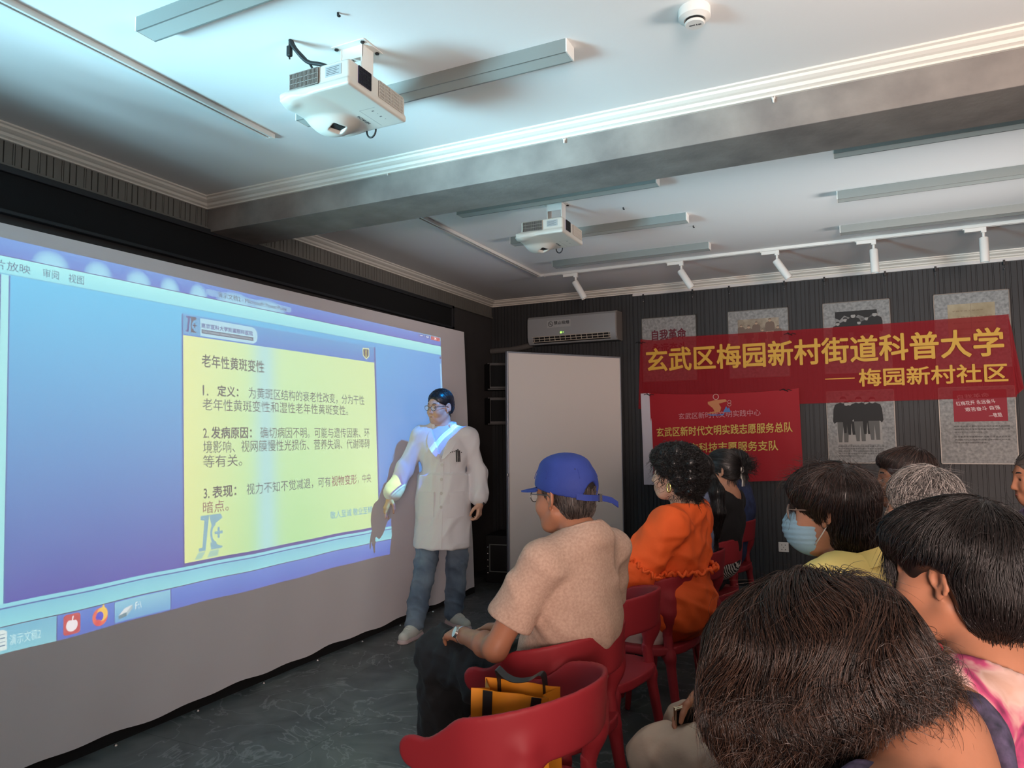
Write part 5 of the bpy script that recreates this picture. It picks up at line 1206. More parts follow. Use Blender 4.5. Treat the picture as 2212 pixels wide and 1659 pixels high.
# ---- the speaker in the white coat
J = dict(SIT); J.update(hip=(0, 0, 0.90), hipL=(-0.01, 0.09, 0.87), hipR=(0.01, -0.09, 0.87), kneeL=(-0.07, 0.085, 0.49), kneeR=(0.10, -0.115, 0.49), ankL=(-0.17, 0.045, 0.09), ankR=(0.16, -0.185, 0.09),
         toeL=(-0.04, 0.150, 0.03), toeR=(0.315, -0.225, 0.03), waist=(0.01, 0, 1.06), chest=(0.005, 0, 1.26), neck=(-0.02, -0.005, 1.43), shL=(-0.02, 0.175, 1.375), shR=(-0.01, -0.175, 1.385),
         elL=(-0.05, 0.240, 1.12), elR=(0.03, -0.285, 1.135), wrL=(0.03, 0.262, 0.905), wrR=(0.14, -0.355, 0.955), hdL=(0.12, -0.05, -1), hnL=(-0.25, -1, 0), hdR=(0.28, -0.35, -0.85), hnR=(-0.5, 0.75, -0.4), cuL=0.85, cuR=0.5, cusR=[0.25, 0.6, 0.75, 0.8],
         head=(0.01, -0.03, 1.595), hy=-0.62, hd=0.10, hr=-0.05, neckr=0.056)
o = person('man in a white coat standing at the screen, pointing down with one arm', (-2.71, 4.51), math.radians(-68), J, sk1, h=0.005); H = J['H']
face_bits(o, H)
G = hair_grid(H, h=0.004); hell(G, (-0.020, 0, 0.045), (0.101, 0.081, 0.087), 0); hell(G, (-0.055, 0, 0.0), (0.062, 0.074, 0.075), 0.02); hell(G, (0.118, 0, -0.015), (0.085, 0.09, 0.092), 0.012, '-'); hell(G, (0.03, 0, -0.07), (0.09, 0.12, 0.055), 0.01, '-')
V, Q = G.mesh(1); hv = strands(G, H, V, V, 2600, 0.022, 5, 0.0010, radial((-0.02, 0, 0.0), (0.3, 0, 0.6), 0.3), 1, grav=0.0, lift=0.004)
part('hair', join((V, Q), hv), m_black_hair, o, smooth=True)
glasses(o, H, mat('dark_blue_frame', S(24, 26, 44), 0.3))
J['w'] = 1.0
G = Grid((-0.30, -0.34, 0.98), (0.30, 0.34, 1.52), 0.006); torso_cloth(G, J, 0.012); cut_neck(G, J, 0.062, 0.015); part('tee_shirt', G.mesh(1), mat('pale_blue_cotton', S(190, 202, 208), 0.85), o, smooth=True)
G = Grid((-0.30, -0.48, 0.56), (0.34, 0.42, 1.53), 0.006)
torso_cloth(G, J, 0.026)
def skirt(X, Y, Z):
    t = np.clip((1.10-Z)/0.5, 0, 1); a = 0.130+0.052*t+0.006*np.sin(np.arctan2(Y, X)*5+1)*t; b = 0.180+0.022*t
    return np.maximum((np.sqrt(((X-0.005-0.022*t)/a)**2+((Y+0.012*t)/b)**2)-1)*np.minimum(a, b), np.abs(Z-0.85)-0.255)
G.fn(skirt, k=0.03)
for s_ in 'LR': sleeve(G, J, s_, 1.86, 0.058, 0.059, 0.035)
for s_ in 'LR':
    el, wr = np.array(J['el'+s_]), np.array(J['wr'+s_]); m_ = el+(wr-el)*0.72; G.cap(m_, el+(wr-el)*0.80, 0.058, 0.054, 0.03)
G.half((0, 0, 0.597), (0, 0, -1), 0.004)
cut_neck(G, J, 0.068, 0.012)
G.fn(lambda X, Y, Z: np.maximum(np.maximum(np.abs(Y)-np.clip(Z-1.215, 0, 1)*0.36, 0.035-X), 1.2-Z), (0.0, -0.2, 1.19), (0.3, 0.2, 1.53), 0.004, '-')
V, Q = G.mesh(1)
coat = part('lab_coat', (folds(V, Q, 0.0065, 17, 4, direction=(0, 0, 1)), Q), m_coat, o, smooth=True)
b = MB(); pz = patch(b, G, -0.004, 0.018, 0.61, 1.20, 0.006, 2, 40); part('placket', b, m_coat, coat, smooth='auto')
for z in (1.18, 1.08, 0.985, 0.89):
    x = surf_x(G, 0.008, z)+0.0125; part('button', MB().lathe([(0, 0), (0.009, 0), (0.0105, 0.002), (0.009, 0.0035), (0, 0.003)], (x, 0.008, z), (1, 0, 0), 18), mat('button_white', S(196, 194, 190), 0.3), coat, smooth='auto')
for y0, y1 in ((-0.158, -0.045), (0.05, 0.160)):
    b = MB(); patch(b, G, y0, y1, 0.82, 0.99, 0.007); patch(b, G, y0, y1, 0.968, 0.992, 0.010, 8, 2); part('hip_pocket', b, m_coat, coat, smooth='auto')
b = MB(); patch(b, G, 0.062, 0.140, 1.11, 1.235, 0.007); patch(b, G, 0.060, 0.142, 1.215, 1.238, 0.010, 6, 2); pk = part('breast_pocket', b, m_coat, coat, smooth='auto')
for y, l in ((0.110, 0.05), (0.121, 0.055), (0.131, 0.045)):
    x = surf_x(G, y, 1.235)+0.018; part('pen', MB().cyl((x, y, 1.20), (x+0.002, y-0.003, 1.235+l), 0.0045, n=10), m_black, pk)
b = MB()
for k in range(7):
    y = 0.065+k*0.012; z = 1.262+0.010*math.sin(k/6*PI); x = surf_x(G, y, z)+0.011; b.box((x, y, z), (x+0.0008, y+0.007, z+0.008))
part('chest_print', b, mat('print_dark', S(60, 62, 64)), coat)
for sgn in (-1, 1):   # lapels and collar
    b = MB(); pts = []
    for t in np.linspace(0, 1, 9):
        z = 1.215+0.20*t; y = sgn*(0.36*(z-1.215)+0.002); x1 = (surf_x(G, y+sgn*0.006, z) or 0.1); w_ = 0.055*math.sin(PI*min(1, t*0.85+0.1))+0.008; x2 = (surf_x(G, y+sgn*(w_+0.006), z+0.012) or 0.08); pts.append(((x1+0.010, y, z), (x2+0.018, y+sgn*w_, z+0.012)))
    v = [q for p in pts for q in p]; n = len(v); v += [(q[0]-0.010, q[1], q[2]) for q in v]
    f = [(2*i, 2*i+1, 2*i+3, 2*i+2) for i in range(len(pts)-1)]; f += [tuple(j+n for j in q[::-1]) for q in f]+[(2*i, 2*i+2, 2*i+2+n, 2*i+n) for i in range(len(pts)-1)]+[(2*i+1, 2*i+3, 2*i+3+n, 2*i+1+n) for i in range(len(pts)-1)]+[(0, 1, 1+n, n), (n-2, n-1, 2*n-1, 2*n-2)]
    part('lapel', MB().add(v, f), m_coat, coat, smooth='auto')
G = Grid((-0.16, -0.15, 1.36), (0.14, 0.15, 1.54), 0.004); G.fn(lambda X, Y, Z: np.maximum(np.abs((np.sqrt(((X+0.018)/0.078)**2+((Y+0.005)/0.088)**2)-1)*0.08-0.35*(1.485-Z)*0.4)-0.005, np.maximum(np.abs(Z-1.455+0.12*(X+0.02))-0.028, X-0.045)), k=0); part('collar', G.mesh(1), m_coat, coat, smooth=True)
part('jeans', trousers(J, 0.090, 0.074, 0.066, frac=0.98, amp=0.007, seed=8), m_denim, o, smooth=True)
m_shoe = mat('sneaker_white', S(204, 204, 196), 0.6, bump=0.1, bscale=90)
for s_ in 'LR':
    sh = part('shoe', shoe_mesh(J['ank'+s_], J['toe'+s_]), m_shoe, o, smooth=True)
    part('sole', sole_mesh(J['ank'+s_], J['toe'+s_]), mat('sole_teal', S(150, 176, 176) if s_ == 'R' else S(190, 170, 170), 0.5), sh, smooth='auto')
    an, to = np.array(J['ank'+s_]), np.array(J['toe'+s_]); d = to-an; d[2] = 0; d /= np.linalg.norm(d); sd = np.array([-d[1], d[0], 0]); b = MB()
    for k in range(4):
        c = an*[1, 1, 0]+d*(0.035+0.026*k)+np.array([0, 0, 0.100-0.0065*k]); b.tube([c-sd*0.024-(0, 0, .006), c+(0, 0, .003), c+sd*0.024-(0, 0, .006)], 0.003, 6)
    part('laces', b, m_white, sh, smooth=True)
    part('heel_tab', MB().ball(an*[1, 1, 0]-d*0.035+np.array([0, 0, 0.085]), 0.022, 12, (1, 1, 0.8)), mat('heel_teal', S(20, 110, 110), 0.6) if s_ == 'R' else mat('heel_red', S(170, 50, 70), 0.6), sh, smooth=True)
wrist_band(o, J['wrL'], J['elL'], 0.027, 0.022, mat('watch_strap_grey', S(170, 168, 164), 0.5), 'wristwatch', (0.3, 1, 0), 'square', 0.0)

# ---- the man in the blue cap
J = SJ(hip=(-0.02, 0, 0.55), hipL=(-0.01, 0.085, 0.545), hipR=(-0.01, -0.095, 0.54), waist=(-0.085, 0, 0.70), chest=(-0.165, 0, 0.885), neck=(-0.195, 0, 1.045), shL=(-0.160, 0.165, 0.995), shR=(-0.160, -0.165, 0.995),
       kneeL=(0.475, 0.035, 0.562), kneeR=(0.44, -0.12, 0.52), ankL=(0.60, -0.06, 0.22), ankR=(0.46, -0.13, 0.085), toeL=(0.73, -0.08, 0.12), toeR=(0.62, -0.15, 0.03),
       elL=(-0.055, 0.262, 0.735), elR=(-0.06, -0.25, 0.73), wrL=(0.255, 0.125, 0.690), wrR=(0.22, -0.05, 0.69), hdL=(0.95, -0.22, -0.10), hdR=(0.9, 0.4, -0.1), hnL=(-0.1, -0.35, -0.9), cuL=0.55, cuR=0.5, head=(-0.105, 0, 1.183), hy=0.05, hd=0.04, w=0.92)
CAPL = (-0.98, 2.26); CAPY = math.radians(160)
o = person('man in a blue baseball cap sitting with legs crossed, seen from behind', CAPL, CAPY, J, sk3, h=0.005); H = J['H']
face_bits(o, H)
G = hair_grid(H, h=0.004); hell(G, (-0.022, 0, 0.030), (0.098, 0.081, 0.085), 0); hell(G, (-0.060, 0, -0.028), (0.050, 0.068, 0.060), 0.02); hell(G, (0.10, 0, -0.02), (0.085, 0.10, 0.11), 0.01, '-'); hell(G, (0.02, 0, -0.085), (0.075, 0.12, 0.055), 0.01, '-')
V, Q = G.mesh(1); part('hair', join((V, Q), strands(G, H, V, V, 3800, 0.035, 7, 0.0009, radial((-0.03, 0, 0.12)), 2, keep=lambda L: L[:, 2] < 0.03, grav=0.6)), m_salt_hair, o, smooth=True)
m_cap = mat('blue_cap_cotton', S(42, 62, 142), 0.75, bump=0.12, bscale=220, var=0.08, vscale=20)
G = hair_grid(H, h=0.004, hi=(0.26, 0.2, 0.22)); hell(G, (-0.016, 0, 0.035), (0.112, 0.092, 0.097), 0); hell(G, (-0.010, 0, 0.10), (0.080, 0.070, 0.034), 0.03)
cut = H.copy(); G.M = H
G.half((0, 0, 0.016), (0.24, 0, -1), 0.004); G.ell((-0.125, 0, -0.004), (0.055, 0.036, 0.048), k=0.004, op='-'); G.ell((-0.016, 0, 0.02), (0.101, 0.081, 0.085), k=0.002, op='-')
G.fn(lambda X, Y, Z: 1.0+0*X)
G.M = np.eye(4)
V, Q = G.mesh(1); cp = part('baseball_cap', (V, Q), m_cap, o, smooth=True)
v = []; nb, nr = 20, 8
for i in range(nb+1):
    a = -1.12+2.24*i/nb
    for k in range(nr+1):
        u = k/nr; r0 = 0.088; x0 = -0.016+0.112*math.cos(a*0.95)*0.97; y0 = 0.092*math.sin(a*0.95)*0.98; ext = 0.078*math.cos(a*1.30)**0.8 if abs(a*1.30) < PI/2 else 0
        v.append((x0+u*ext, y0, 0.030-0.16*u*ext-0.9*y0*y0*(0.4+u)))
top_ = [hp(H, p) for p in v]; bot = [hp(H, (p[0], p[1], p[2]-0.005)) for p in v]; n = len(v)
f = [(i*(nr+1)+k, i*(nr+1)+k+1, (i+1)*(nr+1)+k+1, (i+1)*(nr+1)+k) for i in range(nb) for k in range(nr)]; f2 = [tuple(j+n for j in q[::-1]) for q in f]
f3 = [(i*(nr+1)+nr, (i+1)*(nr+1)+nr, (i+1)*(nr+1)+nr+n, i*(nr+1)+nr+n) for i in range(nb)]
part('visor', MB().add(top_+bot, f+f2+f3), m_cap, cp, smooth='auto')
part('top_button', MB().ball(hp(H, (-0.014, 0, 0.136)), 0.008, 12, (1, 1, .6)), m_cap, cp, smooth=True)
part('back_strap', MB().strip([hp(H, p) for p in ((-0.098, 0.056, 0.001), (-0.116, 0.034, -0.004), (-0.126, 0.0, -0.007), (-0.121, -0.030, -0.009), (-0.124, -0.055, -0.012), (-0.134, -0.085, -0.020), (-0.140, -0.110, -0.036))], hp(H, (0, 0, 1))-hp(H, (0, 0, 0)), 0.019, 0.004), m_cap, cp, smooth='auto')
part('strap_buckle', MB().strip([hp(H, p) for p in ((-0.127, -0.024, -0.008), (-0.128, -0.037, -0.009))], hp(H, (0, 0, 1))-hp(H, (0, 0, 0)), 0.026, 0.007), m_chrome, cp)
part('eyelet', MB().ball(hp(H, (-0.090, 0.046, 0.085)), 0.0045, 8), mat('eyelet_dark', S(26, 36, 84), 0.6), cp)
b = MB()
for a in (0.5, 1.5, 2.6, -0.5, -1.5, -2.6):
    b.tube([hp(H, (-0.014+0.1135*math.sin(t)*math.cos(a), 0.0935*math.sin(t)*math.sin(a), 0.036+0.0985*math.cos(t))) for t in np.linspace(0.08, 1.35, 14)], 0.0011, 5)
part('seams', b, m_cap, cp, smooth=True)
glasses(o, H, mat('thin_metal_frame', S(120, 116, 112), 0.3, metal=0.8))
m_tee = mat('heather_tan_jersey', S(198, 168, 150), 0.92, col2=S(178, 148, 130), vscale=130, vdet=3, bump=0.06, bscale=220)
G = Grid((-0.42, -0.40, 0.50), (0.24, 0.40, 1.12), 0.006); torso_cloth(G, J, 0.023)
G.ell((-0.17, 0, 0.79), (0.110, 0.155, 0.12), k=0.05); G.ell((-0.10, 0, 0.62), (0.125, 0.165, 0.12), k=0.05)
for s_ in 'LR': sleeve(G, J, s_, 0.70, 0.060, 0.072, 0.03)
cut_neck(G, J, 0.066, 0.022)
V, Q = G.mesh(1); sh_ = part('tee_shirt', (folds(V, Q, 0.006, 17, 14), Q), m_tee, o, smooth=True)
neck = np.array(J['neck']); ax_ = hp(H, (-0.02, 0, -0.02))-neck; ax_ /= np.linalg.norm(ax_); q_ = Vector(ax_).to_track_quat('Z', 'Y')
part('neck_band', MB().tube([neck+ax_*0.034+np.array(q_ @ Vector((0.070*math.cos(t), 0.070*math.sin(t), 0.004*math.cos(2*t)))) for t in np.linspace(0, 2*PI, 32, endpoint=False)], 0.007, 8, True), m_tee, sh_, smooth=True)
m_blkpants = mat('black_linen', S(30, 32, 36), 0.9, bump=0.1, bscale=60)
part('trousers', trousers(J, 0.105, 0.096, 0.098, frac=0.97, amp=0.011, seed=5), m_blkpants, o, smooth=True)
for s_ in 'LR': part('shoe', shoe_mesh(J['ank'+s_], J['toe'+s_]) if s_ == 'R' else (lambda G_: G_.chain([np.array(J['ankL'])-(0, 0, .02), J['toeL']], [0.045, 0.036]).mesh(1))(Grid(np.array(J['ankL'])-.12, np.array(J['toeL'])+.12, 0.006)), m_black, o, smooth=True)
wrist_band(o, J['wrL'], J['elL'], 0.0275, 0.016, m_chrome, 'wristwatch', (0.2, 0.9, 0.45), None, 0.004)

# ---- the woman in orange
J = SJ(hip=(-0.07, 0, 0.55), waist=(-0.135, 0, 0.70), chest=(-0.16, 0, 0.865), neck=(-0.205, 0, 1.03), shL=(-0.185, 0.175, 0.985), shR=(-0.185, -0.175, 0.985), elL=(-0.045, 0.235, 0.79), elR=(-0.045, -0.235, 0.80),
       wrL=(0.075, 0.02, 0.735), wrR=(0.075, -0.04, 0.765), hdL=(0.2, -1, 0.1), hdR=(0.25, 1, -0.1), hnL=(-1, 0, -0.2), hnR=(-1, 0, -0.2), head=(-0.143, 0, 1.197), hy=0.03, hd=-0.04, hs=0.98, w=1.12)
o = person('woman in a bright orange blouse with curly black hair, sitting with folded arms', (-0.92, 3.375), math.radians(173), J, sk1, True); H = J['H']; face_bits(o, H)
G = hair_grid(H, h=0.005); hell(G, (-0.030, 0, 0.045), (0.112, 0.105, 0.098), 0); hell(G, (-0.075, 0, -0.015), (0.085, 0.098, 0.095), 0.03); hell(G, (0.045, 0, 0.075), (0.055, 0.07, 0.05), 0.03)
hell(G, (0.118, 0, -0.022), (0.095, 0.085, 0.092), 0.012, '-'); hell(G, (0.03, 0.085, -0.045), (0.045, 0.05, 0.05), 0.012, '-'); hell(G, (0.03, -0.085, -0.045), (0.045, 0.05, 0.05), 0.012, '-'); hell(G, (0.01, 0, -0.13), (0.08, 0.14, 0.06), 0.01, '-')
V, Q = G.mesh(1); N_ = vnormals(V, Q); r_ = np.random.default_rng(3)
V = V+N_*(0.006*(np.sin(V[:, :1]*95)+np.sin(V[:, 1:2]*105+1)+np.sin(V[:, 2:]*90+2)))
part('hair', join((V, Q), strands(G, H, V, N_, 3600, 0.075, 16, 0.0011, radial((-0.02, 0, 0.06)), 4, curl=0.0075, curlf=210, lift=0.009, fly=0.45, grav=0.3)), m_black_hair, o, smooth=True)
m_gold_ = mat('gold_jewellery', S(206, 176, 110), 0.25, metal=1.0)
part('earring', MB().tube([hp(H, (-0.008+0.008*math.cos(t), 0.084, -0.060+0.020*math.sin(t))) for t in np.linspace(0, 2*PI, 18, endpoint=False)], 0.004, 6, True), m_gold_, o, smooth=True)
ax_ = hp(H, (-0.02, 0, -0.06))-np.array(J['neck']); ax_ /= np.linalg.norm(ax_); q_ = Vector(ax_).to_track_quat('Z', 'Y')
part('necklace', MB().tube([np.array(J['neck'])+ax_*0.018+np.array(q_ @ Vector((0.079*math.cos(t), 0.077*math.sin(t), -0.030*math.cos(t)))) for t in np.linspace(0, 2*PI, 40, endpoint=False)], 0.0028, 6, True), m_gold_, o, smooth=True)
m_orange = mat('orange_cotton', S(238, 96, 34), 0.8, bump=0.12, bscale=70, var=0.05, vscale=6)
G = Grid((-0.45, -0.44, 0.44), (0.24, 0.44, 1.10), 0.006); torso_cloth(G, J, 0.026); G.ell((-0.14, 0, 0.62), (0.175, 0.215, 0.16), k=0.05)
for s_ in 'LR': sleeve(G, J, s_, 1.0, 0.078, 0.090, 0.035); sleeve(G, J, s_, 1.45, 0.078, 0.088, 0.02)
cut_neck(G, J, 0.085, 0.006)
V, Q = G.mesh(1); bl = part('blouse', (folds(V, Q, 0.010, 26, 21), Q), m_orange, o, smooth=True)
def ruffle(c, ax, ra, rb, amp=0.012, th=0.006, n=150, w_=17):
    q = Vector(ax).to_track_quat('Z', 'Y'); c = np.array(c, float)
    return MB().tube([c+np.array(q @ Vector(((ra+amp*math.sin(t*w_))*math.cos(t), (rb+amp*math.sin(t*w_+.7))*math.sin(t), 0.010*math.sin(t*w_*1.6)))) for t in np.linspace(0, 2*PI, n, endpoint=False)], th, 6, True)
for s_ in 'LR':
    el, wr, sh = (np.array(J[k+s_]) for k in ('el', 'wr', 'sh'))
    b = ruffle(sh+(el-sh)*0.86, el-sh, 0.101, 0.101); p_ = part('sleeve_ruffle', b, m_orange, bl, smooth=True)
    part('cuff_ruffle', ruffle(el+(wr-el)*0.47, wr-el, 0.080, 0.080, 0.010, 0.006, 120, 15), m_orange, bl, smooth=True)
part('waist_ruffle', ruffle((-0.145, 0, 0.775), (0, 0, 1), 0.174, 0.204, 0.010, 0.0075, 200, 23), m_orange, bl, smooth=True)
part('trousers', trousers(J, 0.10, 0.085, 0.07, seed=31), mat('cream_cotton', S(206, 192, 184), 0.85), o, smooth=True)
for s_ in 'LR': part('shoe', shoe_mesh(J['ank'+s_], J['toe'+s_], 0.006), mat('beige_shoe', S(186, 170, 140), 0.6), o, smooth=True)

# ---- the woman with the ponytail (mostly hidden)
J = SJ(hs=0.96, w=0.95, head=(-0.12, 0, 1.165), elL=(-0.04, 0.22, 0.72), elR=(-0.04, -0.22, 0.72), wrL=(0.17, 0.1, 0.62), wrR=(0.17, -0.1, 0.62))
o = person('woman with a long black ponytail in a grey-blue top, hidden behind the woman in orange', (-0.93, 3.93), math.radians(172), J, sk2, True, h=0.007); H = J['H']; face_bits(o, H)
G = hair_grid(H, lo=(-0.3, -0.16, -0.42)); hell(G, (-0.020, 0, 0.035), (0.104, 0.086, 0.092), 0); hell(G, (0.115, 0, -0.03), (0.09, 0.10, 0.085), 0.012, '-'); hell(G, (0.02, 0, -0.10), (0.09, 0.14, 0.06), 0.01, '-')
for a_, b_, r0, r1 in (((-0.115, 0, -0.02), (-0.145, 0.01, -0.09), 0.024, 0.034), ((-0.145, 0.01, -0.09), (-0.15, 0.015, -0.20), 0.034, 0.034), ((-0.15, 0.015, -0.20), (-0.14, 0.02, -0.33), 0.034, 0.014)): hcap(G, a_, b_, r0, r1, 0.02)
V, Q = G.mesh(1); down = lambda L: np.where(L[:, 2:3] < -0.02, np.array([[0, 0.02, -1.0]]), (np.array([[-0.115, 0, -0.02]])-L)/np.linalg.norm(np.array([[-0.115, 0, -0.02]])-L, axis=1, keepdims=True))
part('hair', join((V, Q), strands(G, H, V, V, 2200, 0.13, 14, 0.0011, down, 6, grav=0.1, fly=0.06, lift=0.005)), m_black_hair, o, smooth=True)
part('hair_tie', MB().tube([hp(H, (-0.118+0.02*math.cos(t)*0.5, 0.027*math.cos(t), -0.03+0.027*math.sin(t))) for t in np.linspace(0, 2*PI, 18, endpoint=False)], 0.007, 6, True), mat('hair_tie_pale', S(196, 190, 180), 0.5), o, smooth=True)
G = Grid((-0.40, -0.38, 0.50), (0.16, 0.38, 1.10), 0.008); torso_cloth(G, J, 0.022)
for s_ in 'LR': sleeve(G, J, s_, 0.8)
cut_neck(G, J); V, Q = G.mesh(1); part('top', (folds(V, Q, 0.005, 22, 3), Q), mat('grey_blue_cotton', S(120, 130, 158), 0.85), o, smooth=True)
part('trousers', trousers(J, h=0.009), m_blkpants, o, smooth=True)
for s_ in 'LR': part('shoe', shoe_mesh(J['ank'+s_], J['toe'+s_], 0.007), m_black, o, smooth=True)

# ---- the woman in the black top with a bow
J = SJ(hs=0.97, w=1.0, head=(-0.165, 0, 1.165), hy=0.25, neck=(-0.215, 0, 1.02), chest=(-0.18, 0, 0.86), waist=(-0.14, 0, 0.70), shL=(-0.19, 0.165, 0.975), shR=(-0.19, -0.165, 0.975), elL=(-0.09, 0.235, 0.73), elR=(-0.09, -0.235, 0.73), wrL=(0.14, 0.1, 0.65), wrR=(0.14, -0.1, 0.65))
o = person('woman in a black top, her bun tied with a black and white bow', (-0.91, 4.46), math.radians(170), J, sk2, True, h=0.006); H = J['H']; face_bits(o, H)
G = hair_grid(H, lo=(-0.26, -0.2, -0.2)); hell(G, (-0.022, 0, 0.035), (0.106, 0.088, 0.094), 0); hell(G, (-0.06, 0, 0.0), (0.066, 0.078, 0.075), 0.03); hell(G, (0.115, 0, -0.03), (0.09, 0.10, 0.09), 0.012, '-'); hell(G, (0.015, 0, -0.095), (0.09, 0.14, 0.055), 0.01, '-'); hell(G, (-0.135, -0.01, 0.02), (0.035, 0.04, 0.035), 0.015)
V, Q = G.mesh(1); tgt = np.array([[-0.13, -0.01, 0.02]]); pin = lambda L: (tgt-L)/np.maximum(np.linalg.norm(tgt-L, axis=1, keepdims=True), 1e-3)
s1 = strands(G, H, V, V, 2600, 0.10, 12, 0.0010, pin, 7, grav=0.05, lift=0.004, fly=0.05)
s2 = strands(G, H, V, V, 320, 0.085, 10, 0.0013, lambda L: np.tile(np.array([[-1.0, -0.35, 0.35]]), (len(L), 1)), 8, keep=lambda L: L[:, 0] < -0.125, grav=0.1, fly=0.5, lift=0.02, tipfly=0.05)
part('hair', join((V, Q), s1, s2), m_black_hair, o, smooth=True)
m_bow = mat('black_white_satin', S(220, 214, 206), 0.4, col2=S(20, 20, 22), vscale=26, vdet=0, stretch=(1, 4, 1))
bw = MB()
for sy in (-1, 1):
    bw.ball(hp(H, (-0.128, 0.012*sy+0.01, -0.012+0.022*sy)), 0.030, 14, (0.55, 0.7, 0.9))
bw.strip([hp(H, p) for p in ((-0.128, 0.01, -0.02), (-0.138, 0.02, -0.06), (-0.136, 0.022, -0.095))], (0, 1, 0), 0.045, 0.005)
part('hair_bow', bw, m_bow, o, smooth='auto')
G = Grid((-0.44, -0.38, 0.50), (0.14, 0.38, 1.10), 0.007); torso_cloth(G, J, 0.020)
for s_ in 'LR': sleeve(G, J, s_, 1.2)
cut_neck(G, J, 0.088, -0.03); G.half((0, 0, 0.68), (0, 0, -1), 0.01); V, Q = G.mesh(1); part('top', (folds(V, Q, 0.004, 22, 5), Q), mat('black_jersey', S(20, 18, 20), 0.9), o, smooth=True)
def stripes(name, c1, c2, sc):
    m = mat(name, c1, 0.8); nt = m.node_tree; w_ = nt.nodes.new('ShaderNodeTexWave'); w_.inputs['Scale'].default_value = sc; w_.inputs['Distortion'].default_value = 3.0; w_.inputs['Detail'].default_value = 1
    tc = nt.nodes.new('ShaderNodeTexCoord'); nt.links.new(tc.outputs['Object'], w_.inputs['Vector']); r = nt.nodes.new('ShaderNodeValToRGB'); r.color_ramp.interpolation = 'CONSTANT'
    r.color_ramp.elements[0].color = (*c2, 1); r.color_ramp.elements[1].color = (*c1, 1); r.color_ramp.elements[1].position = 0.5; nt.links.new(w_.outputs[0], r.inputs[0]); nt.links.new(r.outputs[0], nt.nodes['Principled BSDF'].inputs['Base Color']); return m
G = Grid((-0.40, -0.30, 0.44), (0.12, 0.30, 0.80), 0.007); G.ell((-0.13, 0, 0.64), (0.135, 0.172, 0.125), k=0); part('striped_waist', G.mesh(1), stripes('zebra_stripes', S(200, 192, 184), S(22, 22, 24), 38), o, smooth=True)
part('trousers', trousers(J, h=0.009), m_blkpants, o, smooth=True)
for s_ in 'LR': part('shoe', shoe_mesh(J['ank'+s_], J['toe'+s_], 0.007), m_black, o, smooth=True)

# ---- the woman in navy at the far end
J = SJ(hs=0.97, head=(-0.135, 0, 1.15), neck=(-0.17, 0, 1.01), chest=(-0.15, 0, 0.85), shL=(-0.15, 0.165, 0.96), shR=(-0.15, -0.165, 0.96), w=1.1, hands=True)
o = person('woman in a navy patterned dress in the farthest seat, mostly hidden', (-0.95, 5.38), math.radians(172), J, sk2, True, h=0.008); H = J['H']; face_bits(o, H)
G = hair_grid(H); hell(G, (-0.022, 0, 0.035), (0.106, 0.09, 0.094), 0); hell(G, (0.115, 0, -0.03), (0.09, 0.10, 0.09), 0.012, '-'); hell(G, (0.015, 0, -0.095), (0.09, 0.14, 0.055), 0.01, '-')
V, Q = G.mesh(1); part('hair', join((V, Q), strands(G, H, V, V, 900, 0.06, 8, 0.0014, radial(), 9)), m_black_hair, o, smooth=True)
m_navy = mat('navy_pattern', S(58, 70, 110), 0.85, col2=S(30, 38, 66), vscale=22)
G = Grid((-0.42, -0.38, 0.30), (0.5, 0.38, 1.08), 0.009); torso_cloth(G, J, 0.026)
for s_ in 'LR': sleeve(G, J, s_, 0.9); G.cap(J['hip'+s_], J['knee'+s_], 0.11, 0.095, 0.04); G.cap(J['knee'+s_], np.array(J['knee'+s_])*0.5+np.array(J['ank'+s_])*0.5, 0.095, 0.10, 0.04)
cut_neck(G, J); V, Q = G.mesh(1); part('dress', (folds(V, Q, 0.006, 20, 6), Q), m_navy, o, smooth=True)
for s_ in 'LR': part('shoe', shoe_mesh(J['ank'+s_], J['toe'+s_], 0.007), m_black, o, smooth=True)
# ---- the woman in the face mask
J = SJ(hs=0.97, head=(-0.10, 0, 1.172), hy=0.05, hd=0.06, neck=(-0.165, 0, 1.02), w=1.02, hipL=(-0.05, 0.095, 0.525), hipR=(-0.05, -0.095, 0.525), kneeL=(0.36, 0.12, 0.440), kneeR=(0.37, -0.10, 0.445), wrL=(0.135, 0.150, 0.600), elL=(-0.09, 0.235, 0.73), hdL=(0.72, -0.1, -0.62), hnL=(-0.35, 0, -0.9), cuL=0.75,
       wrR=(0.250, 0.055, 0.625), elR=(-0.02, -0.21, 0.74), hdR=(0.62, 0.30, -0.72), hnR=(-0.40, 0.55, -0.55), cuR=0.9, cusR=[0.75, 0.95, 1.05, 1.1])
MLOC = (-0.175, 2.16); MYAW = math.radians(165)
o = person('woman in a yellow polo and pale blue face mask holding a phone on her knee', MLOC, MYAW, J, sk2, True); H = J['H']; face_bits(o, H)
G = hair_grid(H, lo=(-0.24, -0.2, -0.24)); hell(G, (-0.026, 0, 0.038), (0.109, 0.095, 0.093), 0); hell(G, (-0.056, 0, -0.040), (0.064, 0.083, 0.098), 0.03); hell(G, (0.02, 0, 0.066), (0.080, 0.080, 0.050), 0.03)
hell(G, (0.120, 0, -0.045), (0.085, 0.085, 0.095), 0.012, '-'); hell(G, (0.052, 0.088, -0.065), (0.042, 0.05, 0.07), 0.012, '-'); hell(G, (0.052, -0.088, -0.065), (0.042, 0.05, 0.07), 0.012, '-')
V, Q = G.mesh(1)
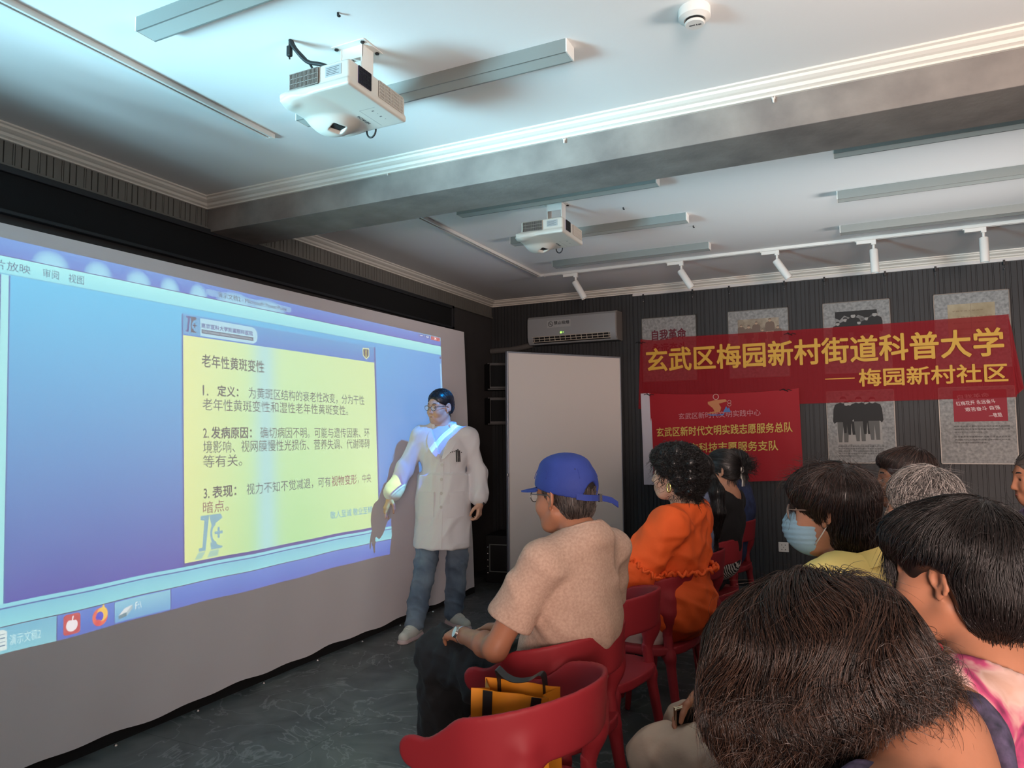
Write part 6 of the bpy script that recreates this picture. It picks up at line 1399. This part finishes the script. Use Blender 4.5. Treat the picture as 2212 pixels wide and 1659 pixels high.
part('hair', join((V, Q), strands(G, H, V, V, 9000, 0.12, 15, 0.00075, radial((-0.066, 0.03, 0.118)), 11, grav=0.45, fly=0.09, lift=0.005, wave=0.22, wavef=45, jit=0.012, stop=lambda L: ((L[:, 0] > 0.005) & (L[:, 2] < -0.035)) | (L[:, 2] < -0.135)), strands(G, H, V, V, 260, 0.08, 9, 0.0005, radial((-0.06, 0, 0.12)), 12, keep=lambda L: L[:, 2] > 0.08, grav=-0.2, fly=0.5, lift=0.01, tipfly=0.035)), m_dark_hair, o, smooth=True)
G = hair_grid(H, lo=(-0.05, -0.12, -0.16), hi=(0.16, 0.12, 0.06), h=0.004); hell(G, (0.045, 0, -0.055), (0.072, 0.066, 0.072), 0); hell(G, (0.080, 0, -0.045), (0.046, 0.030, 0.048), 0.03); G.M = H; G.half((0, 0, -0.012), (-0.25, 0, 1), 0.004); G.half((0.012, 0, 0), (-1, 0, 0.10), 0.004); G.M = np.eye(4)
V, Q = G.mesh(1); Lh = in_frame(H, V); N_ = vnormals(V, Q); V = V+N_*(0.0012*np.sin(Lh[:, 2:3]*420))*(np.abs(Lh[:, 2:3]+0.055) < 0.032)
mk = part('face_mask', (V, Q), mat('mask_blue', S(140, 176, 196), 0.7, bump=0.08, bscale=150), o, smooth=True)
b = MB()
for y in (-1, 1):
    b.tube([hp(H, p) for p in ((0.028, y*0.0640, -0.022), (0.005, y*0.073, -0.006), (-0.018, y*0.079, 0.016))], 0.0018, 6); b.tube([hp(H, p) for p in ((0.028, y*0.060, -0.088), (0.004, y*0.070, -0.058), (-0.022, y*0.078, -0.020))], 0.0018, 6)
part('ear_loops', b, m_white, mk, smooth=True)
glasses(o, H, mat('brown_frame', S(150, 128, 116), 0.35, metal=0.4), r=0.025)
m_yel = mat('yellow_pique', S(238, 218, 132), 0.85, bump=0.06, bscale=260)
G = Grid((-0.42, -0.38, 0.46), (0.16, 0.38, 1.12), 0.006); torso_cloth(G, J, 0.026); G.ell((-0.10, 0, 0.62), (0.15, 0.185, 0.14), k=0.05)
for s_ in 'LR': sleeve(G, J, s_, 0.75, 0.068, 0.078, 0.035)
cut_neck(G, J, 0.072, 0.012); V, Q = G.mesh(1); pl = part('polo_shirt', (folds(V, Q, 0.006, 18, 40), Q), m_yel, o, smooth=True)
nk = np.array(J['neck']); ax_ = hp(H, (-0.02, 0, -0.03))-nk; ax_ /= np.linalg.norm(ax_)
def collar_mesh(J, r=0.074, hgt=0.032, flare=0.018, th=0.0035, gap=0.55, n=40, base=0.008):
    nk = np.array(J['neck']); ax = hp(J['H'], (-0.02, 0, -0.03))-nk; ax /= np.linalg.norm(ax); q = Vector(ax).to_track_quat('Z', 'Y'); f0 = np.array([1.0, 0, 0]); v = []
    u = f0-ax*(f0@ax); u /= np.linalg.norm(u); w_ = np.cross(ax, u)
    rows = ((r-0.006, base+hgt), (r, base+hgt+0.004), (r+0.010, base+hgt*0.75), (r+flare+0.004, base-0.006), (r+flare-0.002, base-0.008), (r+0.004, base+hgt*0.6))
    for k in range(n+1):
        a = gap+(2*PI-2*gap)*k/n
        for rr, hh in rows: v.append(nk+ax*hh+(u*math.cos(a)+w_*math.sin(a))*rr)
    m = len(rows); return MB().add(v, [(k*m+i, k*m+(i+1) % m, (k+1)*m+(i+1) % m, (k+1)*m+i) for k in range(n) for i in range(m)]+[tuple(range(m)), tuple(n*m+i for i in range(m))])
part('collar', collar_mesh(J), m_yel, pl, smooth='auto')
m_beige = mat('beige_cotton', S(190, 176, 158), 0.9, bump=0.06, bscale=120)
part('trousers', trousers(J, 0.105, 0.086, 0.075, seed=44, amp=0.004), m_beige, o, smooth=True)
for s_ in 'LR': part('shoe', shoe_mesh(J['ank'+s_], J['toe'+s_], 0.007), m_black, o, smooth=True)
# her phone, held in the right hand
wr = np.array(J['wrR']); d = np.array(J['hdR']); d = d/np.linalg.norm(d); n_ = np.array(J['hnR'], float); n_ -= d*(n_@d); n_ /= np.linalg.norm(n_); t_ = np.cross(n_, d)
c = wr+d*0.095+n_*0.024+t_*0.012
ph = thing('mobile_phone', 'black phone with a gold edge in the hand of the woman in the face mask', 'phone', (MLOC[0], MLOC[1], 0), MYAW)
def obox(c, a, b_, n, ha, hb, hn, bev=0.003):
    bm = bmesh.new(); bmesh.ops.create_cube(bm, size=1)
    for v_ in bm.verts: v_.co = Vector(np.array(c)+np.array(a)*v_.co.x*2*ha+np.array(b_)*v_.co.y*2*hb+np.array(n)*v_.co.z*2*hn)
    bmesh.ops.bevel(bm, geom=bm.edges[:], offset=bev, segments=2, affect='EDGES'); return MB().bm(bm)
ua = t_*0.75+d*0.66; ua /= np.linalg.norm(ua); ub = np.cross(n_, ua)
part('phone_body', obox(c, ua, ub, n_, 0.072, 0.035, 0.004), mat('gold_edge', S(196, 176, 150), 0.3, metal=0.8), ph, smooth='auto'); part('screen_glass', obox(c+n_*0.0042, ua, ub, n_, 0.069, 0.032, 0.0006, 0.0004), mat('phone_black', S(14, 14, 16), 0.12), ph)
part('back_cover', obox(c-n_*0.0042, ua, ub, n_, 0.070, 0.033, 0.0006, 0.0004), mat('phone_black', S(14, 14, 16), 0.12), ph)

# ---- the white-haired person
J = SJ(hs=1.0, head=(-0.10, 0, 1.142), hy=-0.05, hd=0.05, neck=(-0.155, 0, 0.995), chest=(-0.13, 0, 0.84), shL=(-0.135, 0.165, 0.945), shR=(-0.135, -0.165, 0.945))
o = person('white-haired person behind the woman in the face mask', (0.075, 2.74), math.radians(160), J, sk2, False, h=0.006); H = J['H']; face_bits(o, H, browcol=(120, 112, 108))
G = hair_grid(H); hell(G, (-0.025, 0, 0.035), (0.106, 0.090, 0.093), 0); hell(G, (-0.060, 0, -0.025), (0.066, 0.078, 0.08), 0.03); hell(G, (0.115, 0, -0.03), (0.09, 0.10, 0.09), 0.012, '-'); hell(G, (0.03, 0, -0.095), (0.075, 0.14, 0.06), 0.01, '-')
V, Q = G.mesh(1)
part('hair', join((V, Q), strands(G, H, V, V, 6500, 0.075, 12, 0.0008, radial((-0.07, 0, 0.12)), 15, grav=0.35, fly=0.22, lift=0.007, tipfly=0.004), strands(G, H, V, V, 350, 0.07, 9, 0.0005, radial((-0.05, 0, 0.12)), 16, grav=0.0, fly=0.5, lift=0.012, tipfly=0.03)), m_grey_hair, o, smooth=True)
m_mauve = mat('mauve_cotton', S(148, 112, 122), 0.85, bump=0.08)
G = Grid((-0.40, -0.38, 0.48), (0.18, 0.38, 1.06), 0.008); torso_cloth(G, J, 0.024)
for s_ in 'LR': sleeve(G, J, s_, 0.8)
cut_neck(G, J); V, Q = G.mesh(1); part('shirt', (folds(V, Q, 0.006, 20, 50), Q), m_mauve, o, smooth=True)
part('trousers', trousers(J, h=0.009), m_blkpants, o, smooth=True)
for s_ in 'LR': part('shoe', shoe_mesh(J['ank'+s_], J['toe'+s_], 0.007), m_black, o, smooth=True)

# ---- the dark-haired man behind
J = SJ(hs=1.0, head=(-0.115, 0, 1.19), hy=0.10, hd=0.0, neck=(-0.165, 0, 1.04))
o = person('dark-haired person with a thick fringe, farther back beside the posters', (0.045, 3.33), math.radians(182), J, sk3, False, h=0.005); H = J['H']; face_bits(o, H)
G = hair_grid(H); hell(G, (-0.022, 0, 0.040), (0.108, 0.092, 0.093), 0); hell(G, (-0.055, 0, 0.0), (0.068, 0.08, 0.08), 0.03); hell(G, (0.045, 0, 0.078), (0.045, 0.065, 0.030), 0.02); hell(G, (0.122, 0, -0.022), (0.09, 0.10, 0.088), 0.012, '-'); hell(G, (0.03, 0, -0.09), (0.08, 0.14, 0.06), 0.01, '-')
V, Q = G.mesh(1); part('hair', join((V, Q), strands(G, H, V, V, 4200, 0.07, 10, 0.0009, radial((-0.06, 0, 0.12), (0.7, 0.2, 0), 0.2), 18, grav=0.3, fly=0.08, lift=0.004, stop=lambda L: (L[:, 0] > 0.03) & (L[:, 2] < 0.045))), m_dark_hair, o, smooth=True)
G = Grid((-0.40, -0.38, 0.48), (0.18, 0.38, 1.10), 0.008); torso_cloth(G, J, 0.024)
for s_ in 'LR': sleeve(G, J, s_, 0.8)
cut_neck(G, J); V, Q = G.mesh(1); part('shirt', (folds(V, Q, 0.006, 20, 52), Q), mat('dark_grey_shirt', S(52, 52, 56), 0.85), o, smooth=True)
part('trousers', trousers(J, h=0.009), m_blkpants, o, smooth=True)
for s_ in 'LR': part('shoe', shoe_mesh(J['ank'+s_], J['toe'+s_], 0.007), m_black, o, smooth=True)

# ---- the woman at the right edge
J = SJ(hs=0.98, head=(-0.10, 0, 1.188), hy=0.0, hd=0.08, neck=(-0.15, 0, 1.035))
o = person('woman with hair tied back, cut off by the right edge of the picture', (0.57, 3.62), math.radians(190), J, sk3, True, h=0.005); H = J['H']; face_bits(o, H)
G = hair_grid(H); hell(G, (-0.022, 0, 0.033), (0.101, 0.084, 0.090), 0); hell(G, (-0.1, 0, 0.0), (0.04, 0.04, 0.04), 0.02); hell(G, (0.125, 0, -0.03), (0.09, 0.10, 0.094), 0.012, '-'); hell(G, (0.03, 0, -0.09), (0.08, 0.14, 0.06), 0.01, '-')
V, Q = G.mesh(1); part('hair', join((V, Q), strands(G, H, V, V, 2600, 0.08, 10, 0.0009, lambda L: np.tile(np.array([[-1.0, 0, -0.2]]), (len(L), 1)), 19, grav=0.0, lift=0.003)), m_salt_hair, o, smooth=True)
G = Grid((-0.40, -0.38, 0.48), (0.20, 0.38, 1.10), 0.008); torso_cloth(G, J, 0.022)
for s_ in 'LR': sleeve(G, J, s_, 0.8)
cut_neck(G, J); V, Q = G.mesh(1); part('blouse', (folds(V, Q, 0.005, 20, 54), Q), mat('white_purple_print', S(196, 192, 204), 0.8, col2=S(96, 48, 96), vscale=14, vdet=1), o, smooth=True)
part('trousers', trousers(J, h=0.009), mat('dark_brown_trousers', S(40, 28, 28), 0.8), o, smooth=True)
for s_ in 'LR': part('shoe', shoe_mesh(J['ank'+s_], J['toe'+s_], 0.007), m_black, o, smooth=True)

# ---- the woman in the floral dress
J = SJ(hs=0.99, head=(-0.112, 0, 1.128), hy=0.03, hd=0.10, neck=(-0.175, 0, 0.975), chest=(-0.155, 0, 0.82), waist=(-0.12, 0, 0.68), shL=(-0.165, 0.170, 0.925), shR=(-0.165, -0.170, 0.925), w=1.10, elL=(-0.09, 0.25, 0.70), elR=(-0.09, -0.25, 0.70), armr=1.1)
FLOC = (0.044, 1.59); FYAW = math.radians(152)
o = person('woman in a pink floral dress with short black hair, behind the nearest woman', FLOC, FYAW, J, sk3, True, h=0.0045, armr=1.1); H = J['H']; face_bits(o, H)
G = hair_grid(H, lo=(-0.24, -0.2, -0.22), h=0.004); hell(G, (-0.028, 0, 0.038), (0.114, 0.098, 0.097), 0); hell(G, (-0.070, 0, -0.030), (0.074, 0.088, 0.090), 0.03); hell(G, (0.045, 0, 0.065), (0.065, 0.08, 0.05), 0.03); 
hell(G, (0.125, 0, -0.04), (0.085, 0.10, 0.090), 0.012, '-'); hell(G, (0.014, 0.100, -0.040), (0.052, 0.05, 0.060), 0.010, '-'); hell(G, (0.014, -0.100, -0.040), (0.052, 0.05, 0.060), 0.010, '-')
V, Q = G.mesh(1)
noear = lambda L: ~((np.abs(L[:, 1]) > 0.045) & (L[:, 0] > -0.035) & (L[:, 2] < 0.035))
part('hair', join((V, Q), strands(G, H, V, V, 15000, 0.085, 16, 0.0006, radial((-0.078, 0.0, 0.118)), 23, keep=noear, stop=lambda L: ((np.abs(L[:, 1]) > 0.045) & (L[:, 0] > -0.030) & (L[:, 2] < 0.028)) | (L[:, 2] < -0.098), jit=0.010, wave=0.18, wavef=50, grav=0.42, fly=0.07, lift=0.0045), strands(G, H, V, V, 200, 0.07, 9, 0.0004, radial((-0.06, 0, 0.12)), 24, keep=lambda L: L[:, 2] > 0.06, grav=-0.1, fly=0.45, lift=0.01, tipfly=0.025)), m_black_hair, o, smooth=True)
def floral():
    m = mat('pink_floral', S(196, 160, 152), 0.8, bump=0.08, bscale=90); nt = m.node_tree; N = nt.nodes.new; Lk = nt.links.new
    tc = N('ShaderNodeTexCoord'); n0 = N('ShaderNodeTexNoise'); n0.inputs['Scale'].default_value = 9; Lk(tc.outputs['Object'], n0.inputs['Vector'])
    mp = N('ShaderNodeVectorMath'); mp.operation = 'MULTIPLY_ADD'; Lk(n0.outputs['Color'], mp.inputs[0]); mp.inputs[1].default_value = (0.12, 0.12, 0.12); Lk(tc.outputs['Object'], mp.inputs[2])
    v = N('ShaderNodeTexNoise'); v.inputs['Scale'].default_value = 13; v.inputs['Detail'].default_value = 3; Lk(mp.outputs[0], v.inputs['Vector'])
    r = N('ShaderNodeValToRGB'); Lk(v.outputs[0], r.inputs[0]); e = r.color_ramp.elements
    e[0].position = 0.34; e[0].color = (*S(112, 36, 72), 1); e[1].position = 0.44; e[1].color = (*S(178, 66, 108), 1)
    for p, c in ((0.50, (196, 140, 142)), (0.56, (200, 168, 158)), (0.66, (186, 150, 134))): q = e.new(p); q.color = (*S(*c), 1)
    Lk(r.outputs[0], nt.nodes['Principled BSDF'].inputs['Base Color']); return m
m_flor = floral()
G = Grid((-0.44, -0.40, 0.36), (0.55, 0.40, 1.04), 0.006); torso_cloth(G, J, 0.022)
for s_ in 'LR': sleeve(G, J, s_, 0.45, 0.070, 0.078, 0.03); G.cap(J['hip'+s_], J['knee'+s_], 0.115, 0.10, 0.05); G.cap(J['knee'+s_], np.array(J['knee'+s_])*0.6+np.array(J['ank'+s_])*0.4, 0.10, 0.11, 0.05)
cut_neck(G, J, 0.090, -0.02); V, Q = G.mesh(1); part('dress', (folds(V, Q, 0.006, 20, 60), Q), m_flor, o, smooth=True)
for s_ in 'LR': part('shoe', shoe_mesh(J['ank'+s_], J['toe'+s_], 0.007), m_black, o, smooth=True)

# ---- the woman nearest the camera
J = SJ(hs=1.0, head=(-0.080, 0, 1.068), hy=-0.05, hd=0.32, neck=(-0.205, 0, 1.025), chest=(-0.205, 0, 0.865), waist=(-0.13, 0, 0.69), shL=(-0.215, 0.175, 0.985), shR=(-0.205, -0.175, 0.985), w=1.06, armr=1.12, elL=(-0.08, 0.25, 0.72), elR=(-0.06, -0.25, 0.70))
o = person('woman nearest the camera with tousled brown hair and bare shoulders, her head bowed', (-0.145, 1.035), math.radians(165), J, sk3, True, h=0.0045, armr=1.12); H = J['H']; face_bits(o, H)
G = hair_grid(H, lo=(-0.24, -0.20, -0.24), hi=(0.22, 0.20, 0.20), h=0.0045); hell(G, (-0.030, 0, 0.036), (0.113, 0.099, 0.093), 0); hell(G, (-0.072, 0, -0.030), (0.078, 0.092, 0.080), 0.04); hell(G, (0.045, 0, 0.045), (0.072, 0.088, 0.062), 0.03)
for s_ in (-1, 1): hell(G, (0.066, s_*0.076, -0.022), (0.052, 0.026, 0.066), 0.03); hell(G, (-0.02, s_*0.084, -0.045), (0.055, 0.028, 0.070), 0.03)
hell(G, (0.150, 0, -0.06), (0.085, 0.060, 0.11), 0.012, '-'); hell(G, (-0.07, 0, -0.150), (0.12, 0.15, 0.070), 0.02, '-')
V, Q = G.mesh(1); N_ = vnormals(V, Q); Lh = in_frame(H, V)
V = V+N_*(-0.009+0.003*np.sin(Lh[:, :1]*60+Lh[:, 2:]*25)+0.003*np.sin(Lh[:, 1:2]*85+Lh[:, 2:]*40))
fl_ = radial((-0.045, -0.055, 0.118))
low_ = lambda L: (L[:, 2] < 0.02) & (L[:, 0] < 0.05)
nape_ = lambda L: (L[:, 2] < -0.105+0.5*np.clip(L[:, 0]-0.02, -0.06, 0.0)+0.030*np.clip(L[:, 0]/0.05, 0, 1))
part('hair', join((V, Q), strands(G, H, V, V, 24000, 0.11, 16, 0.00045, fl_, 31, keep=lambda L: L[:, 2] > -0.075, grav=0.30, fly=0.08, lift=0.007, curl=0.0015, curlf=45, stop=nape_, wave=0.5, wavef=42, jit=0.018), strands(G, H, V, V, 5200, 0.060, 14, 0.00045, fl_, 32, keep=low_, grav=0.20, fly=0.35, lift=0.011, curl=0.007, curlf=120, tipfly=0.016, stop=nape_, wave=0.9, wavef=70, jit=0.022),
     strands(G, H, V, V, 600, 0.085, 16, 0.0004, lambda L: np.tile(np.array([[0.15, 0, -1.0]]), (len(L), 1)), 35, keep=lambda L: (L[:, 0] > 0.06) & (L[:, 2] < 0.06), grav=0.5, fly=0.20, lift=0.010, curl=0.003, curlf=50, tipfly=0.012), strands(G, H, V, V, 260, 0.09, 12, 0.0003, fl_, 33, grav=0.1, fly=0.45, lift=0.010, tipfly=0.02, stop=nape_)), m_brown_hair, o, smooth=True)
m_tank = mat('navy_embroidered', S(30, 32, 48), 0.85, col2=S(84, 74, 104), vscale=55, bump=0.2, bscale=80)
G = Grid((-0.44, -0.36, 0.48), (0.16, 0.36, 1.04), 0.006); torso_cloth(G, J, 0.019)
cut_neck(G, J, 0.132, -0.08)
for s_ in 'LR': G.cap(np.array(J['sh'+s_])+(0, 0.02*(1 if s_ == 'L' else -1), 0.0), np.array(J['el'+s_]), 0.070, 0.095, 0.01, '-')
V, Q = G.mesh(1); part('tank_top', (folds(V, Q, 0.004, 20, 70), Q), m_tank, o, smooth=True)
part('trousers', trousers(J, h=0.009), m_blkpants, o, smooth=True)
for s_ in 'LR': part('shoe', shoe_mesh(J['ank'+s_], J['toe'+s_], 0.007), m_black, o, smooth=True)

# ================================================================ the orange shopping bag on the nearest chair
m_bag = mat('orange_paper', S(222, 142, 32), 0.55, var=0.06, vscale=5, bump=0.05, bscale=12)
bg = thing('shopping_bag', 'orange shopping bag with black ribbon handles on the nearest chair', 'bag', (-0.815, 1.71, 0.452), math.radians(3))
W2, D2, HB = 0.105, 0.05, 0.285; b = MB()
T_ = 0.002; y_ = lambda z, s: s*D2*(1-0.12*z/HB)
for s in (-1, 1):
    v = []; nx_, nz_ = 12, 12
    for i in range(nx_+1):
        for k in range(nz_+1):
            x = -W2+2*W2*i/nx_; z = HB*k/nz_; v.append((x, y_(z, s)+0.0035*math.sin(i*1.1+k*.5)*(k/nz_), z))
    n = len(v); f = [(i*(nz_+1)+k, i*(nz_+1)+k+1, (i+1)*(nz_+1)+k+1, (i+1)*(nz_+1)+k) for i in range(nx_) for k in range(nz_)]
    v += [(p[0], p[1]-s*T_, p[2]) for p in v]; f += [tuple(j+n for j in q[::-1]) for q in f]; b.add(v, f)
for s in (-1, 1):
    P = [(s*W2, -D2, 0), (s*W2, -y_(HB, 1)*1, HB), (s*(W2-0.030), 0, HB-0.01), (s*W2, y_(HB, 1), HB), (s*W2, D2, 0), (s*(W2-0.004), 0, 0.05)]
    b.add([*P, *[(p[0]-s*T_, p[1], p[2]) for p in P]], [(0, 1, 2, 5), (5, 2, 3, 4), (6, 11, 8, 7), (11, 10, 9, 8)])
b.box((-W2, -D2, 0), (W2, D2, 0.003)); part('paper_body', b, m_bag, bg, smooth='auto')
m_rib2 = mat('black_ribbon', S(26, 25, 26), 0.45)
b = MB()
for s, lean, hgt in ((1, 0.012, 0.055), (-1, -0.065, -0.10)):
    if s == 1:
        pts = [(-0.062, y_(HB, 1)-0.003, HB-0.09), (-0.062, y_(HB, 1)-0.004, HB), (-0.060, 0.02, HB+0.035), (-0.03, 0.008, HB+0.022), (0.0, 0.005, HB+0.016), (0.035, 0.008, HB+0.022), (0.064, 0.02, HB+0.036), (0.066, y_(HB, 1)-0.004, HB), (0.066, y_(HB, 1)-0.003, HB-0.09)]
    b.strip(bez(pts, 6), (0.2, 1, 0.3), 0.022, 0.002) if s == 1 else None
part('back_handle', b, m_rib2, bg, smooth='auto')
yf = lambda z: y_(z, -1)-0.0035
for x in (-0.062, 0.060): part('handle_strap', MB().strip([(x, yf(0.12)-0.002, 0.12), (x+0.003, yf(0.2)-0.002, 0.20), (x+(0.006 if x < 0 else 0.016), yf(HB)-0.003, HB+0.0)], (1, 0, 0), 0.026, 0.002), m_rib2, bg, smooth='auto')
part('front_handle', MB().strip(bez([(-0.05, yf(0.10)-0.004, 0.115), (-0.07, yf(.16)-0.03, 0.165), (-0.105, -0.085, 0.188), (-0.15, -0.10, 0.16), (-0.185, -0.10, 0.08), (-0.195, -0.095, 0.02)], 8), (0.25, 1, 0.1), 0.016, 0.002), m_rib2, bg, smooth='auto')
dogp = [(0.0, 0.128), (0.004, 0.144), (0.010, 0.136), (0.016, 0.142), (0.018, 0.130), (0.052, 0.128), (0.066, 0.122), (0.062, 0.100), (0.054, 0.085), (0.050, 0.100), (0.030, 0.104), (0.026, 0.080), (0.020, 0.082), (0.020, 0.108), (0.008, 0.118), (-0.006, 0.118)]
part('printed_animal', MB().poly([(x-0.01, yf(z)-0.0012, z) for x, z in dogp], (0, -1, 0), 0.0006), m_black, bg)
